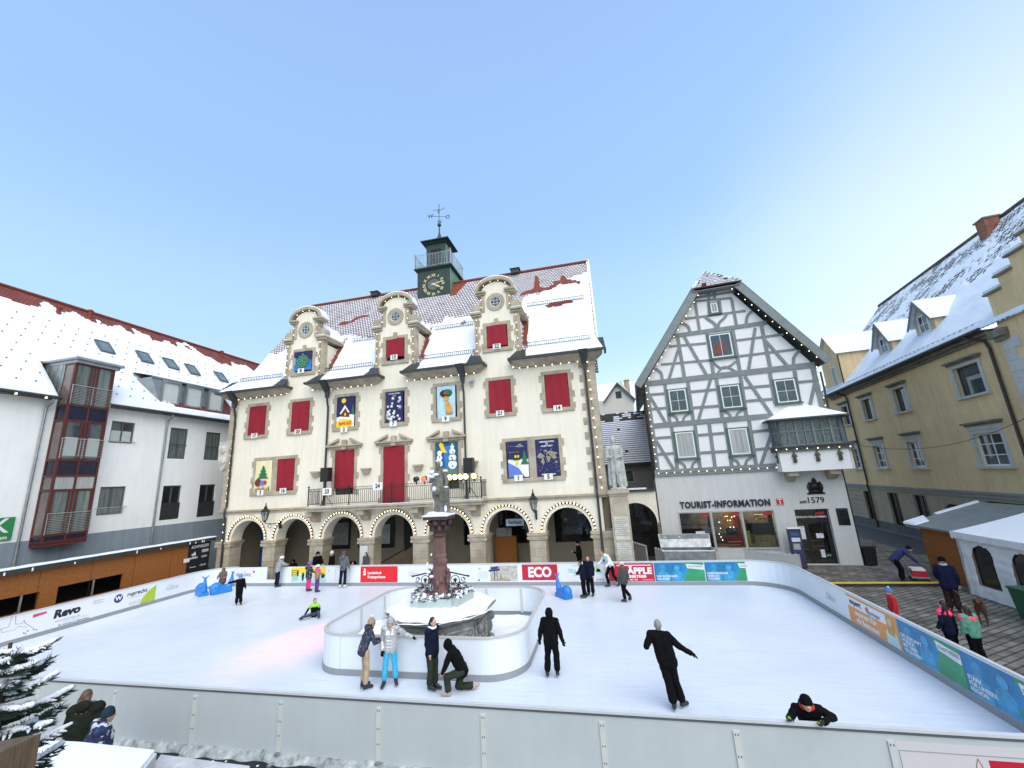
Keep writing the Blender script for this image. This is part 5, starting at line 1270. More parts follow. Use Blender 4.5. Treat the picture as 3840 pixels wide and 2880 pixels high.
# ================================================================ ICE RINK
X0, X1, Y0, Y1, BH = -24.55, 7.55, 9.04, 22.75, 1.1
RC = 1.7
def rrect(x0, x1, y0, y1, r, n=8, rn=None):
    out = []
    for (cx_, cy_, a0) in ((x1-r, y1-r, 0), (x0+r, y1-r, 90), (x0+r, y0+r, 180), (x1-r, y0+r, 270)):
        for j in range(n+1):
            a = R(a0+90*j/n); out.append((cx_+r*cos(a), cy_+r*sin(a)))
    return out
ice = bpy.data.materials.new('skating_surface'); ice.use_nodes = True; t = ice.node_tree; bs = t.nodes['Principled BSDF']; L_ = t.links.new
tc = t.nodes.new('ShaderNodeTexCoord')
n1 = t.nodes.new('ShaderNodeTexNoise'); n1.inputs['Scale'].default_value = .35; n1.inputs['Detail'].default_value = 6; L_(tc.outputs['Object'], n1.inputs['Vector'])
cr = t.nodes.new('ShaderNodeValToRGB'); cr.color_ramp.elements[0].position = .3; cr.color_ramp.elements[1].position = .75
cr.color_ramp.elements[0].color = (.62, .69, .78, 1); cr.color_ramp.elements[1].color = (.72, .78, .855, 1); L_(n1.outputs['Fac'], cr.inputs[0])
mp = t.nodes.new('ShaderNodeMapping'); mp.inputs['Scale'].default_value = (.5, .5, 1); L_(tc.outputs['Object'], mp.inputs[0])
# panel joints of the plastic sheets and skate scratches
br = t.nodes.new('ShaderNodeTexBrick'); br.inputs['Scale'].default_value = 1; br.inputs['Brick Width'].default_value = 2.0; br.inputs['Row Height'].default_value = 1.0; br.inputs['Mortar Size'].default_value = .006; br.offset = .5
br.inputs['Color1'].default_value = (1, 1, 1, 1); br.inputs['Color2'].default_value = (1, 1, 1, 1); br.inputs['Mortar'].default_value = (.86, .88, .90, 1); L_(tc.outputs['Object'], br.inputs['Vector'])
wv = t.nodes.new('ShaderNodeTexNoise'); wv.inputs['Scale'].default_value = 3; wv.inputs['Detail'].default_value = 9; wv.inputs['Roughness'].default_value = .8; mp2 = t.nodes.new('ShaderNodeMapping'); mp2.inputs['Scale'].default_value = (.25, 3, 1); mp2.inputs['Rotation'].default_value = (0, 0, .3); L_(tc.outputs['Object'], mp2.inputs[0]); L_(mp2.outputs[0], wv.inputs['Vector'])
rm = t.nodes.new('ShaderNodeMapRange'); rm.inputs[1].default_value = .35; rm.inputs[2].default_value = .6; rm.inputs[3].default_value = .90; rm.inputs[4].default_value = 1.02; L_(wv.outputs['Fac'], rm.inputs[0])
mm = t.nodes.new('ShaderNodeMixRGB'); mm.blend_type = 'MULTIPLY'; mm.inputs[0].default_value = 1; L_(cr.outputs[0], mm.inputs[1]); L_(br.outputs['Color'], mm.inputs[2])
m3 = t.nodes.new('ShaderNodeMixRGB'); m3.blend_type = 'MULTIPLY'; m3.inputs[0].default_value = 1; L_(mm.outputs[0], m3.inputs[1]); L_(rm.outputs[0], m3.inputs[2]); L_(m3.outputs[0], bs.inputs['Base Color'])
rr_ = t.nodes.new('ShaderNodeMapRange'); rr_.inputs[3].default_value = .28; rr_.inputs[4].default_value = .5; L_(wv.outputs['Fac'], rr_.inputs[0]); L_(rr_.outputs[0], bs.inputs['Roughness'])
b = MB(); b.prismz(rrect(X0+.02, X1-.02, Y0+.02, Y1-.02, RC), -.018, 0.0); tag(b.build('ice', ice), kind='structure')
# boards: one run all the way round, built panel by panel
rb = thing('rink_boards', 'white plastic boards running all around the skating rink, with advertising inside', 'rink boards', (0, 0, 0))
loop = rrect(X0, X1, Y0, Y1, RC, 8)
NOTCH = (ony(1005, 2100, Y1).x, ony(1045, 2100, Y1).x)
TT = .06
def offs(pts, d):   # outward offset of a closed ccw loop
    n = len(pts); out = []
    for i in range(n):
        a, p, c = Vector(pts[i-1]), Vector(pts[i]), Vector(pts[(i+1) % n])
        t_ = ((p-a).normalized()+(c-p).normalized()).normalized() if (p-a).length > 1e-6 and (c-p).length > 1e-6 else ((c-a).normalized())
        out.append((p.x+t_.y*d, p.y-t_.x*d))
    return out
def dedupe(pts):
    o = []
    for p in pts:
        if not o or (Vector(p)-Vector(o[-1])).length > 1e-4: o.append(p)
    if (Vector(o[0])-Vector(o[-1])).length < 1e-4: o.pop()
    return o
def strip(pts, d0, d1, z0, z1, closed=True, segs=None):
    b = MB(); pi_ = offs(pts, d0) if d0 else pts; po_ = offs(pts, d1) if d1 else pts; n = len(pts)
    for i in (range(n) if segs is None else segs):
        j = (i+1) % n
        b.hexa([(*pi_[i], z0), (*pi_[j], z0), (*po_[j], z0), (*po_[i], z0)], [(*pi_[i], z1), (*pi_[j], z1), (*po_[j], z1), (*po_[i], z1)])
    return b
def panelise(pts, plen):   # split long straights into panel lengths
    out = []
    n = len(pts)
    for i in range(n):
        a, c = Vector(pts[i]), Vector(pts[(i+1) % n]); L = (c-a).length; k = max(1, round(L/plen))
        for j in range(k): out.append(tuple(a.lerp(c, j/k)))
    return out
lp = dedupe(loop)
lpp = panelise(lp, 2.45)
n = len(lpp); io = offs(lpp, 0); oo = offs(lpp, .035)
arc = []
for i in range(n):
    a, c = Vector(lpp[i]), Vector(lpp[(i+1) % n]); 
    mid = (a+c)/2; far = abs(mid.y-Y1) < .02; isn = far and a.x > NOTCH[1] and c.x < NOTCH[0]+0 
    near = abs(mid.y-Y0) < .02
    b = MB(); j = (i+1) % n
    def seg(p0, p1, q0, q1, z0, z1):
        b.hexa([(*p0, z0), (*p1, z0), (*q1, z0), (*q0, z0)], [(*p0, z1), (*p1, z1), (*q1, z1), (*q0, z1)])
    if far and c.x < NOTCH[0] < a.x or far and c.x < NOTCH[1] < a.x:
        xs_ = sorted([a.x, c.x]); x_lo, x_hi = max(xs_[0], NOTCH[0]), min(xs_[1], NOTCH[1])
        if x_lo > xs_[0]: b.box(xs_[0], x_lo, Y1, Y1+.035, .16, BH-.03)
        if x_hi < xs_[1]: b.box(x_hi, xs_[1], Y1, Y1+.035, .16, BH-.03)
        b.box(x_lo, x_hi, Y1, Y1+.035, .16, .36)
    else:
        seg(io[i], io[j], oo[i], oo[j], -.12 if near else .16, BH-.03)
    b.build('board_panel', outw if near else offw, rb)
sel = [i for i in range(n) if not (abs((lpp[i][1]+lpp[(i+1) % n][1])/2-Y1) < .02 and lpp[(i+1) % n][0]-.001 < NOTCH[1] and lpp[i][0] > NOTCH[0])]
strip(lpp, -.025, .06, BH-.028, BH+.015, segs=sel).build('top_rail', mat('rail_plastic', (.55, .58, .61), .4, .05, 3), rb)
strip(lpp, .036, .05, BH-.07, BH-.03).build('rail_edge', mat('rail_edge_dark', (.10, .11, .13), .4), rb)
strip(lpp, -.02, -.001, 0, .17).build('kick_plate', grey, rb)
# uprights on the near outer side with paired bolts and feet
po_m = mat('pale_upright', (.56, .58, .57), .5, .05, 3)
bx = [ony(px_, 2700, 9.0).x for px_ in (-150, 130, 455, 735, 1050, 1413, 1815, 2265, 2770, 3330)]
ups = [onz(a, c, 1.0).x for a, c in ((465, 2565), (756, 2585), (1065, 2610), (1420, 2640), (1815, 2655), (2255, 2690), (2750, 2710), (3320, 2745), (150, 2560))]
for i, x in enumerate(ups):
    b = MB(); b.box(x-.05, x+.05, Y0-.058, Y0-.0355, -.02, BH-.17); u = b.build('upright', po_m, rb)
    b = MB()
    for z in (.88, .55, .28):
        for g in (-.02, .025): b.ell((x+g, Y0-.06, z), (.009, .008, .016), 6, 4)
    b.build('bolts', black, u)
    b = MB(); b.box(x-.045, x+.045, Y0-.1, Y0-.0585, -.17, -.03); b.box(x-.045, x+.045, Y0-.3, Y0-.1, -.185, -.14); b.build('foot', steel, u)
# back braces visible on the outer sides
# ---- advertising
def board_frame(side):
    return {'far': Frame((X0, Y1-.004, 0), (1, 0)), 'left': Frame((X0+.004, Y0, 0), (0, 1)), 'right': Frame((X1-.004, Y1, 0), (0, -1)), 'near': Frame((X0, Y0-.036, 0), (1, 0))}[side]
FF, FL, FR, FN = (board_frame(a) for a in ('far', 'left', 'right', 'near'))
def ad(fr, s0, s1, z0, z1, m_, label, name='advert_panel', d=-.004):
    o = MB().box(0, s1-s0, d, 0, 0, z1-z0).build(name, m_, rb); o.location = fr.w(s0, 0, z0); o.rotation_euler = (0, 0, fr.ang); o['label'] = label
    return o
def at(body, parent, size, m_, x, z, **k): return text(parent, body, size, m_, (x, k.pop('y', -.008), z), ext=.0015, **k)
def shape(parent, m_, pts, y=-.007, name='printed_shape'): return MB().prism(pts, y, y+.003).build(name, m_, parent)
def px1(fr, px_, py_): return fr.px(px_, py_)[0]
adw = mat('advert_white', (.76, .79, .83), .4); adr = mat('advert_red', (.72, .012, .02), .4); adr2 = mat('advert_crimson', (.52, .012, .04), .4); adk = mat('advert_black', (.012, .012, .02), .4); adg = mat('advert_grey', (.3, .32, .35), .4); adlg = mat('advert_light_grey', (.48, .52, .58), .4)
adb = mat('advert_blue', (.01, .20, .42), .4, .55, 1.2); adgr = mat('advert_green', (.035, .30, .13), .4, .2, 1.5); ady = mat('advert_yellow', (.8, .62, .03), .4); ado = mat('advert_orange', (.75, .3, .05), .4, .1, 2); adlb = mat('advert_light_blue', (.05, .32, .55), .4, .4, 3); adlime = mat('advert_lime', (.42, .55, .04), .4, .1, 3); adc = mat('advert_cyan', (.45, .72, .7), .4, .15, 3); adnav = mat('advert_navy', (.02, .03, .15), .4)
Z0, Z1 = .19, 1.03
# far board, from the left
def fx(px_): return px1(FF, px_, 2150)
o = ad(FF, fx(865)+.0, fx(958), .55, .85, adw, 'white panel with newspaper lettering'); wd = fx(958)-fx(865)
at('Schwäbische Zeitung', o, .26, adg, wd/2-.1, .12, bold=.006, sx=.62); shape(o, adr2, [(wd-.12+.07*cos(a*.7), .26+.07*sin(a*.7)) for a in range(9)])
def glice(fr, s_, z, size, lab='grey lettering'):
    o = ad(fr, s_, s_+size*2.4, z, z+size*1.2, adw, lab, d=-.002); at('Glice', o, size, adlg, size*1.1, size*.55, bold=.004, sx=.92, shear=.25); return o
o = ad(FF, fx(1093), fx(1222), Z0, Z1, ady, 'yellow and pale blue poster'); wd = fx(1222)-fx(1093)
shape(o, adc, [(0, 0), (wd, 0), (wd, .5), (0, .5)], -.0065); shape(o, adk, [(.02, .35), (.5, .35), (.5, .68), (.02, .68)]); shape(o, ady, [(.06, .38), (.4, .38), (.4, .45), (.06, .45)], -.009); shape(o, ady, [(.06, .48), (.36, .48), (.36, .54), (.06, .54)], -.009); shape(o, ady, [(.06, .57), (.4, .57), (.4, .64), (.06, .64)], -.009)
for i in range(4): shape(o, adg, [(.05, .12+i*.05), (.5-.05*(i % 2), .12+i*.05), (.5-.05*(i % 2), .14+i*.05), (.05, .14+i*.05)], -.009)
shape(o, adk, [(.75, .1), (.85, .1), (.9, .45), (.8, .6), (.72, .4)]); shape(o, adk, [(wd-.3, .25), (wd-.12, .25), (wd-.05, .38), (wd-.12, .5), (wd-.3, .5)])
glice(FF, fx(1228), .78, .09)
b = MB(); a, c = fx(1258)-0, fx(1312)
for q in ((a, a+.015, .3, .98), (c-.015, c, .3, .98), (a, c, .98, .995), (a, c, .285, .3)): b.box(q[0], q[1], -.006, 0, q[2], q[3])
o = b.build('door_outline', adlg, rb); o.location = FF.w(0, 0, 0)
o = ad(FF, fx(1352), fx(1491), Z0, Z1, adr, 'red panel with white bank lettering and S emblem'); wd = fx(1491)-fx(1352)
at('Landesbank', o, .2, white, .46, .5, align='LEFT', bold=.006, sx=.93); at('Kreissparkasse', o, .2, white, .46, .28, align='LEFT', bold=.006, sx=.93); at('S', o, .34, white, .26, .49, bold=.02); shape(o, white, [(.26+.045*cos(a*.7), .70+.045*sin(a*.7)) for a in range(9)])
glice(FF, fx(1527), .42, .36)
o = ad(FF, fx(1788), fx(1942), Z0, Z1, adw, 'white poster with text block and photo of a winter signpost'); wd = fx(1942)-fx(1788)
for i in range(8): shape(o, adlg, [(.06, .18+i*.045), (.62, .18+i*.045), (.62, .195+i*.045), (.06, .195+i*.045)])
shape(o, adnav, [(.06, .05), (.16, .05), (.16, .12), (.06, .12)]); shape(o, adlg, [(.16+.07*cos(a*.7), .66+.07*sin(a*.7)) for a in range(9)])
shape(o, mat('advert_snow_photo', (.5, .47, .42), .4, .5, 6), [(.75, .03), (wd-.02, .03), (wd-.02, .8), (.75, .8)], -.0065)
shape(o, adnav, [(.68, .5), (1.3, .56), (1.3, .66), (.68, .6)], -.01); shape(o, adnav, [(.8, .62), (1.2, .66), (1.2, .76), (.8, .72)], -.0105); shape(o, adk, [(.98, .05), (1.02, .05), (1.02, .75), (.98, .75)], -.0095); shape(o, adk, [(1.12, .05), (1.15, .05), (1.15, .6), (1.12, .6)], -.0095)
shape(o, mat('advert_tan', (.42, .28, .18), .4), [(1.28, .05), (1.85, .05), (1.8, .12), (1.45, .16), (1.38, .38), (1.3, .3)], -.0095)
o = ad(FF, fx(1958), fx(2091), .26, 1.02, adr2, 'red panel with three large white letters'); wd = fx(2091)-fx(1958)
at('ECO', o, .66, white, wd/2, .37, bold=.03, sx=.93)
o = ad(FF, fx(2106), fx(2275), Z0, Z1, adw, 'white panel with green map shapes'); wd = fx(2275)-fx(2106)
at('Bei uns läufts auch auf den Strassen', o, .09, adg, wd/2, .76, sx=.85)
for (x, z, w_, h_, m_) in ((.3, .42, .5, .22, adc), (.7, .28, .45, .2, mat('advert_pale_green', (.5, .72, .4), .4)), (1.4, .5, .6, .25, mat('advert_pale_green', (0, 0, 0))), (1.75, .4, .35, .22, adc)): shape(o, m_, [(x, z), (x+w_, z-.06), (x+w_-.05, z+h_-.08), (x+.08, z+h_)])
for i in range(3): shape(o, adg, [(1.75+i*.14, .04), (1.84+i*.14, .04), (1.84+i*.14, .13), (1.75+i*.14, .13)])
o = ad(FF, fx(2283), fx(2453), Z0, Z1, adr2, 'red panel with white workshop lettering'); wd = fx(2453)-fx(2283)
at('ÄPPLE', o, .4, white, wd-.68, .47, bold=.02, sx=1.08); at('MALERBETRIEB', o, .17, white, wd-1.02, .22, bold=.008, sx=1.12); at('SEIT 1935', o, .09, white, wd-1.0, .07, bold=.003); shape(o, white, [(.4, .72), (wd-.1, .72), (wd-.1, .76), (.4, .76)])
shape(o, white, [(wd-.6, .06), (wd-.08, .06), (wd-.08, .075), (wd-.6, .075)])
def energy(fr, s0, s1, lines, lab, flip=False):
    o = ad(fr, s0, s1, Z0, Z1, adb, lab); w_ = s1-s0; H_ = Z1-Z0
    shape(o, adgr, [(w_*.5, 0), (w_, 0), (w_, H_), (w_*.6, H_), (w_*.68, .5), (w_*.6, .25)], -.0062)
    for i in range(7): shape(o, adlb, [(w_*.5+i*.04, .1+i*.1), (w_*.64+i*.03, .13+i*.1), (w_*.64+i*.03, .145+i*.1), (w_*.5+i*.04, .115+i*.1)], -.0075)
    rnd = random.Random(int(s0*10))
    for cx_ in (w_*.18, w_*.46):
        shape(o, adlb, [(cx_+.13*cos(a*.52), .6+.14*sin(a*.52)) for a in range(12)], -.0072); shape(o, adlb, [(cx_-.28, .0), (cx_+.3, 0), (cx_+.24, .36), (cx_+.08, .47), (cx_-.1, .47), (cx_-.24, .36)], -.0070)
    shape(o, adw, [(w_*.67, .58), (w_-.01, .5), (w_-.01, .72), (w_*.65, .78)], -.0085, 'white_tag')
    at('STADTWERKE', o, .12, adg, w_*.83, .655, bold=.003, sx=.85, y=-.012); shape(o, adlg, [(w_*.76, .575), (w_*.96, .56), (w_*.96, .57), (w_*.76, .585)], -.0095)
    for i, l in enumerate(lines): at(l, o, .125, white, .07, .13+.12*(len(lines)-1-i)-.05+.02, align='LEFT', bold=.003, y=-.011)
    return o
energy(FF, fx(2455), fx(2643), ['WIR WÜNSCHEN', 'VIEL SPASS!'], 'blue and green energy panel with skating figures')
energy(FF, fx(2646), fx(2842), ['ENERGIEWENDE', 'EINFACH', 'MACHEN'], 'blue and green energy panel with two workers')
glice(FF, fx(2856), .78, .13)
# right board
def rx(px_, py_): return FR.px(px_, py_)[0]
s_ = rx(3098, 2250); o = glice(FR, s_, .4, .34)
o = ad(FR, rx(3180, 2270), rx(3372, 2380), Z0, Z1, ado, 'orange electronics advert with a woman'); wd = rx(3372, 2380)-rx(3180, 2270)
shape(o, adw, [(0, .50), (wd-.5, .50), (wd-.5, .78), (0, .78)]); at('expert', o, .24, adk, .5, .66, bold=.006, sx=1.0, y=-.012); at('Sigmaringen', o, .17, adg, wd-1.1, .60, bold=.004, sx=.8, y=-.012); shape(o, adr2, [(1.15+.09*cos(a*.7), .64+.09*sin(a*.7)) for a in range(9)], -.009); at('experten Kür', o, .23, white, .95, .36, bold=.008, sx=.9); at('mit Bestnoten', o, .23, white, .98, .13, bold=.008, sx=.9)
shape(o, mat('advert_hair', (.5, .3, .08), .4, .3, 5), [(wd-.5, .3), (wd-.2, .25), (wd-.16, .7), (wd-.35, .8), (wd-.46, .7)], -.0085); shape(o, adc, [(wd-.62, 0), (wd-.05, 0), (wd-.12, .35), (wd-.4, .5), (wd-.6, .3)], -.008); shape(o, mat('advert_skin', (.7, .45, .3), .4), [(wd-.33+.09*cos(a*.7), .62+.11*sin(a*.7)) for a in range(9)], -.0095)
e0, e1, e2 = rx(3374, 2380), rx(3618, 2520), rx(3880, 2680)
energy(FR, e0, e1, ['DIE ZUKUNFT', 'IM BLICK', 'SEIT ÜBER', '100 JAHREN'], 'blue and green energy panel with wavy lines'); energy(FR, e1+.01, e1+.01+(e1-e0)*1.0, ['STARK', 'FÜR UNSERE', 'REGION'], 'blue energy panel nearest the right corner')
# left board
def lx(px_, py_): return FL.px(px_, py_)[0]
def drawing(o, m_, x, z, sc):
    pl = [(0, 0), (.0, .28), (.1, .34), (.14, .5), (.18, .34), (.5, .36), (.6, .3), (.9, .3), (.95, .7), (1.0, .82), (1.05, .7), (1.1, .34), (1.3, .3), (1.35, .42), (1.4, .28), (1.6, .1), (1.7, 0)]
    b = MB()
    for p_, q_ in zip(pl[:-1], pl[1:]): b.bar((x+p_[0]*sc, z+p_[1]*sc), (x+q_[0]*sc, z+q_[1]*sc), .014*sc, -.008, -.005)
    pl = [(.1, 0), (.1, .22), (.4, .2), (.42, .3), (.7, .26), (.72, .14), (1.1, .14), (1.2, .22), (1.5, .1)]
    for p_, q_ in zip(pl[:-1], pl[1:]): b.bar((x+p_[0]*sc, z+p_[1]*sc), (x+q_[0]*sc, z+q_[1]*sc), .009*sc, -.009, -.0055)
    b.build('castle_outline', m_, o)
mauve = mat('advert_mauve_line', (.33, .12, .14), .5)
sA, sB = lx(-120, 2400), lx(178, 2310)
o = ad(FL, sA, sB, .15, .95, adw, 'white panel with a thin castle outline and red tag'); wd = sB-sA; drawing(o, mauve, .2, .25, 1.0); shape(o, mat('advert_pink_red', (.6, .08, .1), .4), [(wd-.5, .66), (wd-.05, .72), (wd-.05, .8), (wd-.5, .8)])
b = MB(); [b.ell((wd-.5+.2*math.cos(i), -.006, .15+.05*math.sin(i)), (.03, .002, .03), 6, 4) for i in range(5)]; b.bar((.3, .12), (.7, .16), .05, -.008, -.005); b.build('small_drawing', mauve, o)
sA, sB = lx(182, 2330), lx(407, 2260)
o = ad(FL, sA, sB, .15, 1.0, adw, 'white car dealer panel with bold black lettering'); wd = sB-sA
at('Revo', o, .44, adk, .62, .56, bold=.025, sx=1.05, shear=.1); at('BMW Service', o, .085, adg, wd-.45, .72, sx=.9); at('MINI Service', o, .085, adg, wd-.45, .62, sx=.9); at('www.revo-auto.de', o, .12, adlg, .68, .28, bold=.003); at('Freude am Fahren seit 25 Jahren', o, .075, adlg, 1.0, .19); at('Ihr Autohaus in Sigmaringen.', o, .1, adg, .95, .07, bold=.004)
sA, sB = lx(412, 2260), lx(586, 2200)
o = ad(FL, sA, sB, .17, 1.02, adw, 'white panel with round dark W emblem and lime shape'); wd = sB-sA
shape(o, adnav, [(.36+.2*cos(a*.35), .55+.2*sin(a*.35)) for a in range(18)]); at('W', o, .27, white, .36, .55, bold=.012, y=-.012); at('ruprecht', o, .27, adk, 1.22, .62, bold=.006); at('Ihr Werbetechnikpartner', o, .07, adlg, 1.2, .44)
for i in range(3): at('Beschriftung, Textildruck', o, .06, adlg, 1.2, .22-.07*i, sx=1.0)
shape(o, adlime, [(wd-.75, 0), (wd, 0), (wd, .75), (wd-.3, .62), (wd-.6, .35)])
glice(FL, lx(618, 2200), .4, .36)
# near board: drawing panel seen from outside at right
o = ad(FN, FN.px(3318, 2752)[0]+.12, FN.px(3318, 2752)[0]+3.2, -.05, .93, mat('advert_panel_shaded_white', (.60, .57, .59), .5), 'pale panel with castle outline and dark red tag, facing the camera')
b = MB(); b.box(.02, 3.0, -.008, -.005, .85, .862); b.box(.02, .032, -.008, -.005, .02, .85); b.build('outline_frame', adg, o); drawing(o, mauve, .36, .22, .72); shape(o, adr2, [(1.22, .60), (1.9, .60), (1.9, .80), (1.22, .80)]); b = MB(); b.bar((1.26, .2), (1.3, .42), .012, -.008, -.005); b.bar((1.3, .42), (1.37, .3), .012, -.0081, -.005); b.build('small_drawing', mauve, o)

# ---- inner barrier round the fountain
IX0, IX1, IY0, IY1, IR = -9.62, -2.83, 12.4, 18.1, 1.15
ib = thing('fountain_barrier', 'white rounded plastic barrier enclosing the snowy fountain in the middle of the rink', 'barrier', (0, 0, 0))
ilp = panelise(dedupe(rrect(IX0, IX1, IY0, IY1, IR, 9)), 1.55); n = len(ilp)
ii, iq = ilp, offs(ilp, -.035)
prev = None
for i in range(n):
    j = (i+1) % n; b = MB()
    a, c = Vector(ilp[i]), Vector(ilp[j])
    b.hexa([(*iq[i], .15), (*iq[j], .15), (*ii[j], .15), (*ii[i], .15)], [(*iq[i], BH-.03), (*iq[j], BH-.03), (*ii[j], BH-.03), (*ii[i], BH-.03)]); pnl = b.build('board_panel', offw, ib)
    if (c-a).length > .8:
        d = (c-a).normalized(); nn = Vector((d.y, -d.x)); q = a
        b = MB(); b.hexa([(*(q-d*.008+nn*.002), .17), (*(q+d*.008+nn*.002), .17), (*(q+d*.008-nn*.002), .17), (*(q-d*.008-nn*.002), .17)], [(*(q-d*.008+nn*.002), BH-.03), (*(q+d*.008+nn*.002), BH-.03), (*(q+d*.008-nn*.002), BH-.03), (*(q-d*.008-nn*.002), BH-.03)]); b.build('panel_joint', adlg, pnl)
        q2 = q-nn*.045
        b = MB(); b.hexa([(*(q2-d*.05), .1), (*(q2+d*.05), .1), (*(q2+d*.05-nn*.02), .1), (*(q2-d*.05-nn*.02), .1)], [(*(q2-d*.05), BH-.1), (*(q2+d*.05), BH-.1), (*(q2+d*.05-nn*.02), BH-.1), (*(q2-d*.05-nn*.02), BH-.1)]); b.build('upright', po_m, ib)
strip(ilp, -.06, .025, BH-.028, BH+.015).build('top_rail', mat('inner_rail', (.50, .50, .48), .4), ib)
strip(ilp, .001, .02, 0, .17).build('kick_plate', grey, ib)
# snowy ground inside
b = MB(); nx, ny = 60, 50; v = []; f = []
for i in range(nx+1):
    for j in range(ny+1):
        x = IX0+.15+(IX1-IX0-.3)*i/nx; y = IY0+.15+(IY1-IY0-.3)*j/ny; p_ = Vector((x, y, 0))
        cdx = max(0, abs(x-(IX0+IX1)/2)-(IX1-IX0)/2+IR+.1); cdy = max(0, abs(y-(IY0+IY1)/2)-(IY1-IY0)/2+IR+.1)
        ins = math.hypot(cdx, cdy) < IR-.12
        z = .06+.05*noise.noise(p_*1.1)+.03*noise.noise(p_*4)
        z += .75*math.exp(-((x+8.2)**2/1.3+(y-14.2)**2/2.2))*(1+.35*noise.noise(p_*2.2)) + .5*math.exp(-((x+8.0)**2/.8+(y-16.2)**2/1.2)) + .45*math.exp(-((x+4.0)**2/.5+(y-13.9)**2/.8))*(1+.5*noise.noise(p_*3))
        v.append((x, y, max(z, .02))); f.append(ins)
fs = []
for i in range(nx):
    for j in range(ny):
        q = (i*(ny+1)+j, (i+1)*(ny+1)+j, (i+1)*(ny+1)+j+1, i*(ny+1)+j+1)
        if all(f[k] for k in q): fs.append(q)
b.add(v, fs); tag(b.build('snow_heaps', mat('heaped_snow', (.84, .86, .88), .6, .06, 3, .8, 6), None, True), kind='stuff')
# ================================================================ FOUNTAIN
FX, FY = -6.04, 14.55
ft = thing('fountain', 'dark carved octagonal stone fountain basin heaped with snow around a red sandstone column', 'fountain', (FX, FY, 0))
rot0 = R(22.5)
b = MB()
b.lathe([(1.72, 0), (1.75, .12), (1.6, .2), (1.56, .3), (1.56, 1.06), (1.66, 1.13), (1.86, 1.22), (1.9, 1.33), (1.8, 1.35)], k=8, rot=rot0)
bas = b.build('basin', basinst, ft)
for i in range(8):
    a = rot0+2*pi*(i+.5)/8; ap_ = 1.56*cos(pi/8)
    M_ = Matrix.Rotation(a+pi/2, 4, 'Z'); M_.translation = (ap_*cos(a), ap_*sin(a), 0)
    b = MB(); b.T = M_; wl = 1.56*sin(pi/8)
    w_ = wl-.14
    for q in ((-w_, w_, .32, .37), (-w_, w_, .88, .93)): b.box(q[0], q[1], -.05, .0, q[2], q[3])
    for g in (-1, 1): b.box(g*w_-.025, g*w_+.025, -.03, .0, .37, .88)
    b.ell((0, -.01, .62), (.15, .045, .19), 14, 8)
    for g in (-1, 1):
        sp = [(g*(.36+.07*cos(t_)*(1-t_/9)), -.02, .62+.14*sin(t_)*(1-t_/9)) for t_ in [k*.6 for k in range(12)]]; b.tube(sp, .022, 6)
        b.tube([(g*.2, -.02, .44), (g*.28, -.03, .5), (g*.42, -.02, .42)], .02, 6); b.tube([(g*.2, -.02, .8), (g*.3, -.03, .74), (g*.42, -.02, .82)], .02, 6)
    pn_ = b.build('carved_panel', mat('basin_relief', (.30, .305, .29), .8, .4, 6), bas, False)
    b = MB(); b.T = M_; b.ell((0, -.035, .62), (.1, .03, .13), 12, 6); b.build('red_shield', mat('shield_red', (.25, .06, .05), .7, .5, 12), pn_)
    # scrolled corner pilaster
    a2 = rot0+2*pi*i/8; M2 = Matrix.Rotation(a2+pi/2, 4, 'Z'); M2.translation = (1.55*cos(a2), 1.55*sin(a2), 0)
    b = MB(); b.T = M2; b.box(-.1, .1, -.08, .05, .05, .95); b.ell((0, -.14, .86), (.09, .14, .15), 10, 8); b.ell((0, -.1, .55), (.06, .09, .2), 10, 8); b.ell((0, -.13, .18), (.09, .12, .13), 10, 8); b.build('scroll_pilaster', basinst, bas, True)
# snow cap on the basin
v = []; f = []; nr, na = 14, 64
for i in range(nr+1):
    for j in range(na):
        a = 2*pi*j/na; rr = i/nr; k_ = cos(pi/8)/cos(((a-rot0+pi/8*0) % (pi/4))-pi/8)
        ro = 1.93*k_*(1+.02*noise.noise(Vector((cos(a)*3, sin(a)*3, 0)))); x, y = ro*rr*cos(a), ro*rr*sin(a)
        z = 1.45+.05*noise.noise(Vector((x*1.5, y*1.5, 1)))+.03*noise.noise(Vector((x*5, y*5, 1)))
        if x < -.9: z += .12*max(0, noise.noise(Vector((x*2.5, y*2.5, 4))))+.05
        if i >= nr-1: z -= .05 if i == nr-1 else .17+.05*noise.noise(Vector((cos(a)*5, sin(a)*5, 2)))
        if i == nr: x *= .99; y *= .99
        v.append((x, y, z))
for i in range(nr):
    for j in range(na): f.append((i*na+j, i*na+(j+1) % na, (i+1)*na+(j+1) % na, (i+1)*na+j))
f = [tuple(reversed(q)) for q in f]
MB().add(v, f).build('snow_cap', mat('heaped_snow', (1, 1, 1)), ft, True)
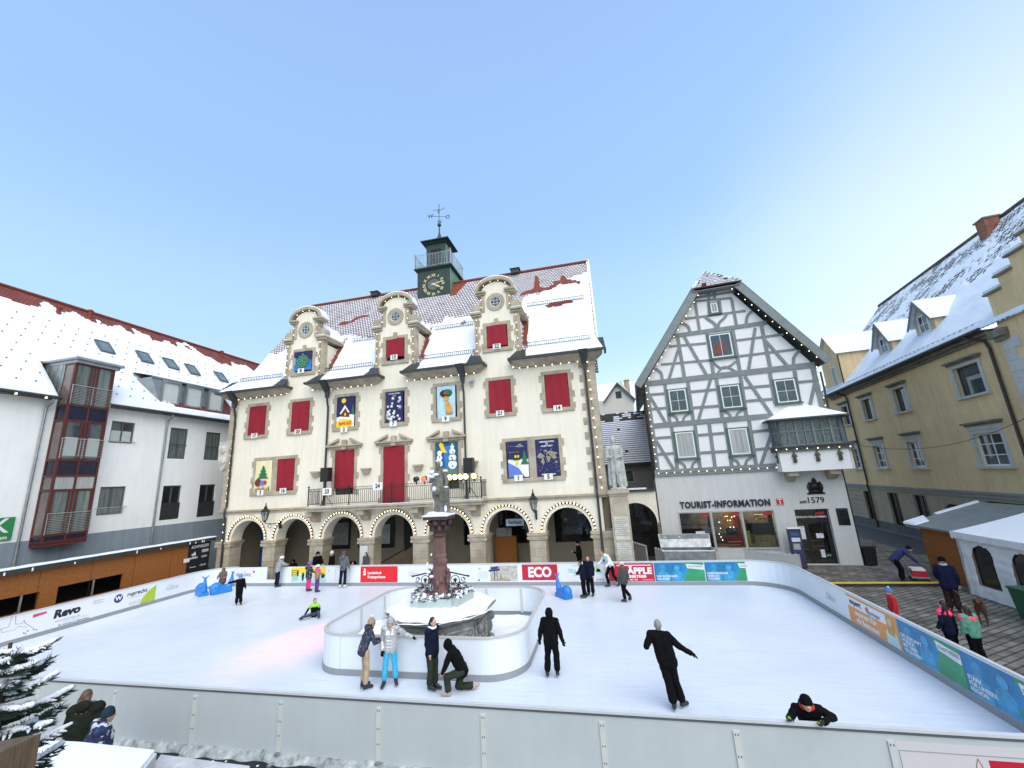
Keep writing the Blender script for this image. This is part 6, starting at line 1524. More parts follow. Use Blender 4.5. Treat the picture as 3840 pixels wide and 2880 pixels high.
# column
cx_, cy_ = -.05, .0
b = MB()
prof = [(.36, 1.4), (.36, 1.7), (.31, 1.75), (.25, 1.85), (.26, 2.0), (.25, 2.35), (.28, 2.5), (.24, 2.6), (.22, 2.9), (.24, 2.98), (.22, 3.02)]
b.lathe(prof, (cx_, cy_, 0), 20)
col = b.build('column', redstone, ft, True)
b = MB(); b.lathe([(.22, 3.0), (.2, 3.62)], (cx_, cy_, 0), 32, flute=.12); b.build('fluted_shaft', redstone, col)
b = MB(); b.lathe([(.22, 3.6), (.26, 3.65), (.22, 3.7), (.21, 3.74)], (cx_, cy_, 0), 20); b.lathe([(.2, 3.74), (.23, 3.95), (.33, 4.15), (.43, 4.24), (.2, 4.26)], (cx_, cy_, 0), 16); b.box(cx_-.44, cx_+.44, cy_-.44, cy_+.44, 4.2, 4.31)
for j in range(8):
    a = pi/4*j; b.ell((cx_+.38*cos(a), cy_+.38*sin(a), 4.08), (.1, .1, .09), 8, 6); b.ell((cx_+.3*cos(a+.4), cy_+.3*sin(a+.4), 3.9), (.07, .07, .12), 8, 6)
b.build('capital', mat('dark_red_stone', (.07, .042, .04), .8, .5, 5, .8, 20), col, False)
b = MB()
for j in range(12):
    a = pi/6*j; b.ell((cx_+.24*cos(a), cy_+.24*sin(a), 2.05+.14*(j % 3)), (.07, .07, .14), 8, 6); b.ell((cx_+.22*cos(a+.2), cy_+.22*sin(a+.2), 2.75), (.05, .05, .12), 8, 6)
for g in (-1, 1): b.ell((cx_+g*.32, cy_-.05, 2.3), (.1, .1, .18), 10, 8); b.ell((cx_+g*.34, cy_-.12, 2.48), (.07, .08, .08), 10, 8); b.ell((cx_+g*.34, cy_-.16, 2.15), (.06, .06, .11), 8, 6)
b.build('column_carving', redstone, col, True)
b = MB(); b.ell((cx_-.38, cy_-.22, 2.62), (.05, .06, .16)); b.ell((cx_-.32, cy_-.28, 2.47), (.09, .07, .05)); b.ell((cx_-.2, cy_-.3, 2.33), (.08, .06, .05)); b.ell((cx_-.24, cy_-.2, 3.02), (.03, .03, .05))
b.build('column_snow', snow, col, True)
b = MB()
v2 = [(cx_+.5*cos(a)*(1/max(abs(cos(a)), abs(sin(a))))*.95, cy_+.5*sin(a)*(1/max(abs(cos(a)), abs(sin(a))))*.95) for a in [2*pi*j/24 for j in range(24)]]
b.prismz(v2, 4.312, 4.37); b.ell((cx_, cy_, 4.36), (.42, .42, .09), 16, 8); b.ell((cx_-.2, cy_-.15, 4.38), (.22, .22, .1), 12, 8); b.build('capital_snow', snow, col, True)
# wrought iron brackets left and right
for g in (-1, 1):
    b = MB(); X = lambda a: cx_+g*a
    b.tube([(X(.3), cy_, 2.42), (X(1.02), cy_, 2.28)], .026, 6); b.ell((X(1.04), cy_, 2.28), (.05, .04, .035))
    ring = [(X(.56)+.16*cos(t_), cy_, 2.14+.16*sin(t_)) for t_ in [2*pi*k/16 for k in range(17)]]; b.tube(ring, .014, 5)
    ring = [(X(.85)+.08*cos(t_)*(1-k*.03), cy_, 2.17+.08*sin(t_)*(1-k*.03)) for k, t_ in enumerate([2*pi*k/12 for k in range(16)])]; b.tube(ring, .012, 5)
    b.tube([(X(.95), cy_, 2.1), (X(.72), cy_, 2.02), (X(.66), cy_, 1.9), (X(.5), cy_, 1.88), (X(.42), cy_, 1.66), (X(.5), cy_, 1.55)], .014, 5)
    ring = [(X(.44)+.09*cos(t_), cy_, 1.72+.1*sin(t_)) for t_ in [2*pi*k/12 for k in range(13)]]; b.tube(ring, .011, 5)
    for k in range(5):
        a = .6+k*.5; b.tube([(X(.56), cy_, 2.05), (X(.56)+.06*cos(a), cy_, 2.12+.07*sin(a)), (X(.56)+.11*cos(a), cy_, 2.12+.12*sin(a))], [.008, .018, .004], 5)
    b.tube([(X(.36), cy_, 2.3), (X(.3), cy_, 1.6)], .016, 5); b.build('iron_bracket', iron, col)
# statue on top
st_ = thing('saint_statue', 'grey stone statue of a standing bearded man, dusted with snow, on the fountain column', 'statue', (FX+cx_, FY+cy_, 4.34)); st_.scale = (1.06, 1.06, 1.08)
b = MB(); H_ = 1
for p_, q_, a, c in (((-.1, -.02, .05), (-.09, -.0, .5), .09, .085), ((.1, .03, .05), (.1, .02, .5), .1, .09), ((-.09, 0, .5), (-.06, 0, .95), .1, .15), ((.1, 0, .5), (.06, 0, .95), .12, .15), ((0, 0, .9), (0, .01, 1.3), .2, .18), ((-.16, 0, 1.38), (.16, 0, 1.38), .1, .1), ((0, 0, 1.4), (-.01, -.02, 1.56), .075, .06),
    ((-.2, 0, 1.38), (-.3, -.04, 1.12), .08, .07), ((-.3, -.04, 1.12), (-.1, -.16, 1.2), .06, .05), ((.21, 0, 1.38), (.3, 0, 1.1), .085, .075), ((.3, 0, 1.1), (.27, -.1, .8), .07, .055), ((-.1, -.02, .05), (-.13, -.12, .04), .05, .045), ((.1, .03, .05), (.1, -.1, .04), .05, .045)):
    b.cone(p_, q_, a, c)
b.ell((-.01, -.03, 1.66), (.085, .1, .125)); b.ell((-.02, -.1, 1.57), (.055, .05, .08)); b.ell((-.015, -.13, 1.65), (.018, .03, .03))
for j in range(6): b.cone((-.2+.08*j, -.06-.02*(j % 2), .6), (-.16+.06*j, -.1, 1.15), .035, .04)
b.cone((.22, .05, .05), (.28, .02, .85), .14, .1); b.cone((.26, -.05, .5), (.28, -.08, .78), .1, .1); b.ell((-.02, -.18, .78), (.15, .08, .13)); b.cone((.0, .1, .1), (0, .1, 1.2), .2, .18)
o = b.build('figure', statst, st_); remesh(o, .014, 3)
b = MB()
for c_, r_ in (((-.01, -.0, 1.79), (.1, .11, .06)), ((-.24, -.04, 1.42), (.12, .1, .08)), ((.24, 0, 1.44), (.1, .1, .05)), ((-.34, -.06, 1.22), (.07, .08, .12)), ((-.2, -.16, 1.27), (.14, .05, .06)), ((-.04, -.18, 1.33), (.13, .05, .05)), ((-.08, -.23, .86), (.08, .05, .09)), ((.3, -.1, .9), (.09, .07, .03)), ((-.17, -.02, .3), (.03, .04, .2)), ((.26, -.06, .2), (.05, .05, .12))): b.ell(c_, r_, 12, 8)
o = b.build('snow_on_figure', snow, st_); remesh(o, .014, 3)
# planter boxes on the basin with snowed plants
def planter(loc, rz, w_, label):
    o = thing('planter_box', label, 'planter', loc, rz, 'pale planter boxes around the fountain column'); h = .26
    b = MB(); b.box(-w_/2, w_/2, -.16, -.13, 0, h); b.box(-w_/2, w_/2, .13, .16, 0, h); b.box(-w_/2, -w_/2+.03, -.13, .13, 0, h); b.box(w_/2-.03, w_/2, -.13, .13, 0, h); b.box(-w_/2+.03, w_/2-.03, -.13, .13, 0, .2); b.build('box', greybox, o)
    rn = random.Random(int(loc[0]*100+w_*7))
    s_ = MB(); l_ = MB(); t_ = MB()
    for i in range(int(w_*34)):
        x, y = rn.uniform(-w_/2+.04, w_/2-.04), rn.uniform(-.15, .15); z = .22+rn.random()*.16
        s_.ell((x, y, z), (.05+.04*rn.random(), .05, .03+.03*rn.random()), 7, 5)
    for i in range(int(w_*70)):
        x, y = rn.uniform(-w_/2, w_/2), rn.uniform(-.2, .17); z = .2+rn.random()*.25; a = rn.random()*6.3; l = .05+.06*rn.random()
        l_.add([(x, y, z), (x+l*cos(a), y+l*sin(a), z+.03), (x+l*1.6*cos(a+.3), y+l*1.6*sin(a+.3), z+.02-.05*rn.random()), (x+l*cos(a+.7), y+l*sin(a+.7), z)], [(0, 1, 2, 3)])
    for i in range(int(w_*8)):
        x, y = rn.uniform(-w_/2, w_/2), rn.uniform(-.15, .15); t_.ell((x, y, .4+.08*rn.random()), .028, 6, 4)
    s_.build('plant_snow', snow, o, True); l_.build('leaves', leafd, o); t_.build('faded_blossoms', mat('faded_bloom', (.2, .06, .07), .8, .4, 6), o)
zt = 1.44
planter((FX-.1, FY-.52, zt), R(2), 1.38, 'long pale planter box in front of the column, dark leaves spilling over it')
planter((FX+.72, FY+.05, zt), R(80), 1.1, 'pale planter box on the right side of the column')
planter((FX-.85, FY+.1, zt), R(-80), 1.1, 'pale planter box on the left side of the column, mostly buried in snow')
planter((FX-.1, FY+.66, zt), R(2), 1.4, 'pale planter box behind the column, barely visible')
# ================================================================ ADVENT BANNERS on the town hall
num_white = mat('number_plate_white', (.80, .79, .74), .6)
def cloth_mb(w_, h_, amp=.02, seed=0, ny=14, nx=10, lift=0.0):
    v = []; f = []
    for i in range(nx+1):
        for j in range(ny+1):
            u, t_ = i/nx-.5, j/ny; x = u*w_*(1-.02*sin(t_*3+seed)); z = h_*(t_)
            y = amp*noise.noise(Vector((u*3.3+seed, t_*1.1, seed)))-.0+lift*(1-t_)+amp*.25*sin(u*14+seed+2*t_)
            v.append((x, y, z))
    for i in range(nx):
        for j in range(ny): q = i*(ny+1)+j; f.append((q, q+ny+1, q+ny+2, q+1))
    return MB().add(v, f)
def number(parent, n, x, z, y=-.14, w_=.5, h_=.34):
    o = MB().box(x-w_/2, x+w_/2, y, y+.015, z-h_/2, z+h_/2).build('number_plate', num_white, parent); text(o, str(n), .34, adk, (x, y-.006, z), ext=.002, bold=.012, sx=.9, name='numeral')
pics = {}
def banner(n, cx_, z0, z1, w_, label, art=None, mt=None, yoff=0, plate=None, group='advent calendar cloths in the town hall windows'):
    o = thing('advent_banner', label, 'banner', (cx_, 23.6-.04+yoff, z0), 0, group)
    h_ = z1-z0
    c = cloth_mb(w_, h_, .055 if mt is None else .03, n*1.7).build('cloth', mt or redc, o, True)
    if art: art(o, w_, h_)
    if plate is not False:
        px_, pz = plate or (-.02, -.05); number(o, n, px_, pz, y=-.11)
    return o
def sh(o, m_, pts, y=-.035, name='painted_shape'): return MB().prism(pts, y, y+.004).build(name, m_, o)
def circ(cx_, cz, r, n=12, ry=None): return [(cx_+r*cos(2*pi*i/n), cz+(ry or r)*sin(2*pi*i/n)) for i in range(n)]
pnav = mat('painted_night_blue', (.012, .015, .09), .7, .2, 3); pblue = mat('painted_blue', (.03, .18, .6), .7, .3, 2); psky = mat('painted_sky', (.45, .68, .85), .7, .15, 2); pgreen = mat('painted_green', (.02, .16, .06), .7, .25, 5); pcream = mat('painted_cream', (.78, .72, .42), .7, .05, 2); pyel = mat('painted_yellow', (.85, .6, .02), .7, .1, 3); pwhite = mat('painted_white', (.82, .82, .82), .7); pbrown = mat('painted_brown', (.14, .035, .015), .7, .2, 5); pred = mat('painted_red', (.6, .03, .02), .7); pviol = mat('painted_blue_violet', (.12, .2, .62), .7, .1, 2); pblk = mat('painted_black', (.02, .02, .02), .7); pgold = mat('painted_gold', (.65, .35, .06), .7, .3, 5); pteal = mat('painted_teal', (.01, .09, .16), .7, .3, 3)
def tree(o, cx_, z0, z1, w_, m_, tiers=3, y=-.036):
    pts = []; H_ = z1-z0
    L = [(cx_, z1)]; Rr = []
    for i in range(tiers):
        zz = z1-H_*(i+1)/tiers; ww = w_/2*(i+1.3)/(tiers+.3); L.append((cx_-ww, zz)); Rr.append((cx_+ww, zz))
        if i < tiers-1: L.append((cx_-ww*.45, zz+.01)); Rr.append((cx_+ww*.45, zz+.01))
    sh(o, m_, (L+Rr[::-1])[::-1], y)
def art8(o, w, h):
    sh(o, pnav, [(-w/2, h*.72), (w/2, h*.55), (w/2, h), (-w/2, h)]); 
    sh(o, pgreen, circ(.0, h*.45, w*.36, 12, h*.35), -.038); tree(o, 0, h*.5, h*.93, w*.5, pgreen, 2, -.0395); sh(o, pblk, [(-.08, 0), (.1, 0), (.1, .22), (-.08, .22)], -.040)
    for i in range(22): a = i*2.4; r_ = .09*math.sqrt(i); sh(o, pwhite, circ(r_*cos(a)*1.1, h*.5+r_*sin(a)*1.2, .022, 6), -.043)
def art2(o, w, h):
    sh(o, pnav, [(-w/2, h*.3), (w/2, h*.3), (w/2, h), (-w/2, h)]); sh(o, pwhite, [(-w/2, 0), (w/2, 0), (w/2, h*.42), (w*.2, h*.46), (-w/2, h*.38)], -.037); sh(o, pyel, [(-w/2, 0), (w*.25, .0), (w*.45, h*.14), (w*.35, h*.28), (-w*.2, h*.32), (-w/2, h*.25)], -.039)
    sh(o, pyel, circ(-w*.12, h*.9, .17), -.037); tree(o, w*.42, h*.4, h*.78, .35, pgreen); sh(o, pbrown, [(-.35, h*.4), (.3, h*.36), (.3, h*.52), (.05, h*.7), (-.35, h*.54)], -.041); sh(o, pwhite, [(-.42, h*.5), (-.05, h*.76), (.3, h*.52), (.2, h*.5), (0, h*.66), (-.35, h*.47)], -.043); sh(o, pyel, [(-.08, h*.42), (.04, h*.42), (.04, h*.5), (-.08, h*.5)], -.044)
    text(o, 'BWS IQ2', .27, pred, (0, -.046, h*.17), ext=.002, bold=.012, sx=.85, rot=(pi/2, -.05, 0))
def art7(o, w, h):
    text(o, 'KINDER HELFEN', .13, pwhite, (0, -.04, h*.93), ext=.002, sx=.85); text(o, 'LAIZ', .1, pwhite, (0, -.04, h*.86), ext=.002)
    rn = random.Random(4)
    for i in range(26):
        x, z = rn.uniform(-w*.4, w*.4), rn.uniform(.1, h*.82); r_ = .05+.05*rn.random(); a = rn.random()
        if i % 3 == 0:
            b = MB()
            for k in range(3): b.bar((x-r_*1.5*cos(a+k*pi/3), z-r_*1.5*sin(a+k*pi/3)), (x+r_*1.5*cos(a+k*pi/3), z+r_*1.5*sin(a+k*pi/3)), .028, -.04-.0005*k, -.036)
            b.build('paper_snowflake', pwhite, o)
        else: sh(o, pwhite if i % 4 else adlg, [(x+r_*1.2*cos(a+k*pi/2), z+r_*1.2*sin(a+k*pi/2)) for k in range(4)], -.038)
def art9(o, w, h):
    sh(o, pblk, circ(0, h*.77, .42, 9, .25), -.037); sh(o, pgreen, circ(.12, h*.8, .3, 7, .2), -.039); sh(o, pred, circ(-.05, h*.78, .1), -.041); sh(o, pgold, circ(0, h*.6, .2, 9, .16), -.041)
    sh(o, pgold, [(-.05, h*.24), (.42, h*.12), (.38, h*.3), (.2, h*.5), (0, h*.52), (-.08, h*.4)][::1], -.043); sh(o, pred, circ(.2, h*.16, .24, 12, .09), -.044); sh(o, pgold, circ(.2, h*.17, .19, 12, .06), -.046)
def art3(o, w, h):
    tree(o, .0, h*.42, h*.85, w*.72, pgreen, 4); sh(o, pbrown, circ(-.35, h*.3, .25, 12), -.038); sh(o, pviol, circ(0, h*.28, .18), -.039); sh(o, pred, circ(.2, h*.29, .14), -.04)
    for i in range(9): sh(o, (pblk, pbrown, pred, pgreen)[i % 4], [(-w*.42+i*.13, .04), (-w*.42+i*.13+.07, .04), (-w*.42+i*.13+.05, .25+.08*(i % 3)), (-w*.42+i*.13, .22)], -.042)
def artS(o, w, h):
    sh(o, pteal, [(-w/2, 0), (w/2, 0), (w/2, h), (-w/2, h)], -.0362); sh(o, mat('painted_grey_band', (.12, .2, .2), .7, .3, 4), [(-w/2, 0), (w/2, 0), (w/2, h*.22), (-w/2, h*.26)], -.0385); sh(o, pblue, [(-.1, h*.2), (.15, h*.2), (.25, h*.9), (-.2, h*.85)], -.038)
    for i, (x, z, r_) in enumerate(((.38, .7, .28), (.38, 1.1, .24), (.38, 1.5, .19), (.38, 1.78, .12), (-.45, .8, .2), (-.45, 1.15, .18), (-.45, 1.45, .15))): sh(o, pwhite, circ(x, z*h/2.1, r_, 12), -.040-.0004*i)
    for z in (.9, 1.3): sh(o, pgreen, [(.12, z*h/2.1), (.64, z*h/2.1), (.64, z*h/2.1+.05), (.12, z*h/2.1+.05)], -.0445)
    for x, z in ((.38, .6), (.38, 1.0), (.34, 1.12), (.42, 1.45), (-.45, .85), (-.45, 1.2)): sh(o, pblk, circ(x, z*h/2.1, .045, 8), -.046)
    sh(o, pyel, [(-.48, h*.95), (-.3, h*.7), (.05, h*.68), (-.1, h*.8), (-.2, h*.95), (-.35, h)], -.047); sh(o, pyel, circ(.38, h*.92, .07, 5), -.047)
def art1(o, w, h):
    sh(o, pnav, [(-w/2, h*.5), (w/2, h*.5), (w/2, h), (-w/2, h)]); sh(o, pviol, [(-w/2, 0), (w*.3, .0), (0, h*.25), (-w/2, h*.42)], -.037); sh(o, pblk, [(-.3, h*.48), (.12, h*.48), (.12, h*.66), (-.1, h*.82), (-.3, h*.66)], -.039); sh(o, pyel, [(-.2, h*.54), (-.08, h*.54), (-.08, h*.61), (-.2, h*.61)], -.041); sh(o, pyel, [(-.03, h*.54), (.07, h*.54), (.07, h*.61), (-.03, h*.61)], -.041); sh(o, pyel, [(-.15, h*.36), (.02, h*.36), (.02, h*.44), (-.15, h*.44)], -.041); tree(o, w*.32, h*.35, h*.75, .5, pgreen); text(o, 'ART\nKLASSE 2', .1, pwhite, (.15, -.042, h*.88), ext=.002)
    for i in range(14): sh(o, pwhite, circ(-w*.42+.09*(i % 7), h*(.7+.17*(i//7)), .015, 5), -.041)
def art5(o, w, h):
    text(o, 'WEIHNACHTEN\nIN\nALLER WELT', .12, pwhite, (0, -.042, h*.88), ext=.002, bold=.003); text(o, 'BERNEHREN SILLEN', .1, pwhite, (0, -.042, .08), ext=.002, bold=.003, sx=.9)
    g = mat('painted_land', (.28, .26, .18), .7, .2, 6)
    for c_, a, q in (((-.4, 1.15), .2, .14), ((-.28, .85), .09, .2), ((.05, 1.0), .12, .22), ((.2, 1.25), .32, .14), ((.38, 1.05), .14, .12), ((.48, .75), .09, .07), ((-.1, 1.42), .1, .06)): sh(o, g, [(c_[0]+a*cos(t_)*(1+.25*sin(3*t_+c_[0]*9)), c_[1]*h/2.06+q*sin(t_)*(1+.2*cos(4*t_))) for t_ in [2*pi*i/14 for i in range(14)]], -.039)
    rn = random.Random(8)
    for i in range(60): sh(o, (pviol, adlg)[i % 2], circ(rn.uniform(-w*.47, w*.47), rn.uniform(.2, h*.75), .018, 5), -.0375)
B = banner
for n_, i, lab in ((17, 0, 'plain red cloth in the top-storey window above plate 17, far left'), (20, 1, 'plain red cloth in the window with number plate 20'), (21, 5, 'plain red cloth in the window with number plate 21'), (14, 6, 'plain red cloth in the window with number plate 14, beside the right downpipe')):
    B(n_, CX[i]+.0, 9.39, 11.4, 1.34, lab)
B(2, CX[2], 9.25, 11.35, 1.3, 'painted night banner with snowy hut and yellow path, plate 2', art2, pnav); B(7, CX[3], 9.35, 11.4, 1.2, 'dark blue banner with white paper snowflakes, plate 7', art7, pnav); B(9, CX[4], 9.35, 11.4, 1.2, 'pale blue banner with golden bell and fir sprig, plate 9', art9, psky)
B(3, -22.37, 5.56, 7.6, 1.28, 'cream banner with green Christmas tree and children, plate 3', art3, pcream); B(16, -20.64, 5.6, 7.6, 1.28, 'plain red cloth beside the Christmas tree banner, plate 16')
B(23, -16.3, 5.5, 7.88, 1.38, 'plain red cloth under the pediment left of the balcony door, plate 23', plate=False); B(24, -12.83, 4.48, 7.88, 1.46, 'tall red cloth covering the balcony door, plate 24', plate=False)
B(6, -9.33, 5.85, 7.88, 1.45, 'colourful banner with snowmen and moon under the right pediment', artS, pteal, plate=False)
B(1, -4.93, 5.56, 7.6, 1.2, 'banner with dark house, fir and blue slope on snow, plate 1', art1, pwhite); B(5, -3.2, 5.54, 7.58, 1.32, 'navy banner with a world map, plate 5', art5, pnav)
B(8, CX[1]-.07, 13.62, 15.0, 1.42, 'blue banner with dotted green tree in the left dormer, plate 8', art8, pblue); B(15, CX[3], 13.75, 15.05, 1.28, 'red cloth in the middle dormer window, plate 15'); B(22, CX[5]-.0, 13.6, 15.0, 1.28, 'red cloth in the right dormer window, plate 22')
for n_, x, z in ((23, -16.55, 5.35), (24, -13.15, 5.5)):
    o = thing('number_sign', 'white number plate reading %d hung on the %s of the balcony railing' % (n_, 'left part' if n_ == 23 else 'middle'), 'sign', (x-.15, 22.52, z)); number(o, n_, 0, 0, y=0, w_=.62, h_=.42)
for n_, x, z in ((12, -5.55, 3.35), (18, -1.95, 3.35)):
    o = thing('number_sign', 'white number plate reading %d in the %s arch of the arcade' % (n_, 'sixth' if n_ == 12 else 'rightmost'), 'sign', (x+.3, 26.6, z)); number(o, n_, 0, 0, y=0, w_=.7, h_=.4)
for x, lab in ((-19.5, 'white hanging sign reading Rathaus in the second arch from the left'), (-6.05, 'white hanging sign reading Rathaus in the second arch from the right')):
    o = thing('hanging_sign', lab, 'sign', (x+.4, 25.0, 2.95)); MB().box(-.55, .55, 0, .06, -.2, .2).build('panel', mat('sign_pale_blue', (.45, .52, .55), .6), o); text(o, 'Rathaus', .28, adnav, (0, -.006, 0), ext=.003, bold=.008, sx=.9)
    b = MB(); b.box(-.58, .58, -.01, .07, .2, .23); b.box(-.5, -.48, .02, .04, .23, 1.0); b.box(.48, .5, .02, .04, .23, 1.0); b.build('hanger', black, o)
# notice boards and displays in the arcade
paper = mat('notice_paper', (.30, .31, .31), .7, .35, 3)
nb = thing('notice_board', 'dark framed notice boards on the back wall of the second arch', 'notice board', (-19.8, 27.72, 1.35)); b = MB(); b.box(-1.5, 1.3, -.05, 0, 0, 1.9); b.build('board', black, nb); MB().box(-1.4, -.3, -.06, -.051, .2, 1.7).build('notices', paper, nb); MB().box(-.1, 1.2, -.06, -.051, .2, 1.7).build('notices', paper, nb)
nb = thing('notice_board', 'notice board and lit display case on the back wall of the third arch', 'notice board', (-16.3, 27.72, 1.35)); b = MB(); b.box(-1.5, 1.3, -.05, 0, 0, 1.9); b.build('board', black, nb); MB().box(-1.4, -.4, -.06, -.051, .2, 1.7).build('notices', paper, nb); MB().box(.1, 1.0, -.06, -.051, .2, 1.5).build('notices', mat('pale_display', (.5, .54, .55), .5, .3, 4), nb)
nb = thing('blue_banner', 'tall deep blue banner inside the leftmost arch', 'banner', (-23.55, 25.7, .3)); MB().box(-.62, .55, 0, .03, 0, 2.9).build('cloth', mat('banner_blue', (.004, .04, .17), .6, .6, 2), nb)
for i in range(5): MB().box(-.45, .35-.1*(i % 2), -.004, 0, 1.6-i*.16, 1.66-i*.16).build('printed_line', mat('banner_print', (.02, .15, .32), .6), nb)
nb = thing('orange_counter', 'orange panelled counter in the sixth arch', 'counter', (-6.6, 26.4, 0)); MB().box(-.75, .65, 0, .4, .0, 2.0).build('body', osb, nb); MB().box(-.6, .4, -.02, 0, 2.0, 2.5).build('poster', paper, nb)
nb = thing('white_poster_board', 'blank white board leaning on the pier between third and fourth arch', 'board', (-14.75, 23.5, .0)); MB().box(-.22, .28, 0, .04, .0, 2.05).build('panel', mat('white_board', (.6, .64, .66), .5), nb)
nb = thing('ramp_rail', 'brown boarded ramp side in the fourth arch', 'ramp', (-12.9, 24.9, 0)); MB().prism([(-1.4, 0), (1.0, 0), (1.0, 1.9), (-1.4, .75)], 0, .05).build('panel', mat('brown_ramp', (.10, .075, .045), .8, .3, 3), nb); MB().tube([(-1.5, 0, .8), (1.0, 0, 2.0)], .03, 6).build('handrail', black, nb)
MB().box(-.3, .6, .8, 1.0, 0, 3.2).build('dark_pillar', dark, nb)

# ================================================================ LIGHT STRINGS
W3 = lambda x, z, y=0.0: (x, 23.6+y, z)
swag = mat('red_green_garland', (.10, .035, .02), .9, .6, 30)
names = ['leftmost', 'second', 'third', 'middle', 'fifth', 'sixth', 'rightmost']
for i, c in enumerate(CX):
    r_ = 1.46; n = 28; pts = [W3(c-r_*cos(pi*j/n), 2.58+r_*sin(pi*j/n), -.07) for j in range(n+1)]
    garland(pts, 'fairy light garland around the %s arch of the town hall arcade' % names[i], .05, .195, .036, swag, off=(0, -.045, 0), group='garlands around the arcade arches')
def gl(pts, label, **k): return garland([W3(*p) for p in pts], label, .008, k.pop('sp', .5), k.pop('br', .027), off=(0, -.03, 0), **k)
gl([(-24.85, 12.0, -.12), (-21.35, 12.03, -.12), (-21.0, 12.5, -.1), (-21.0, 12.0, -.02)], 'light string under the far left eaves')
gl([(-18.9, 12.6, -.1), (-18.9, 12.05, -.1), (-14.3, 12.0, -.1), (-14.0, 12.8, -.1)], 'light string under the eaves between left and middle dormer')
gl([(-11.9, 12.5, -.1), (-11.9, 12.0, -.1), (-7.2, 12.0, -.1), (-7.0, 12.8, -.1)], 'light string under the eaves between middle and right dormer')
gl([(-4.9, 12.6, -.1), (-4.9, 12.0, -.1), (-.6, 11.98, -.1)], 'light string under the right eaves')
gl([(-25.05, 11.6, -.1), (-25.1, 2.6, -.1)], 'light string down the left corner of the town hall'); gl([(-.45, 11.9, -.1), (-.35, 4.7, -.1)], 'light string down the right corner of the town hall', sp=.55, br=.034)
for c, nm in ((CX[1], 'left'), (CX[3], 'middle'), (CX[5], 'right')):
    top = [(c+.95*cos(pi*j/12), 17.38+.66*sin(pi*j/12), -.08) for j in range(13)]
    left = [(c-.95, 17.1, -.08), (c-.93, 16.1, -.08), (c-1.05, 15.65, -.08), (c-1.3, 15.6, -.08), (c-1.33, 12.9, -.08)]
    right = [(c+1.33, 12.9, -.08), (c+1.3, 15.6, -.08), (c+1.05, 15.65, -.08), (c+.93, 16.1, -.08), (c+.95, 17.1, -.08)]
    gl(right+top+left, 'light string outlining the %s curved dormer' % nm, sp=.52, br=.021)
FWg = lambda s_, z, d=-.12: FWF.w(s_, d, z)
def gf_(pts, label, sp=.52, br=.024): return garland([FWg(*p) for p in pts], label, .008, sp, br, off=(0, -.02, 0))
gf_([(6.1, 16.45, -.5), (9.95, 11.15, -.5)], 'light string along the right gable slope of the half-timbered house'); gf_([(4.1, 16.4, -.5), (2.6, 14.3, -.5), (.25, 11.1, -.4)], 'light string along the left gable slope of the half-timbered house')
gf_([(.18, 10.9), (.18, 5.4)], 'light string down the left corner post', .44); gf_([(.25, 5.32, -.16), (6.7, 5.28, -.16)], 'light string along the beam above the tourist office', .46); gf_([(9.8, 10.9), (9.78, 8.2)], 'light string down the right corner post', .46)
gf_([(6.6, 6.25, -1.12), (10.1, 6.18, -1.12)], 'light string under the oriel ledge', .5); garland([LF.w(-9, -.62, 11.0), LF.w(.3, -.62, 11.0)], 'light string along the gutter of the white left house', .008, 1.15, .05)
# ================================================================ WALL LANTERNS
def lantern(loc, label, ext):
    o = thing('wall_lantern', label, 'lantern', loc, 0, 'old lanterns on the town hall front')
    b = MB(); b.lathe([(.03, -.45), (.05, -.4), (.1, -.36), (.13, -.32)], k=8); b.lathe([(.26, .22), (.27, .26), (.14, .38), (.1, .42), (.1, .5), (.04, .58), (.03, .72), (.005, .8)], k=6)
    for j in range(6):
        a = pi/3*j; b.tube([(.13*cos(a), .13*sin(a), -.32), (.25*cos(a), .25*sin(a), .23)], .014, 4)
    b.build('lantern_frame', iron, o)
    MB().lathe([(.12, -.31), (.235, .21)], k=6).build('lantern_glass', mat('lantern_glass', (.5, .55, .5), .1, trans=.8), o)
    MB().lathe([(.265, .262), (.15, .36), (.02, .38)], k=6).build('snow_cap', snow, o)
    b = MB(); b.tube([(0, 0, -.42), (0, .2, -.5), (0, .45, -.62), (0, .7, -.6)] if not ext else [(0, 0, -.42), (.2, 0, -.52), (.55, .1, -.55), (.6, .5, -.55)], .03, 6)
    b.tube([((.3+.12*cos(t_)) if ext else 0, (.1 if ext else .45+.1*cos(t_)), -.68+.12*sin(t_)) for t_ in [k*.5 for k in range(13)]], .018, 5); b.box(.5 if ext else -.05, .7 if ext else .05, .62, .7, -.9, -.4); b.build('wall_bracket', iron, o)
lantern((-21.4, 22.95, 4.1), 'old lantern with snowy cap between first and second arch', True); lantern((-4.08, 22.9, 4.1), 'old lantern with snowy cap between sixth and rightmost arch', False)
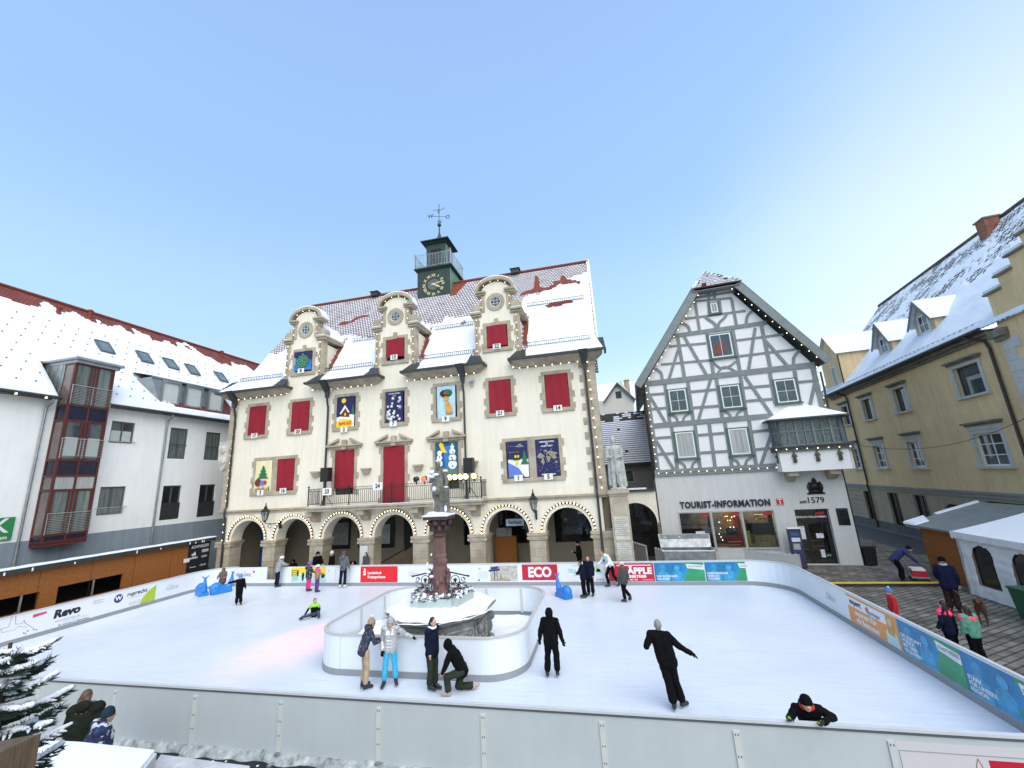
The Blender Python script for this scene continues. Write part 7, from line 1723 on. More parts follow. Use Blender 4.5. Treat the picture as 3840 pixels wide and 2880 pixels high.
# ================================================================ BALCONY EQUIPMENT
def speaker(x, label):
    o = thing('loudspeaker', label, 'loudspeaker', (x, 22.85, 4.5)); b = MB(); b.tube([(0, 0, .35), (0, 0, 1.5)], .03, 6); [b.tube([(0, 0, .7), (.5*cos(a), .3*sin(a), .0)], .02, 5) for a in (.5, 2.6, 4.7)]; b.build('tripod', iron, o)
    b = MB(); b.box(-.28, .28, -.2, .2, 1.45, 2.3); b.build('cabinet', black, o); MB().box(-.25, .25, -.212, -.201, 1.5, 2.25).build('grille', mat('speaker_grille', (.015, .015, .015), .7), o)
speaker(-17.05, 'black loudspeaker on a tripod at the left end of the balcony'); speaker(-7.7, 'black loudspeaker on a tripod at the right end of the balcony')
def spot(x, c_, label, lit):
    o = thing('stage_light', label, 'stage light', (x, 22.5, 5.78), 0, 'stage lights clamped on the balcony railing')
    b = MB(); b.T = Matrix.Rotation(R(100), 4, 'X'); b.lathe([(.1, -.16), (.14, -.1), (.15, .08), (.16, .12)], k=14); b.T = None; b.tube([(-.18, 0, 0), (-.18, 0, -.18), (.18, 0, -.18), (.18, 0, 0)], .015, 5); b.box(-.03, .03, -.02, .02, -.32, -.18); b.build('housing', black, o, True)
    b = MB(); b.T = Matrix.Rotation(R(100), 4, 'X'); b.lathe([(.145, .1), (.145, .125)], k=14)
    b.build('lens', mat('lens_'+c_, {'yellow': (1, .6, .05), 'red': (1, .05, .02), 'off': (.05, .01, .01)}[c_], .3, emit={'yellow': (1, .62, .12), 'red': (1, .06, .02), 'off': (0, 0, 0)}[c_], es=lit), o, True)
for x, c_, lab, li in ((-11.15, 'off', 'unlit black stage light nearest the balcony door', 0), (-10.65, 'red', 'red stage light left of the statue', 3), (-9.6, 'red', 'dim red stage light behind the statue', 3), (-9.05, 'yellow', 'yellow stage light just right of the statue', 7), (-8.75, 'yellow', 'second yellow stage light right of the statue', 9), (-8.42, 'yellow', 'bright yellow stage light in the middle of its row', 9), (-8.1, 'yellow', 'yellow stage light left of the loudspeaker', 9), (-7.62, 'yellow', 'yellow stage light below the right loudspeaker', 8)): spot(x+.35, c_, lab, li)
sp = bpy.data.lights.new('pink_stage_beam', 'SPOT'); sp.energy = 2400; sp.color = (1, .15, .35); sp.spot_size = R(25); sp.spot_blend = 1; sp.shadow_soft_size = .1
so_ = bpy.data.objects.new('pink_stage_beam', sp); COL.objects.link(so_); so_.location = (-10.3, 22.2, 5.75); tgt = onz(1150, 2400); so_.rotation_euler = (so_.location-tgt).to_track_quat('Z', 'Y').to_euler()
b = MB(); o = thing('security_camera', 'small grey box fixture under the eaves beside the third downpipe', 'camera', (-7.55, 23.45, 11.55)); b.box(-.15, .15, -.25, 0, -.1, .1); b.box(-.05, .05, -.02, .12, -.35, -.1); b.build('housing', mat('fixture_grey', (.4, .42, .45), .5), o)
# knight statue at the right corner
kn = thing('knight_statue', 'pale stone knight statue with sword on the corner pier of the town hall', 'statue', (.5, 23.25, 4.6))
b = MB(); b.box(-.38, .42, -.25, .28, 0, .12)
for p_, q_, a, c in (((-.16, -.05, .2), (-.14, 0, 1.1), .12, .13), ((.18, 0, .2), (.13, 0, 1.1), .12, .13), ((-.12, 0, 1.0), (-.06, 0, 1.6), .2, .19), ((.12, 0, 1.0), (.06, 0, 1.6), .2, .19), ((0, 0, 1.5), (0, 0, 2.1), .24, .26), ((-.26, 0, 2.2), (.26, 0, 2.2), .13, .13), ((0, 0, 2.2), (0, -.02, 2.5), .12, .11),
    ((-.34, 0, 2.18), (-.4, -.05, 1.75), .12, .1), ((-.4, -.05, 1.75), (.02, -.25, 1.72), .09, .07), ((.34, 0, 2.18), (.38, -.03, 1.75), .12, .1), ((.38, -.03, 1.75), (.05, -.27, 1.68), .09, .07), ((-.16, -.05, .18), (-.2, -.22, .15), .09, .07), ((.18, 0, .18), (.24, -.18, .15), .09, .07)): b.cone(p_, q_, a, c)
b.ell((0, -.03, 2.62), (.15, .16, .2)); b.ell((0, 0, 2.7), (.175, .18, .17)); b.cone((.03, -.3, .3), (.03, -.3, 2.1), .03, .035); b.cone((-.1, -.3, 1.8), (.16, -.3, 1.8), .03, .03)
for j in range(7): b.cone((-.36+.02*j, .12, .25), (-.3+.06*j, .14, 2.1), .09, .1)
for j in range(5): b.cone((.12+.08*j, .16, .2), (.1+.06*j, .14, 2.1), .1, .1)
o = b.build('figure', mat('pale_statue_stone', (.42, .44, .41), .85, .3, 4, .7, 25), kn); remesh(o, .02, 3)
# ================================================================ PEOPLE
skin = mat('skin', (.55, .33, .24), .55); hairD = mat('dark_hair', (.018, .012, .01), .6); hairB = mat('brown_hair', (.10, .055, .03), .6); hairG = mat('grey_hair', (.25, .24, .22), .6)
def cm(n, c, **k):
    if max(c) < .06: k.setdefault('spec', .12)
    return mat('cloth_'+n, c, k.pop('rough', .85), k.pop('var', .2), k.pop('vs', 5), k.pop('bump', .4), 25, **k)
bootm = mat('skate_boot', (.02, .02, .022), .4); bootw = mat('white_skate_boot', (.6, .6, .6), .4); blade = mat('skate_blade', (.5, .52, .55), .25, metal=.8)
def spotted(n, base, cols_, sc=14):
    M = bpy.data.materials.new('cloth_'+n); M.use_nodes = True; t = M.node_tree; b = t.nodes['Principled BSDF']; b.inputs['Roughness'].default_value = .8
    tc = t.nodes.new('ShaderNodeTexCoord'); v = t.nodes.new('ShaderNodeTexVoronoi'); v.inputs['Scale'].default_value = sc; t.links.new(tc.outputs['Object'], v.inputs['Vector'])
    r = t.nodes.new('ShaderNodeValToRGB'); r.color_ramp.interpolation = 'CONSTANT'; s_ = t.nodes.new('ShaderNodeSeparateColor'); t.links.new(v.outputs['Color'], s_.inputs[0]); t.links.new(s_.outputs[0], r.inputs[0])
    allc = [base]+cols_; r.color_ramp.elements[0].color = (*allc[0], 1); r.color_ramp.elements[1].position = .5; r.color_ramp.elements[1].color = (*allc[1], 1)
    for i, c in enumerate(allc[2:]): e = r.color_ramp.elements.new(.5+.5*(i+1)/(len(allc)-1)); e.color = (*c, 1)
    t.links.new(r.outputs[0], b.inputs['Base Color']); return M
BASE = dict(pel=(0, 0, .93), che=(0, 0, 1.28), nec=(0, 0, 1.46), hea=(0, -.02, 1.61), shL=(.18, 0, 1.41), shR=(-.18, 0, 1.41), elL=(.23, .0, 1.13), elR=(-.23, 0, 1.13), wrL=(.24, -.08, .89), wrR=(-.24, -.08, .89),
            hiL=(.09, 0, .9), hiR=(-.09, 0, .9), knL=(.1, -.02, .5), knR=(-.1, -.02, .5), anL=(.11, .02, .11), anR=(-.11, .02, .11), toL=(.13, -.16, .04), toR=(-.13, -.16, .04))
def hand(b, w_, dirv, r_=.011, side=1, curl=.5):
    w_ = Vector(w_); d = Vector(dirv).normalized(); u = d.cross(Vector((0, 0, 1)));
    if u.length < .3: u = d.cross(Vector((0, 1, 0)))
    u.normalize(); n_ = u.cross(d).normalized()
    pc = w_+d*.05; b.cone(w_, w_+d*.02, r_*2.2, r_*2.4); b.ell(pc, (.04, .04, .04), 10, 8)
    for k in range(4):
        o_ = u*(-.03+.02*k); L1 = (.035, .04, .038, .03)[k]; s0 = w_+d*.08+o_; s1 = s0+(d-n_*curl*.5).normalized()*L1; s2 = s1+(d-n_*curl*1.3).normalized()*L1*.9
        b.cone(s0, s1, r_, r_*.95, 6); b.cone(s1, s2, r_*.95, r_*.8, 6)
    t0 = w_+d*.03+u*side*.035; t1 = t0+(d*.5+u*side*.8-n_*.3).normalized()*.04; b.cone(t0, t1, r_*1.15, r_, 6); b.cone(t1, t1+(d-n_*.4).normalized()*.03, r_, r_*.85, 6)
def person(label, pos, rz, H=1.7, pose=None, jac=None, tro=None, hat=None, hatm=None, hair=hairD, hairL=0, glove=None, boots='skate', bootmat=None, hood=0, puff=0, vox=.016, lean=(0, 0), fat=1.0, face=True, group=None, coat=0, jm2=None, child=False, scarf=None, collar=None, headrz=0):
    J = {k: Vector(v) for k, v in BASE.items()}
    if lean != (0, 0):   # bend the upper body about the hips: (forward, sideways) radians
        M_ = Matrix.Rotation(lean[0], 3, 'X') @ Matrix.Rotation(lean[1], 3, 'Y'); P = J['pel']
        for k in ('che', 'nec', 'hea', 'shL', 'shR', 'elL', 'elR', 'wrL', 'wrR'): J[k] = P+M_ @ (J[k]-P)
    for k, v in (pose or {}).items(): J[k] = Vector(v)
    s = H/1.73; hs = 1.0/s*(1.0 if not child else .95) if child else 1.0
    o = None
    def B(): b = MB(); b.T = Matrix.Scale(s, 4); return b
    b = B(); hd = J['hea']; hr = min(1.25, hs)
    nd = (J['hea']-J['nec']).normalized()
    Mh = Matrix.Rotation(headrz, 3, 'Z')
    b.ell(hd, (.076*hr, .094*hr, .113*hr), 16, 12); b.ell(hd+Mh @ Vector((0, -.045*hr, -.05*hr)), (.05*hr, .05*hr, .06*hr), 10, 8)
    b.cone(hd+Mh @ Vector((0, -.088*hr, .01)), hd+Mh @ Vector((0, -.108*hr, -.022)), .011*hr, .015*hr, 8)
    for g in (-1, 1): b.ell(hd+Mh @ Vector((g*.077*hr, 0, -.01)), (.012, .02*hr, .03*hr), 8, 6)
    b.cone(J['nec']-Vector((0, 0, .04)), hd-nd*.06, .055, .052)
    b.cone(J['shL'], J['shR'], .045, .045); b.cone(J['che'], J['pel'], .085, .09); b.cone(J['nec'], J['che'], .06, .085); b.cone(J['hiL'], J['hiR'], .09, .09)
    for q in 'LR':
        b.cone(J['sh'+q], J['el'+q], .048, .038); b.cone(J['el'+q], J['wr'+q], .038, .026)
        b.cone(J['hi'+q], J['kn'+q], .075, .052); b.cone(J['kn'+q], J['an'+q], .052, .034); b.cone(J['an'+q], J['an'+q].lerp(J['to'+q], .5), .03, .02)
        if not glove:
            dv = J['wr'+q]-J['el'+q]; hand(b, J['wr'+q], dv, .0105, 1 if q == 'L' else -1)
    o = b.build('person', skin, None); o.location = pos; o.rotation_euler = (0, 0, rz); remesh(o, vox if glove else min(vox, .012), 3)
    tag(o, label, 'person', group)
    f = fat
    # trousers
    b = B(); b.cone(J['hiL'], J['hiR'], .105*f, .105*f); b.cone(J['pel'], J['pel']+(J['che']-J['pel'])*.25, .12*f, .12*f)
    for q in 'LR':
        kn, an, hi = J['kn'+q], J['an'+q], J['hi'+q]; b.cone(hi, kn, .1*f, .078*f); b.cone(kn, kn.lerp(an, .82), .075*f, .082*f)
    remesh(b.build('trousers', tro, o), vox, 4, .028)
    # jacket
    b = B(); ch, pe, ne = J['che'], J['pel'], J['nec']; g_ = .02*puff
    rt = Vector((1, 0, 0)); sv = (J['shL']-J['shR']).normalized()
    low = pe+(pe-ch)*(.12+coat)
    for g in (-1, 1):
        b.cone(ch+sv*g*.07, low+sv*g*.06, .125*f+g_, (.125+coat*.1)*f+g_); b.cone(ch+sv*g*.09+(ne-ch)*.35, ch+sv*g*.06, .1*f+g_, .12*f+g_)
    b.cone(J['shL'], J['shR'], .085*f+g_*.5, .085*f+g_*.5); b.cone(ne-(ne-ch)*.1, ne, .09, .078)
    if puff:
        for k in range(6): t_ = k/5; c = low.lerp(ch, t_); b.ell(c, (.215*f, .15*f, .035), 16, 6)
    for q in 'LR':
        sh_, el, wr = J['sh'+q], J['el'+q], J['wr'+q]; we = el.lerp(wr, .95)
        b.cone(sh_, el, .075*f+g_*.6, .062*f+g_*.6); b.cone(el, we, .06*f+g_*.6, .048*f+g_*.5)
        if puff:
            for k in range(4): b.ell(sh_.lerp(el, (k+.5)/4), .078*f, 10, 6); b.ell(el.lerp(we, (k+.5)/4), .068*f, 10, 6)
    jk = remesh(b.build('jacket', jac, o), vox, 3, .03)
    if collar:
        b = B(); b.tube([ne+Vector((.1*cos(a), .085*sin(a)-.01, .03+.02*sin(a))) for a in [2*pi*k/12 for k in range(13)]], .035, 8); remesh(b.build('collar', collar, o), vox, 2)
    if jm2: 
        b = B(); b.cone(J['shL']+Vector((0, -.02, -.02)), J['shR']+Vector((0, -.02, -.02)), .1*f, .1*f); b.cone(ne-(ne-ch)*.1, ne-(ne-ch)*.5, .105, .13*f); b.cone(J['shL'], J['shL'].lerp(J['elL'], .5), .092, .08); b.cone(J['shR'], J['shR'].lerp(J['elR'], .5), .092, .08); remesh(b.build('jacket_yoke', jm2, o), vox, 3)
    if hood == 1:
        b = B(); b.ell(ne+Vector((0, .09, .03)), (.12, .07, .1), 12, 8); b.tube([ne+Vector((.1*cos(a), .085*sin(a)+.02, .03+.03*sin(a))) for a in [2*pi*k/12 for k in range(13)]], .035, 8); remesh(b.build('hood', jac, o), vox, 3)
    if hood == 2:
        b = B(); b.ell(hd+Vector((0, .025, .01)), (.115*hr, .125*hr, .145*hr), 16, 10); b.cone(hd-nd*.1, ne, .11, .1); remesh(b.build('hood', collar or jac, o), vox, 3)
    # hat / helmet / hair
    if hair and hat != 'hoodonly':
        b = B(); b.ell(hd+Mh @ Vector((0, .014, .015)), (.083*hr, .094*hr, .112*hr), 14, 10)
        if hairL:
            for g in (-.045, 0, .045): b.cone(hd+Vector((g, .05, -.02)), ne+Vector((g*1.8, .085, -.05-hairL)), .055, .035)
        remesh(b.build('hair', hair, o), vox*.8, 2)
    if hat in ('beanie', 'pompom'):
        b = B(); b.lathe([(.099*hr, .02), (.104*hr, .05), (.1*hr, .075), (.092*hr, .1), (.07*hr, .135), (.035*hr, .155), (.004, .16)], (hd+Mh @ Vector((0, .008, 0))), 16); 
        b.lathe([(.095*hr, .0), (.108*hr, .01), (.108*hr, .05), (.095*hr, .06)], hd+Mh @ Vector((0, .008, 0)), 16)
        hh = b.build('hat', hatm, o, True)
        if hat == 'pompom': b = B(); b.ell(hd+Vector((0, .01, .19)), .042, 10, 8); b.build('pompom', pompw, hh, True)
    if hat == 'helmet':
        b = B(); b.lathe([(.1*hr, .0), (.118*hr, .02), (.12*hr, .06), (.1*hr, .11), (.06*hr, .14), (.01, .152)], hd+Vector((0, .01, 0)), 16, sy=1.15); hh = b.build('helmet', hatm, o, True)
        b = B()
        for k in range(5): b.box(hd.x-.05+.025*k-.005, hd.x-.05+.025*k+.005, hd.y-.09, hd.y+.1, hd.z+.125, hd.z+.14) if k % 2 else None
        b.build('helmet_vents', black, hh)
    if face:
        b = B()
        for g in (-1, 1): b.ell(hd+Mh @ Vector((g*.032*hr, -.089*hr, .012*hr)), (.011, .005, .007), 8, 6)
        b.build('eyes', hairD, o, True); b = B(); b.ell(hd+Mh @ Vector((0, -.094*hr, -.052*hr)), (.022, .006, .007), 8, 6); b.build('mouth', mat('lips', (.35, .1, .09), .5), o, True)
    if scarf: b = B(); b.tube([ne+Vector((.085*cos(a), .08*sin(a)-.01, .045)) for a in [2*pi*k/12 for k in range(13)]], .035, 8); b.build('scarf', scarf, o, True)
    if glove:
        for q in 'LR':
            b = B(); dv = J['wr'+q]-J['el'+q]; b.cone(J['wr'+q]-dv.normalized()*.04, J['wr'+q], .042, .036); hand(b, J['wr'+q], dv, .0145, 1 if q == 'L' else -1)
            remesh(b.build('glove', glove, o), .008 if vox < .016 else .011, 2)
    if boots:
        for q in 'LR':
            b = B(); an, to = J['an'+q], J['to'+q]; d = (to-an); dh = Vector((d.x, d.y, 0)).normalized() if Vector((d.x, d.y, 0)).length > .01 else Vector((0, -1, 0)); heel = an+Vector((0, 0, -.06))-dh*.02
            b.cone(an+(J['kn'+q]-an)*.32, an, .066, .06); b.cone(an, heel, .058, .05); b.cone(heel, to, .05, .044); b.cone(an, to, .05, .04)
            bt = remesh(b.build('skate' if boots == 'skate' else 'shoe', bootmat or bootm, o), .012, 2)
            if boots == 'skate':
                b = B(); a_, c_ = heel-dh*.05, to+dh*.04; side_ = Vector((-dh.y, dh.x, 0))*.004; zz = Vector((0, 0, 1))
                b.hexa([a_-side_*1.5-zz*.09, c_-side_*1.5-zz*.085, c_+side_*1.5-zz*.085, a_+side_*1.5-zz*.09], [a_-side_-zz*.03, c_-side_-zz*.02, c_+side_-zz*.02, a_+side_-zz*.03]); b.build('blade', blade, bt)
    return o
pompw = mat('pompom_white', (.7, .68, .64), .9, .2, 30)
blackc = cm('black', (.004, .004, .005)); navyc = cm('navy', (.007, .01, .028)); olive = cm('olive', (.028, .036, .024)); beige = cm('beige', (.42, .33, .2)); silver = cm('silver', (.52, .52, .52), rough=.32, metal=.35); lblue = cm('light_blue', (.04, .42, .68)); greyk = cm('grey_knit', (.38, .38, .37)); tank = cm('tan_knit', (.35, .25, .18)); darkgrey = cm('dark_grey', (.07, .07, .08)); brownc = cm('brown', (.12, .09, .07)); pinkc = cm('pink', (.72, .03, .25)); hotp = cm('hot_pink', (.9, .03, .38)); lime = cm('lime', (.30, .62, .04)); mustard = cm('mustard', (.35, .2, .07)); purp = cm('purple', (.12, .03, .2)); redcl = cm('red', (.5, .015, .02)); whitec = cm('white', (.75, .77, .82)); bluec = cm('blue', (.05, .12, .4)); camoN = spotted('navy_camouflage', (.02, .025, .05), [(.06, .07, .12), (.03, .03, .04)], 22); dots = spotted('dotted', (.012, .014, .03), [(.02, .02, .04), (.02, .02, .04), (.02, .02, .04), (.4, .4, .45)], 26); camoB = spotted('white_blue_camouflage', (.015, .025, .08), [(.5, .52, .55), (.03, .07, .22), (.55, .57, .6), (.02, .02, .05)], 13); furb = mat('brown_fur', (.2, .12, .07), .95, .5, 25, .9, 40); greyq = cm('quilted_grey', (.28, .31, .32)); neonp = cm('neon_coral', (.9, .06, .12))
Rg = R
def G(px_, py_, z=0.0): v = onz(px_, py_, z); return Vector((v.x, v.y, z))
sk = .075  # blade lift of skates
def GS(px_, py_): v = G(px_, py_); v.z = .035; return v
# --- group at the fountain barrier
person('person in dark patterned jacket and beige trousers leaning on the fountain barrier', GS(1367, 2585), Rg(140), 1.74, dict(pel=(0, .08, .95), wrL=(.12, -.42, 1.08), elL=(.24, -.2, 1.1), wrR=(-.1, -.44, 1.1), elR=(-.25, -.18, 1.12), hea=(0, -.16, 1.58), nec=(0, -.12, 1.46), che=(0, -.04, 1.28), shL=(.17, -.09, 1.4), shR=(-.17, -.09, 1.4)), camoN, beige, 'pompom', tank, hairD, .18, blackc, vox=.012, fat=.9, hood=1)
person('person in silver puffer jacket and bright blue trousers resting one arm on the barrier', GS(1462, 2572), Rg(12), 1.74, dict(hea=(.02, -.08, 1.58), elL=(.38, .1, 1.22), wrL=(.58, .18, 1.1), elR=(-.24, .03, 1.12), wrR=(-.2, -.1, .9), anL=(.15, .06, .11), toL=(.22, -.1, .04), anR=(-.15, -.04, .11), toR=(-.16, -.22, .03), knL=(.12, .03, .5), knR=(-.12, -.04, .5)), silver, lblue, 'pompom', greyk, hairB, 0, blackc, vox=.012, puff=.6, fat=.98, hood=1)
person('person in black jacket with long dark hair and olive trousers standing sideways at the barrier', GS(1622, 2590), Rg(75), 1.78, dict(anL=(.07, -.02, .11), anR=(-.06, .05, .11), toL=(.08, -.2, .04), toR=(-.07, -.13, .04), elL=(.2, .06, 1.13), elR=(-.2, .02, 1.12), wrL=(.2, -.02, .9), wrR=(-.19, -.06, .9), hea=(0, -.03, 1.61)), navyc, olive, None, None, hairD, .3, None, vox=.012, fat=1.1, collar=whitec, coat=.1)
person('person in black hooded jacket kneeling on the ice with a pale shoe sole showing', GS(1722, 2600), Rg(-78), 1.75, dict(pel=(0, .1, .52), che=(0, -.1, .86), nec=(0, -.2, 1.02), hea=(0, -.3, 1.12), shL=(.17, -.18, .97), shR=(-.17, -.18, .97), elL=(.25, -.3, .7), elR=(-.22, -.34, .7), wrL=(.12, -.42, .5), wrR=(-.08, -.42, .48), hiL=(.1, .1, .5), hiR=(-.1, .1, .5), knL=(.14, -.3, .42), knR=(-.12, -.05, .08), anL=(.14, -.26, .08), anR=(-.12, .38, .08), toL=(.14, -.42, .04), toR=(-.12, .5, .1)), blackc, olive, None, None, hairD, 0, None, hood=2, vox=.012, fat=1.12, boots='shoe', bootmat=mat('pale_shoe_sole', (.4, .33, .28), .7, .2, 8))
person('person in black hooded coat skating away from the camera', GS(2075, 2540), Rg(172), 1.72, dict(anL=(.15, .05, .11), toL=(.22, -.1, .04), anR=(-.13, .0, .14), toR=(-.12, -.1, .02), elL=(.29, .02, 1.15), wrL=(.33, 0, .9), elR=(-.29, .02, 1.15), wrR=(-.34, -.04, .88), knL=(.13, -.03, .5), knR=(-.12, -.06, .52)), blackc, blackc, None, None, None, 0, blackc, hood=2, vox=.012, fat=1.15, coat=.18, face=False)
person('large skater in black gliding with one arm stretched out, seen from behind', GS(2540, 2655), Rg(175), 1.84, dict(pel=(.1, .0, .95), hiL=(.02, 0, .92), hiR=(.19, 0, .92), knL=(-.03, -.02, .5), knR=(.12, .06, .52), anL=(-.12, .0, .11), toL=(-.22, -.1, .04), anR=(.06, .15, .12), toR=(.05, .02, .05), che=(.17, 0, 1.3), nec=(.2, 0, 1.47), hea=(.2, 0, 1.62), shL=(.02, -.02, 1.4), shR=(.38, .02, 1.42), elL=(-.2, -.02, 1.2), wrL=(-.45, -.03, 1.06), elR=(.5, .1, 1.2), wrR=(.42, -.12, 1.3)), blackc, blackc, None, None, hairG, 0, blackc, vox=.012, fat=1.18, coat=.12, face=False)
# boy leaning over the near boards
person('person in black hat and red hood leaning over the near boards in green-striped gloves', Vector((3.08, 9.56, .03)), Rg(-4), 1.62, dict(pel=(.1, .1, .84), che=(0, -.22, 1.15), nec=(-.03, -.32, 1.28), hea=(-.05, -.42, 1.38), shL=(.17, -.28, 1.24), shR=(-.2, -.26, 1.22), elL=(.38, -.3, 1.14), wrL=(.12, -.60, 1.19), elR=(-.36, -.36, 1.1), wrR=(-.42, -.58, 1.19), hiL=(.19, .1, .82), hiR=(.01, .1, .82), knL=(.2, .0, .45), knR=(0, .0, .45)), blackc, olive, 'beanie', blackc, hairD, 0, spotted('green_black_glove', (.01, .01, .01), [(.16, .35, .03), (.01, .01, .01)], 26), vox=.012, fat=1.12, hood=1, collar=redcl)
# --- skaters further back
person('small child in brown coat standing behind a blue whale skating aid', Vector((-22.75, 21.6, .03)), Rg(30), 1.22, dict(elL=(.3, -.15, 1.15), wrL=(.25, -.38, 1.08), elR=(-.3, -.15, 1.15), wrR=(-.28, -.38, 1.06)), brownc, darkgrey, None, None, hairB, 0, hotp, hood=2, fat=1.25, coat=.5, child=True, collar=brownc)
person('child with blue helmet and black suit stretching one arm out on the ice', GS(893, 2270), Rg(55), 1.40, dict(elR=(-.38, .05, 1.38), wrR=(-.62, .1, 1.36), elL=(.25, -.02, 1.15), wrL=(.3, -.12, .93), anL=(.1, -.12, .13), toL=(.11, -.3, .06), anR=(-.08, .14, .1), toR=(-.1, -.0, .04)), blackc, blackc, 'helmet', cm('helmet_blue', (.12, .25, .6)), hairB, 0, None, fat=1.2, child=True)
person('person with white helmet and pale grey quilted jacket leaning on the far boards', GS(1037, 2203), Rg(150), 1.72, dict(hea=(0, -.2, 1.55), nec=(0, -.15, 1.43), che=(0, -.06, 1.26), shL=(.17, -.12, 1.37), shR=(-.17, -.12, 1.37), elL=(.22, -.32, 1.22), wrL=(.12, -.5, 1.16), elR=(-.24, -.3, 1.2), wrR=(-.14, -.5, 1.16)), greyq, navyc, 'helmet', whitec, hairD, 0, None, puff=.5, fat=1.1, hood=1)
person('child with purple helmet, speckled dark jacket and pink trousers', GS(1155, 2218), Rg(160), 1.5, dict(elL=(.35, -.02, 1.3), wrL=(.55, -.1, 1.38), elR=(-.25, -.1, 1.15), wrR=(-.3, -.25, 1.05)), dots, pinkc, 'helmet', cm('helmet_purple', (.22, .1, .42)), hairB, 0, darkgrey, fat=1.15, child=True, coat=.2)
person('child with white helmet in pink and mustard jacket', GS(1187, 2222), Rg(150), 1.38, dict(elL=(.26, -.1, 1.15), wrL=(.3, -.3, 1.1), elR=(-.26, -.1, 1.15), wrR=(-.2, -.3, 1.1)), mustard, purp, 'helmet', whitec, hairB, 0, darkgrey, fat=1.18, child=True, jm2=hotp)
person('tall person in grey hooded jacket and dark leggings with white skates at the far boards', GS(1285, 2205), Rg(185), 1.9, dict(elL=(.26, -.1, 1.14), wrL=(.26, -.3, 1.05), elR=(-.26, -.02, 1.13), wrR=(-.27, -.1, .9), knL=(.12, 0, .5), anL=(.13, .05, .11), toL=(.2, -.1, .04)), cm('slate', (.1, .12, .14)), navyc, 'beanie', darkgrey, hairB, .08, None, fat=.95, hood=1, bootmat=bootw, face=False)
person('boy in lime green and black jacket sitting on the ice with one arm propped back', GS(1178, 2316), Rg(35), 1.35, dict(pel=(0, .1, .12), che=(.0, .14, .46), nec=(0, .12, .64), hea=(0, .1, .8), shL=(.17, .12, .58), shR=(-.17, .12, .58), elL=(.25, .1, .34), wrL=(.25, -.1, .25), elR=(-.35, .2, .36), wrR=(-.5, .28, .1), hiL=(.1, .05, .13), hiR=(-.1, .05, .13), knL=(.22, -.3, .3), knR=(-.35, -.2, .16), anL=(.25, -.5, .1), anR=(-.62, -.15, .1), toL=(.3, -.62, .12), toR=(-.72, -.25, .08)), blackc, cm('grey_navy', (.04, .05, .09)), None, None, cm('short_brown_hair', (.16, .1, .07)), 0, blackc, fat=1.05, child=True, jm2=lime, headrz=.6)
person('person in navy jacket with white gloves looking down, front one of a pair', GS(2193, 2243), Rg(-70), 1.62, dict(elL=(.25, -.15, 1.15), wrL=(.2, -.38, 1.12), elR=(-.25, -.1, 1.15), wrR=(-.2, -.36, 1.0), hea=(0, -.12, 1.56), nec=(0, -.06, 1.46)), navyc, blackc, None, None, hairD, 0, whitec, fat=1.05, coat=.1)
person('person in navy jacket with short dark hair, rear one of a pair', GS(2217, 2236), Rg(-20), 1.72, dict(knL=(.12, -.05, .5)), navyc, blackc, None, None, hairD, 0, None, fat=1.1, coat=.12, headrz=.5)
person('person in white long-sleeved shirt skating bent forward at the far boards', GS(2292, 2203), Rg(-60), 1.82, dict(pel=(0, .1, .92), che=(0, -.05, 1.25), nec=(0, -.2, 1.42), hea=(0, -.32, 1.54), shL=(.17, -.12, 1.37), shR=(-.17, -.14, 1.37), elL=(.26, -.1, 1.1), wrL=(.25, -.32, .95), elR=(-.26, -.25, 1.1), wrR=(-.2, -.48, 1.0), hiL=(.09, .1, .9), hiR=(-.09, .1, .9), knL=(.1, .12, .5), anL=(.1, .38, .14), toL=(.1, .28, .04), knR=(-.1, -.14, .5), anR=(-.1, -.04, .11), toR=(-.1, -.22, .04)), whitec, blackc, None, None, hairB, 0, None, fat=.95)
person('girl with white helmet, brown fur collar and dark grey jacket skating', GS(2348, 2258), Rg(-130), 1.6, dict(elL=(.26, -.05, 1.14), wrL=(.28, -.14, .9), elR=(-.26, .05, 1.14), wrR=(-.3, .02, .9), anL=(.1, .05, .11), toL=(.14, -.12, .04), knR=(-.1, -.12, .52), anR=(-.1, .2, .22), toR=(-.1, .1, .1), hea=(0, -.06, 1.6)), cm('charcoal_patterned', (.05, .055, .06), var=.5, vs=18), blackc, 'helmet', spotted('white_dotted_helmet', (.7, .65, .62), [(.7, .65, .62), (.7, .65, .62), (.5, .1, .08)], 20), hairB, .05, None, fat=1.08, collar=furb, coat=.12, face=False)
# --- in the arcade behind the boards
person('dark figure standing in the rightmost arcade arch holding a phone', Vector((-2.0, 24.9, .03)), Rg(-70), 1.8, dict(elL=(.24, -.1, 1.14), wrL=(.12, -.34, 1.2)), blackc, blackc, 'beanie', blackc, hairD, 0, None, boots='shoe', fat=1.1)
person('dark figure crouching low behind the boards below the second arch', Vector((-19.9, 23.9, -.35)), Rg(10), 1.62, None, blackc, blackc, None, None, hairD, 0, None, boots='shoe', hood=2, fat=1.3)
person('dark clad spectator with black hat behind the boards at the second pier', Vector((-17.75, 23.35, .03)), Rg(60), 1.75, dict(elL=(.26, -.1, 1.14), wrL=(.2, -.32, 1.05)), blackc, blackc, 'beanie', blackc, hairD, .1, None, boots='shoe', fat=1.1, coat=.2)
person('dark clad spectator with pale cap behind the boards at the third arch', Vector((-16.75, 23.35, .03)), Rg(-30), 1.78, None, blackc, blackc, 'beanie', cm('pale_cap', (.6, .58, .54)), hairD, 0, None, boots='shoe', fat=1.15, collar=furb)
person('hunched dark spectator behind the boards at the third arch', Vector((-15.8, 24.0, -.3)), Rg(40), 1.6, dict(hea=(0, -.3, 1.4), nec=(0, -.2, 1.35)), blackc, blackc, None, None, hairD, .1, None, boots='shoe', fat=1.2)
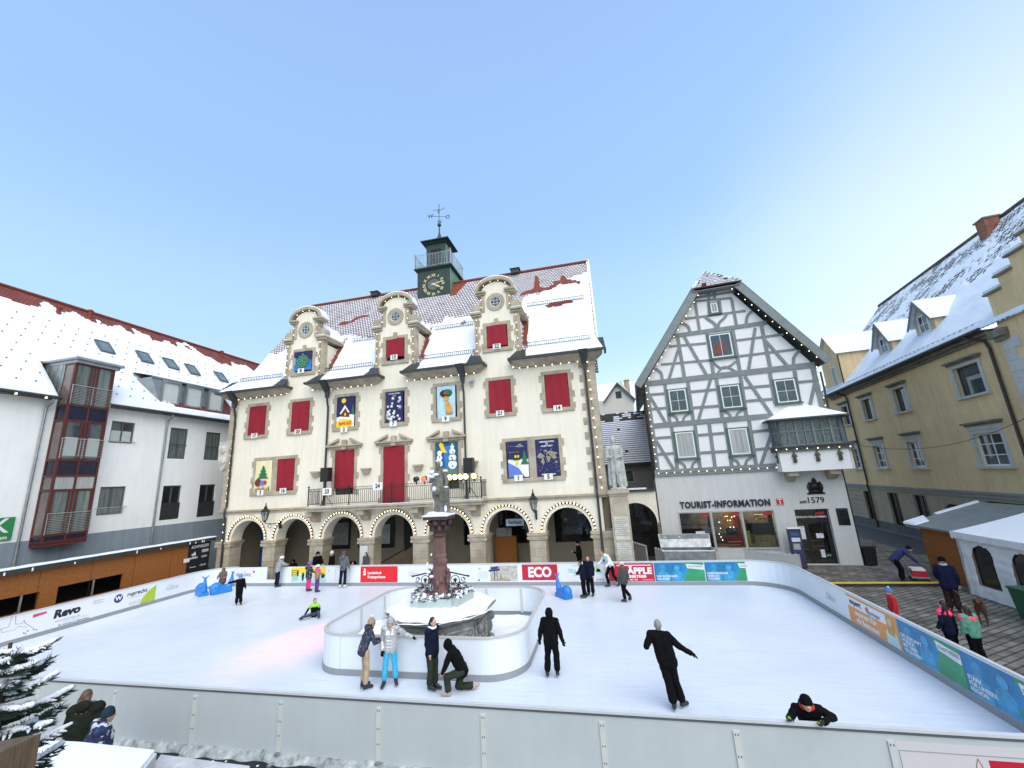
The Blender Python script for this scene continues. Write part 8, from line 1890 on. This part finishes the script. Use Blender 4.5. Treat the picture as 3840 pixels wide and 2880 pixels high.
person('dark spectator behind the tall skater in grey', Vector((-14.55, 23.5, .03)), Rg(-20), 1.66, None, darkgrey, blackc, None, None, hairD, .1, None, boots='shoe', fat=1.15, coat=.2)
# --- on the cobbles at the right
person('man in navy vest with blue sleeves bending forward over a cart handle', G(3388, 2180), Rg(70), 1.78, dict(pel=(0, .12, .93), che=(0, -.14, 1.2), nec=(0, -.32, 1.34), hea=(0, -.46, 1.36), shL=(.18, -.26, 1.28), shR=(-.18, -.26, 1.28), elL=(.24, -.42, 1.04), wrL=(.2, -.58, .85), elR=(-.24, -.42, 1.04), wrR=(-.2, -.58, .85), hiL=(.09, .12, .9), hiR=(-.09, .12, .9)), cm('vest_navy', (.02, .03, .12)), blackc, 'beanie', navyc, hairG, 0, bluec, boots='shoe', fat=1.15)
person('man in dark navy jacket and brown trousers standing with a dog on a lead', G(3585, 2296), Rg(140), 1.82, dict(elL=(.26, -.05, 1.14), wrL=(.26, -.26, .98), elR=(-.25, 0, 1.13)), cm('navy_parka', (.01, .012, .04)), cm('dark_brown', (.035, .02, .018)), 'beanie', blackc, hairG, 0, None, boots='shoe', fat=1.2, coat=.2, scarf=greyk)
person('child with blue and white hat and red jacket behind the right boards', Vector((8.62, 16.9, -.02)), Rg(-100), 1.3, None, redcl, redcl, 'pompom', cm('hat_blue', (.06, .2, .5)), None, 0, None, boots='shoe', fat=1.2, child=True)
person('child in navy and coral jacket walking along the right boards', Vector((8.85, 14.95, -.02)), Rg(-150), 1.46, dict(elL=(.3, 0, 1.15), wrL=(.36, -.1, .95)), navyc, blackc, None, None, hairD, .15, None, boots='shoe', fat=1.35, child=True, jm2=neonp, coat=.1)
person('child in teal and coral jacket beside the boards, partly behind another child', Vector((9.2, 14.7, -.02)), Rg(-170), 1.4, None, cm('teal_green', (.1, .3, .22)), blackc, None, None, hairD, .15, None, boots='shoe', fat=1.25, child=True, jm2=neonp)
# --- foreground left, outside the near boards
v1 = onz(298, 2640, 1.52); v2 = onz(405, 2690, 1.38)
person('person in dark coat and brown fur hood outside the near boards, back to us', Vector((v1.x+.05, v1.y+.1, -.18)), Rg(205), 1.92, dict(hea=(.05, -.05, 1.6)), cm('dark_coat', (.015, .018, .013)), blackc, None, None, hairB, .03, None, boots='shoe', hood=1, vox=.012, fat=1.3, coat=.3, face=False, collar=furb)
person('person in white and blue camouflage jacket with teal beanie, back to the camera', Vector((v2.x, v2.y-.1, -.18)), Rg(150), 1.76, dict(hea=(0, -.08, 1.58)), camoB, navyc, 'beanie', cm('dark_teal', (.015, .035, .05)), hairB, 0, None, boots='shoe', vox=.012, fat=1.45, face=False, hood=1, puff=.5)

# ================================================================ DOG
dg_ = thing('dog', 'brown shaggy dog on a lead beside the man in navy', 'dog', G(3692, 2338), R(-35))
b = MB(); furd = mat('brown_dog_fur', (.085, .04, .022), .9, .5, 14, .9, 40)
b.cone((0, -.18, .52), (0, .0, .5), .135, .13); b.cone((0, 0, .5), (0, .3, .53), .13, .1); b.cone((0, -.24, .56), (0, -.4, .74), .1, .075); b.ell((0, -.45, .78), (.075, .1, .075)); b.cone((0, -.5, .77), (0, -.62, .74), .045, .035)
for g in (-1, 1):
    b.cone((g*.08, -.2, .45), (g*.08, -.18, .25), .06, .035); b.cone((g*.08, -.18, .25), (g*.08, -.2, .04), .032, .028); b.cone((g*.08, -.2, .03), (g*.08, -.26, .025), .03, .025)
    b.cone((g*.07, .27, .48), (g*.09, .2, .3), .075, .045); b.cone((g*.09, .2, .3), (g*.09, .36, .18), .04, .028); b.cone((g*.09, .36, .18), (g*.09, .32, .04), .027, .027); b.cone((g*.09, .32, .03), (g*.09, .26, .025), .028, .025)
    b.cone((g*.07, -.42, .82), (g*.1, -.42, .72), .025, .03)
b.cone((0, .38, .58), (0, .56, .72), .03, .02)
remesh(b.build('body', furd, dg_), .012, 2)
b = MB(); b.ell((0, -.655, .75), (.02, .015, .016)); [b.ell((g*.035, -.53, .81), .01, 8, 6) for g in (-1, 1)]; b.build('nose_and_eyes', black, dg_)
hpos = G(3585, 2296)
ls = thing('dog_lead', 'thin lead between the man in navy and the dog', 'lead', hpos+Vector((-.1, .2, .95))); e_ = dg_.location+Vector((.15, .25, .66))-ls.location
MB().tube([Vector((0, 0, 0)), e_*.5-Vector((0, 0, .1)), e_], .008, 5).build('strap', mat('lead_strap', (.25, .2, .12), .7), ls)
# ================================================================ BLUE WHALE SKATING AIDS
def whale(loc, rz, label, sc=1.0):
    o = thing('whale_skating_aid', label, 'skating aid', loc, rz, 'blue whale skating aids')
    b = MB(); b.T = Matrix.Scale(sc, 4)
    b.ell((0, -.3, .3), (.25, .32, .3), 16, 12); b.cone((0, -.25, .26), (0, .15, .2), .24, .2); b.cone((0, .15, .2), (0, .34, .3), .2, .17); b.cone((0, .34, .3), (0, .42, .6), .16, .11); b.cone((0, .42, .6), (0, .44, .9), .1, .05)
    for g in (-1, 1): b.cone((0, .44, .88), (g*.16, .46, 1.02), .05, .025)
    b.box(-.22, .22, -.5, .42, .0, .2)
    remesh(b.build('body', blue, o), .02, 5); b = MB(); b.T = Matrix.Scale(sc, 4)
    for g in (-1, 1): b.ell((g*.235, -.4, .38), (.012, .02, .02))
    b.build('eyes', black, o)
whale(Vector((-23.2, 20.75, .0)), R(-120), 'blue whale-shaped skating aid at the left far corner, pointing left', 1.05)
whale(Vector((-22.35, 21.25, .0)), R(-25), 'blue whale-shaped skating aid in front of the small child in brown', 1.05)
whale(Vector((-2.55, 20.65, 0)), R(40), 'blue whale-shaped skating aid near the far boards, right of the fountain barrier', .95)

# ================================================================ BROWN STALL ROW behind the left boards
st2 = thing('stall_row', 'long brown boarded stall with snow-edged roof behind the left boards', 'stall', (-26, 12, 0), R(90))
b = MB(); ops = [(-9.5, 3.1, .9, 1.62), (3.75, 6.5, .9, 1.66)]
b.wall(-14, 10.0, 0, 2.6, ops, 0, .12); b.add([(10.0, 0, 0), (10.0, 2.2, 0), (10.0, 2.2, 2.6), (10.0, 0, 2.6)], [(0, 1, 2, 3)]); b.build('boarded_wall', osb, st2)
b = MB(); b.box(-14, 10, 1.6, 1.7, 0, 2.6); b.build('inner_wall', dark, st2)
for j in range(12): MB().box(-13+j*2.0-.008, -13+j*2.0+.008, -.006, .0, .0 if j % 2 else 0, 2.5).build('board_joint', mat('dark_brown_joint', (.08, .03, .01), .9), st2) if j not in (6,) else None
b = MB(); b.box(-14.2, 11.6, -.3, .1, 2.62, 2.82); b.box(-14.2, 11.6, .1, 2.2, 2.5, 2.56); rf_ = b.build('roof_edge', gut, st2)
b = MB(); n = 80
for i in range(n):
    x0, x1 = -14.2+25.8*i/n, -14.2+25.8*(i+1)/n; h0, h1 = .06+.03*noise.noise(Vector((x0*1.3, 0, 0))), .06+.03*noise.noise(Vector((x1*1.3, 0, 0)))
    b.hexa([(x0, -.32, 2.821), (x1, -.32, 2.821), (x1, .1, 2.821), (x0, .1, 2.821)], [(x0, -.3, 2.83+h0), (x1, -.3, 2.83+h1), (x1, .1, 2.83+h1), (x0, .1, 2.83+h0)])
b.build('roof_snow', snow, rf_)
b = MB(); [b.box(x-.03, x+.03, -.31, -.302, 2.62, 2.7+.08*random.random()) for x in [random.uniform(-14, 11) for _ in range(26)]]; b.build('icy_drips', snowS, rf_)
for x in (3.1-.6, 5.2, -1.2): MB().box(x-.03, x+.03, .02, .08, .9, 1.64).build('opening_post', steel, st2)
sb = MB().box(10.02, 11.45, -.04, .0, .95, 2.6).build('sponsor_board', mat('sponsor_black', (.012, .013, .017), .5), st2)
text(sb, 'SCHWEIZER', .24, white, (10.75, -.045, 2.38), ext=.002, bold=.006, sx=.9, shear=.2); text(sb, 'adidas', .2, white, (10.4, -.045, 1.75), ext=.002, bold=.004); text(sb, 'LIVIO', .15, white, (11.1, -.045, 1.72), ext=.002, bold=.004); text(sb, 'Clarks', .17, white, (11.05, -.045, 1.22), ext=.002, shear=.4); text(sb, 'Brunotti', .12, white, (10.4, -.045, 1.2), ext=.002, shear=.3)
for k in range(3): sh(sb, white, [(10.26+.09*k, 1.88), (10.34+.09*k, 1.88), (10.28+.09*k, 1.98+.06*k), (10.21+.09*k, 1.95+.06*k)], -.046)
sh(sb, adlg, [(10.9, 1.98), (11.35, 1.98), (11.35, 2.16), (10.9, 2.16)], -.046)
MB().box(9.75, 10.12, -.06, -.045, 1.55, 1.78).build('white_notice', white, st2)
MB().box(10.02, 11.6, .0, 2.2, 0, .95).build('end_base', gut, st2)
# ================================================================ TENT, HUT
cv = mat('tent_canvas', (.74, .76, .78), .6, .06, 1.5, .8, 2.2); 
tx0, tx1, ty0, ty1, te = 13.75, 19.0, 15.9, 21.35, 2.35
tn = thing('marquee_tent', 'white marquee tent with arched clear windows and snowy peaked roof at the right edge', 'tent', (tx0, ty1, 0), R(-90))
Wt, Dt = ty1-ty0, tx1-tx0
v = []; f = []; nx, nz = 110, 16
wins = [(.55, 1.5, .45, 1.95), (2.2, 3.15, .45, 1.95), (3.85, 4.8, .45, 1.95)]
def inwin(x, z):
    for a, c, z0, z1 in wins:
        r_ = (c-a)/2; cx_ = (a+c)/2
        if a < x < c and z0 < z < z1-r_: return True
        if z >= z1-r_ and (x-cx_)**2+(z-(z1-r_))**2 < r_*r_: return True
    return False
nz = 48
for i in range(nx+1):
    for j in range(nz+1):
        x, z = Wt*i/nx, te*j/nz; v.append((x, .035*noise.noise(Vector((x*3.5, z*1.1, 0)))+.02*noise.noise(Vector((x*1.5, z*6, 3)))-(.06*(1-z/te)), z))
for i in range(nx):
    for j in range(nz):
        if not inwin(Wt*(i+.5)/nx, te*(j+.5)/nz): q = i*(nz+1)+j; f.append((q, q+nz+1, q+nz+2, q+1))
MB().add(v, f).build('front_canvas', cv, tn, True)
MB().add([(0, .02, 0), (0, Dt, 0), (0, Dt, te), (0, .02, te)], [(0, 1, 2, 3)]).build('side_canvas', cv, tn)
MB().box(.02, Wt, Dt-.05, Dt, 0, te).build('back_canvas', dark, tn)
for a, c, z0, z1 in wins: MB().box(a, c, .04, .045, z0, z1).build('clear_window', mat('clear_vinyl', (.03, .03, .03), .15, spec=.6, trans=.3), tn)
for x, z in ((.85, 1.75), (1.0, 1.5), (2.4, 1.7), (2.6, 1.72)): MB().tube([(x-.08, .5, z), (x+.08, .5, z+.01)], .025, 6).build('heater_bar', mat('red_heater', (.8, .1, .02), .5, emit=(1, .15, .03), es=4), tn)
apx = (Wt/2, Dt/2, 4.0)
b = MB(); e = .12; c4 = [(-e, -e, te), (Wt+e, -e, te), (Wt+e, Dt+e, te), (-e, Dt+e, te)]
for i in range(4):
    a_, c_ = Vector(c4[i]), Vector(c4[(i+1) % 4]); A = Vector(apx); n = 8
    for k in range(n):
        t0, t1 = k/n, (k+1)/n; sag = lambda t_: Vector((0, 0, -.32*t_*(1-t_)))
        b.add([a_.lerp(A, t0)+sag(t0), c_.lerp(A, t0)+sag(t0), c_.lerp(A, t1)+sag(t1), a_.lerp(A, t1)+sag(t1)], [(0, 1, 2, 3)])
b.build('roof_canvas', mat('snowy_canvas', (.82, .84, .87), .6, .03, 1.2, .4, 3), tn, True)
b = MB(); n = 42
for i in range(n):
    x0, x1 = -e+(Wt+2*e)*i/n, -e+(Wt+2*e)*(i+1)/n; k = 4
    pts = [(x0, te+.02)]+[(x0+(x1-x0)*j/k, te-.2-.07*sin(pi*j/k)) for j in range(k+1)]+[(x1, te+.02)]
    b.add([(a, -e-.012+.01*sin(a*9), z) for a, z in pts], [tuple(range(len(pts)))])
b.build('valance', cv, tn)
MB().tube([(.0, -.02, te), (0, -.06, 0)], .035, 6).build('corner_pole', steel, tn)
hu = thing('wooden_hut', 'brown wooden hut with grey sheet roof edged in snow, left of the white tent', 'hut', (14.35, 24.4, 0), R(-90))
b = MB(); b.wall(0, 2.3, 0, 2.3, [(2.3, 2.3, 0, 0)] if 0 else [(.0, .01, 0, .01)], 0, .05); b.add([(0, 0, 0), (0, 2.6, 0), (0, 2.6, 2.9), (0, 0, 2.3)], [(0, 1, 2, 3)]); b.add([(2.3, 0, 0), (2.3, 2.6, 0), (2.3, 2.6, 2.9), (2.3, 0, 2.3)], [(0, 3, 2, 1)]); b.build('wall', osb, hu)
b = MB(); b.hexa([(-.3, -.45, 2.22), (2.7, -.45, 2.22), (2.7, 2.8, 3.1), (-.3, 2.8, 3.1)], [(-.3, -.45, 2.3), (2.7, -.45, 2.3), (2.7, 2.8, 3.18), (-.3, 2.8, 3.18)]); rf_ = b.build('sheet_roof', mat('grey_roof_sheet', (.17, .2, .2), .45, .15, 2), hu)
b = MB(); b.hexa([(-.32, -.47, 2.31), (.55, -.47, 2.31), (.5, .15, 2.48), (-.32, .5, 2.57)], [(-.3, -.45, 2.4), (.5, -.4, 2.38), (.45, .1, 2.52), (-.3, .45, 2.66)]); b.hexa([(-.32, .9, 2.69), (-.1, .9, 2.69), (-.1, 2.7, 3.17), (-.32, 2.7, 3.17)], [(-.3, .92, 2.76), (-.12, .92, 2.76), (-.12, 2.7, 3.25), (-.3, 2.7, 3.25)]); b.build('roof_snow', snow, rf_)
MB().box(.8, 1.3, -.43, 2.8, 2.3, 2.31).build('light_strip', mat('pale_roof_strip', (.3, .33, .32), .5), rf_) if 0 else None
bn = thing('wheelie_bin', 'dark green wheelie bin at the right edge beside the tent', 'bin', (13.05, 17.9, 0), R(-90)); gb = mat('bin_green', (.02, .09, .045), .5)
b = MB(); b.hexa([(-.24, -.26, .08), (.24, -.26, .08), (.24, .26, .08), (-.24, .26, .08)], [(-.29, -.34, 1.0), (.29, -.34, 1.0), (.29, .36, 1.0), (-.29, .36, 1.0)]); b.build('body', gb, bn); b = MB(); b.box(-.31, .31, -.37, .38, 1.0, 1.06); b.build('lid', gb, bn)
for g in (-1, 1): b = MB(); b.T = Matrix.Translation((g*.25, .26, .1)) @ Matrix.Rotation(pi/2, 4, 'Y'); b.lathe([(.1, -.03), (.1, .03)], k=14); b.build('wheel', black, bn)
# yellow cable ramp
cr_ = thing('cable_ramp', 'yellow and black cable ramp lying across the cobbles', 'cable ramp', (8.0, 22.85, -.02))
MB().hexa([(0, -.35, 0), (5.7, -.35, 0), (5.7, -.1, 0), (0, -.1, 0)], [(0, -.12, .07), (5.7, -.12, .07), (5.7, -.1, .07), (0, -.1, .07)]).build('black_edge', black, cr_)
MB().box(0, 5.7, -.098, .2, 0, .075).build('yellow_cover', mat('ramp_yellow', (.68, .55, .03), .5, .1, 5), cr_)
# cart with red box
ct = thing('hand_cart', 'low steel hand cart carrying a red box', 'cart', G(3450, 2178), R(70))
b = MB(); b.box(-.4, .4, -.3, .3, .18, .23); [b.tube([(g*.38, .3, .2), (g*.38, .42, .95)], .018, 6) for g in (-1, 1)]; b.tube([(-.38, .42, .95), (.38, .42, .95)], .02, 6); b.build('frame', steel, ct)
for x, y in ((-.3, -.22), (.3, -.22), (-.3, .22), (.3, .22)): b = MB(); b.T = Matrix.Translation((x, y, .09)) @ Matrix.Rotation(pi/2, 4, 'Y'); b.lathe([(.09, -.02), (.09, .02)], k=14); b.build('wheel', black, ct)
bx_ = thing('red_box', 'red and white crate on the hand cart', 'crate', ct.location+Vector((0, 0, .235)), R(70)); MB().box(-.36, .36, -.26, .26, 0, .24).build('crate', mat('crate_red', (.45, .01, .03), .5), bx_); MB().box(-.33, .33, -.23, .23, .241, .3).build('white_packet', white, bx_)
# trailer behind the far boards
tr = thing('trailer', 'snow-dusted aluminium trailer with raised mesh side behind the far boards', 'trailer', FWF.w(1.1, -2.2, 0), FWF.ang)
alu = mat('dull_aluminium', (.33, .35, .35), .4, .35, 3, .3, 15, metal=.5)
b = MB(); b.box(-1.3, 1.3, -.8, -.75, .55, 1.25); b.box(-1.3, 1.3, .75, .8, .55, 1.9); b.box(-1.3, -1.25, -.8, .8, .55, 1.25); b.box(1.25, 1.3, -.8, .8, .55, 1.3); b.box(-1.3, 1.3, -.8, .8, .5, .55); b.hexa([(-1.32, .45, 1.25), (1.3, .45, 1.25), (1.3, .5, 1.25), (-1.32, .5, 1.25)], [(-1.38, .9, 1.85), (1.35, .9, 1.85), (1.35, .95, 1.85), (-1.38, .95, 1.85)])
b.build('bed', alu, tr); b = MB()
for k in range(14): b.ell((-1.2+.19*k, .72, 1.3+.5*random.random()), (.05, .03, .04), 6, 4)
b.box(-1.3, 1.3, -.82, -.74, 1.251, 1.29); b.box(-1.38, 1.35, .88, .96, 1.851, 1.89); b.box(-1.2, 1.2, -.7, .7, .56, .8); b.build('snow', snow, tr)
for g in (-.5, .5): 
    for y in (-.85, .85): b = MB(); b.T = Matrix.Translation((g, y, .3)) @ Matrix.Rotation(pi/2, 4, 'X'); b.lathe([(.3, -.09), (.3, .09)], k=18); b.build('wheel', black, tr)
b = MB(); b.box(-1.25, -1.05, -.84, -.8, .62, .72); b.box(1.05, 1.25, -.84, -.8, .62, .72); b.build('tail_lamp', mat('tail_lamp_red', (.4, .01, .01), .3), tr)
def barrier(a, c, label, h=1.05):
    d = (c-a); L = math.hypot(d.x, d.y); o = thing('crowd_barrier', label, 'barrier', a, math.atan2(d.y, d.x), 'pale plastic barriers behind the boards'); b = MB()
    b.box(0, L, -.02, .02, .25, h-.12); b.box(0, L, -.03, .03, h-.12, h-.04); b.box(0, .05, -.03, .03, 0, h); b.box(L-.05, L, -.03, .03, 0, h)
    for k in range(int(L/.25)): b.box(.1+k*.25, .16+k*.25, -.02, .02, h-.04, h+.02)
    b.build('panel', mat('barrier_pale', (.5, .5, .49), .5, .1, 3), o)
w_ = FWF.w
barrier(w_(-2.0, -.7, 0), w_(-1.0, -2.6, 0), 'pale barrier standing in front of the passage arch', 1.5); barrier(w_(-.55, -2.0, 0), w_(.0, -3.0, 0), 'short pale barrier left of the trailer', 1.3)
barrier(w_(2.6, -2.2, 0), w_(3.9, -2.2, 0), 'pale barrier section just right of the trailer', 1.25); barrier(w_(3.9, -2.2, 0), w_(6.0, -3.6, 0), 'pale barrier running towards the brochure stele', 1.2)
# ================================================================ FOREGROUND
# slushy snow and black mats along the near boards
v = []; f = []; nx, ny = 260, 14
for i in range(nx+1):
    for j in range(ny+1):
        x = -15+22*i/nx; y = 8.84+.19*j/ny; t_ = j/ny
        z = -.18+.13*math.sin(pi*min(1, t_*1.1)*.5)*(1+.7*noise.noise(Vector((x*2.3, y*2, 0)))+.5*noise.noise(Vector((x*7, y*6, 2))))*(1 if j else 0)-(0.03 if j == 0 else 0)
        v.append((x, y-.06*noise.noise(Vector((x*1.7, 0, 5)))*(1-t_)*3, z))
for i in range(nx):
    for j in range(ny): q = i*(ny+1)+j; f.append((q, q+ny+1, q+ny+2, q+1))
tag(MB().add(v, f).build('slush', mat('dirty_slush', (.33, .36, .36), .6, .65, 5, .9, 14), None, True), kind='stuff')
tp_ = thing('black_ground_mat', 'black rubber mats flecked with snow along the foot of the near boards', 'mat', (-15, 7.9, -.185))
MB().box(0, 22, 0, 1.0, 0, .012).build('rubber', mat('black_rubber', (.008, .008, .012), .7, .5, 4, .5, 15), tp_)
b = MB()
for i in range(260): b.ell((random.uniform(0, 16), random.uniform(.1, .9), .015), (.012+.02*random.random(),)*2+(.008,), 6, 4)
b.build('snow_flecks', snowS, tp_)
# snow-covered booth roofs below the camera
def roofslab(px_pts, z, label, m_, name='booth_roof', th_=.16, ex=None):
    pts = [onz(a, c, z) for a, c in px_pts]; c0 = pts[0]
    o = thing(name, label, 'booth roof', Vector((c0.x, c0.y, 0)))
    loc = [(p.x-c0.x, p.y-c0.y) for p in pts]
    b = MB(); b.prismz(loc, z-th_, z-.03); b.build('roof_board', mat('grey_booth_edge', (.45, .46, .46), .6), o)
    cx_ = sum(p[0] for p in loc)/len(loc); cy_ = sum(p[1] for p in loc)/len(loc); inn = [(x+(cx_-x)*.02, y+(cy_-y)*.02) for x, y in loc]
    b = MB(); b.prismz(loc, z-.029, z); b.build('rim', mat('snowy_rim', (.6, .64, .68), .6), o); MB().prismz(inn, z+.001, z+.04).build('roof_snow', m_, o, False)
    b = MB(); b.box(loc[0][0]-.1*0+.1, loc[0][0]+.2, loc[0][1]-1.3, loc[0][1]-1.2, 0, z-th_) if ex is None else None
    if ex is None: b.build('post', osb, o)
    return o
roofslab([(588, 2824), (300, 2792), (-350, 2760), (-500, 3150), (330, 3150)], 2.2, 'flat booth roof under smooth fresh snow at the lower left corner', snow)
roofslab([(940, 2885), (600, 2840), (510, 2960), (900, 3010)], 1.9, 'greyish snowy booth roof right of the smooth white one', mat('grey_old_snow', (.5, .5, .5), .7, .3, 3, .4, 12))
# wooden post at the corner
pp = O0+ray(20, 2850).normalized()*3.0
po_ = thing('wooden_post', 'thick brown wooden post in the lower left corner', 'post', (pp.x-.08, pp.y, 0)); zt_ = (O0+ray(60, 2785).normalized()*3.0).z
MB().hexa([(-.12, -.09, 0), (.1, -.09, 0), (.1, .09, 0), (-.12, .09, 0)], [(-.12, -.09, zt_-.04), (.1, -.09, zt_-.0), (.1, .09, zt_), (-.12, .09, zt_-.04)]).build('beam', mat('brown_post_wood', (.13, .09, .055), .8, .35, 6, .6, 30, streak=(8, 8, .8)), po_)
# fir tree
tb_ = O0+ray(-30, 2760).normalized()*3.9
fr_t = thing('fir_tree', 'dark green fir tree with snow on its boughs at the left edge', 'tree', (tb_.x, tb_.y, 0))
zt_top = (O0+ray(40, 2440).normalized()*3.6).z
MB().tube([(0, 0, 0), (.02, 0, 2.2), (0, 0, zt_top)], [.08, .045, .008], 8).build('trunk', mat('bark', (.06, .045, .035), .9, .4, 8, .8, 20), fr_t)
rn = random.Random(11); nb_ = MB(); sn_ = MB(); tw = MB()
def needles(p, q, L, dens):
    d = (q-p); l = d.length; d.normalize(); n = int(l*dens*1.7)
    u = d.orthogonal().normalized(); v_ = d.cross(u)
    for k in range(n):
        c = p.lerp(q, k/n); a = rn.random()*2*pi; s_ = (u*cos(a)+v_*sin(a)); s_.z = abs(s_.z)*.4+s_.z*.3 if s_.z < 0 else s_.z
        e = c+(s_*.9+d*.7).normalized()*L*1.35*rn.uniform(.7, 1.15); w__ = d.cross(s_).normalized()*.0042
        nb_.add([c-w__, c+w__, e], [(0, 1, 2)])
for k in range(115):
    z = 1.6+(zt_top-1.63)*(k/115)**.8; a = k*2.399+rn.random()*.5; Lb = max(.14, (zt_top-z)*.32+.14)*rn.uniform(.85, 1.15)
    dr = Vector((cos(a), sin(a), -.12+.35*(z/zt_top-.6))).normalized(); prev = Vector((0, 0, z)); pts = [prev]
    for i in range(1, 6): pts.append(Vector((0, 0, z))+dr*Lb*i/5+Vector((0, 0, -.10*(i/5)**2*Lb+.05*(i/5)**3)))
    tw.tube(pts, [.012, .01, .008, .006, .005, .003], 5)
    side_ = Vector((-dr.y, dr.x, 0)).normalized()
    for i in range(5):
        needles(pts[i], pts[i+1], .032, 260)
        for t_ in (.2, .7):
            c = pts[i].lerp(pts[i+1], t_)
            for g in (-1, 1):
                ll = (Lb*.42)*(1-.75*(i+t_)/5)*rn.uniform(.8, 1.2)
                if ll < .03: continue
                e = c+(side_*g*.85+dr*.7+Vector((0, 0, -.15))).normalized()*ll; tw.tube([c, e], .0035, 4); needles(c, e, .028, 230)
                if rn.random() < .42:
                    m_ = c.lerp(e, .25); sn_.cone(m_+Vector((0, 0, .006)), c.lerp(e, .8)+Vector((0, 0, .008)), .007+.006*rn.random(), .004, 6)
        if rn.random() < .7: sn_.cone(pts[i]+Vector((0, 0, .012)), pts[i+1]+Vector((0, 0, .012)), .012+.01*rn.random(), .008+.009*rn.random(), 7)
tw.build('branches', mat('twig', (.05, .035, .025), .9), fr_t)
nb_.build('crown', mat('fir_needles', (.022, .05, .032), .7, .4, 6), fr_t); tag(sn_.build('bough_snow', snow, fr_t, True), kind='stuff')
bake()
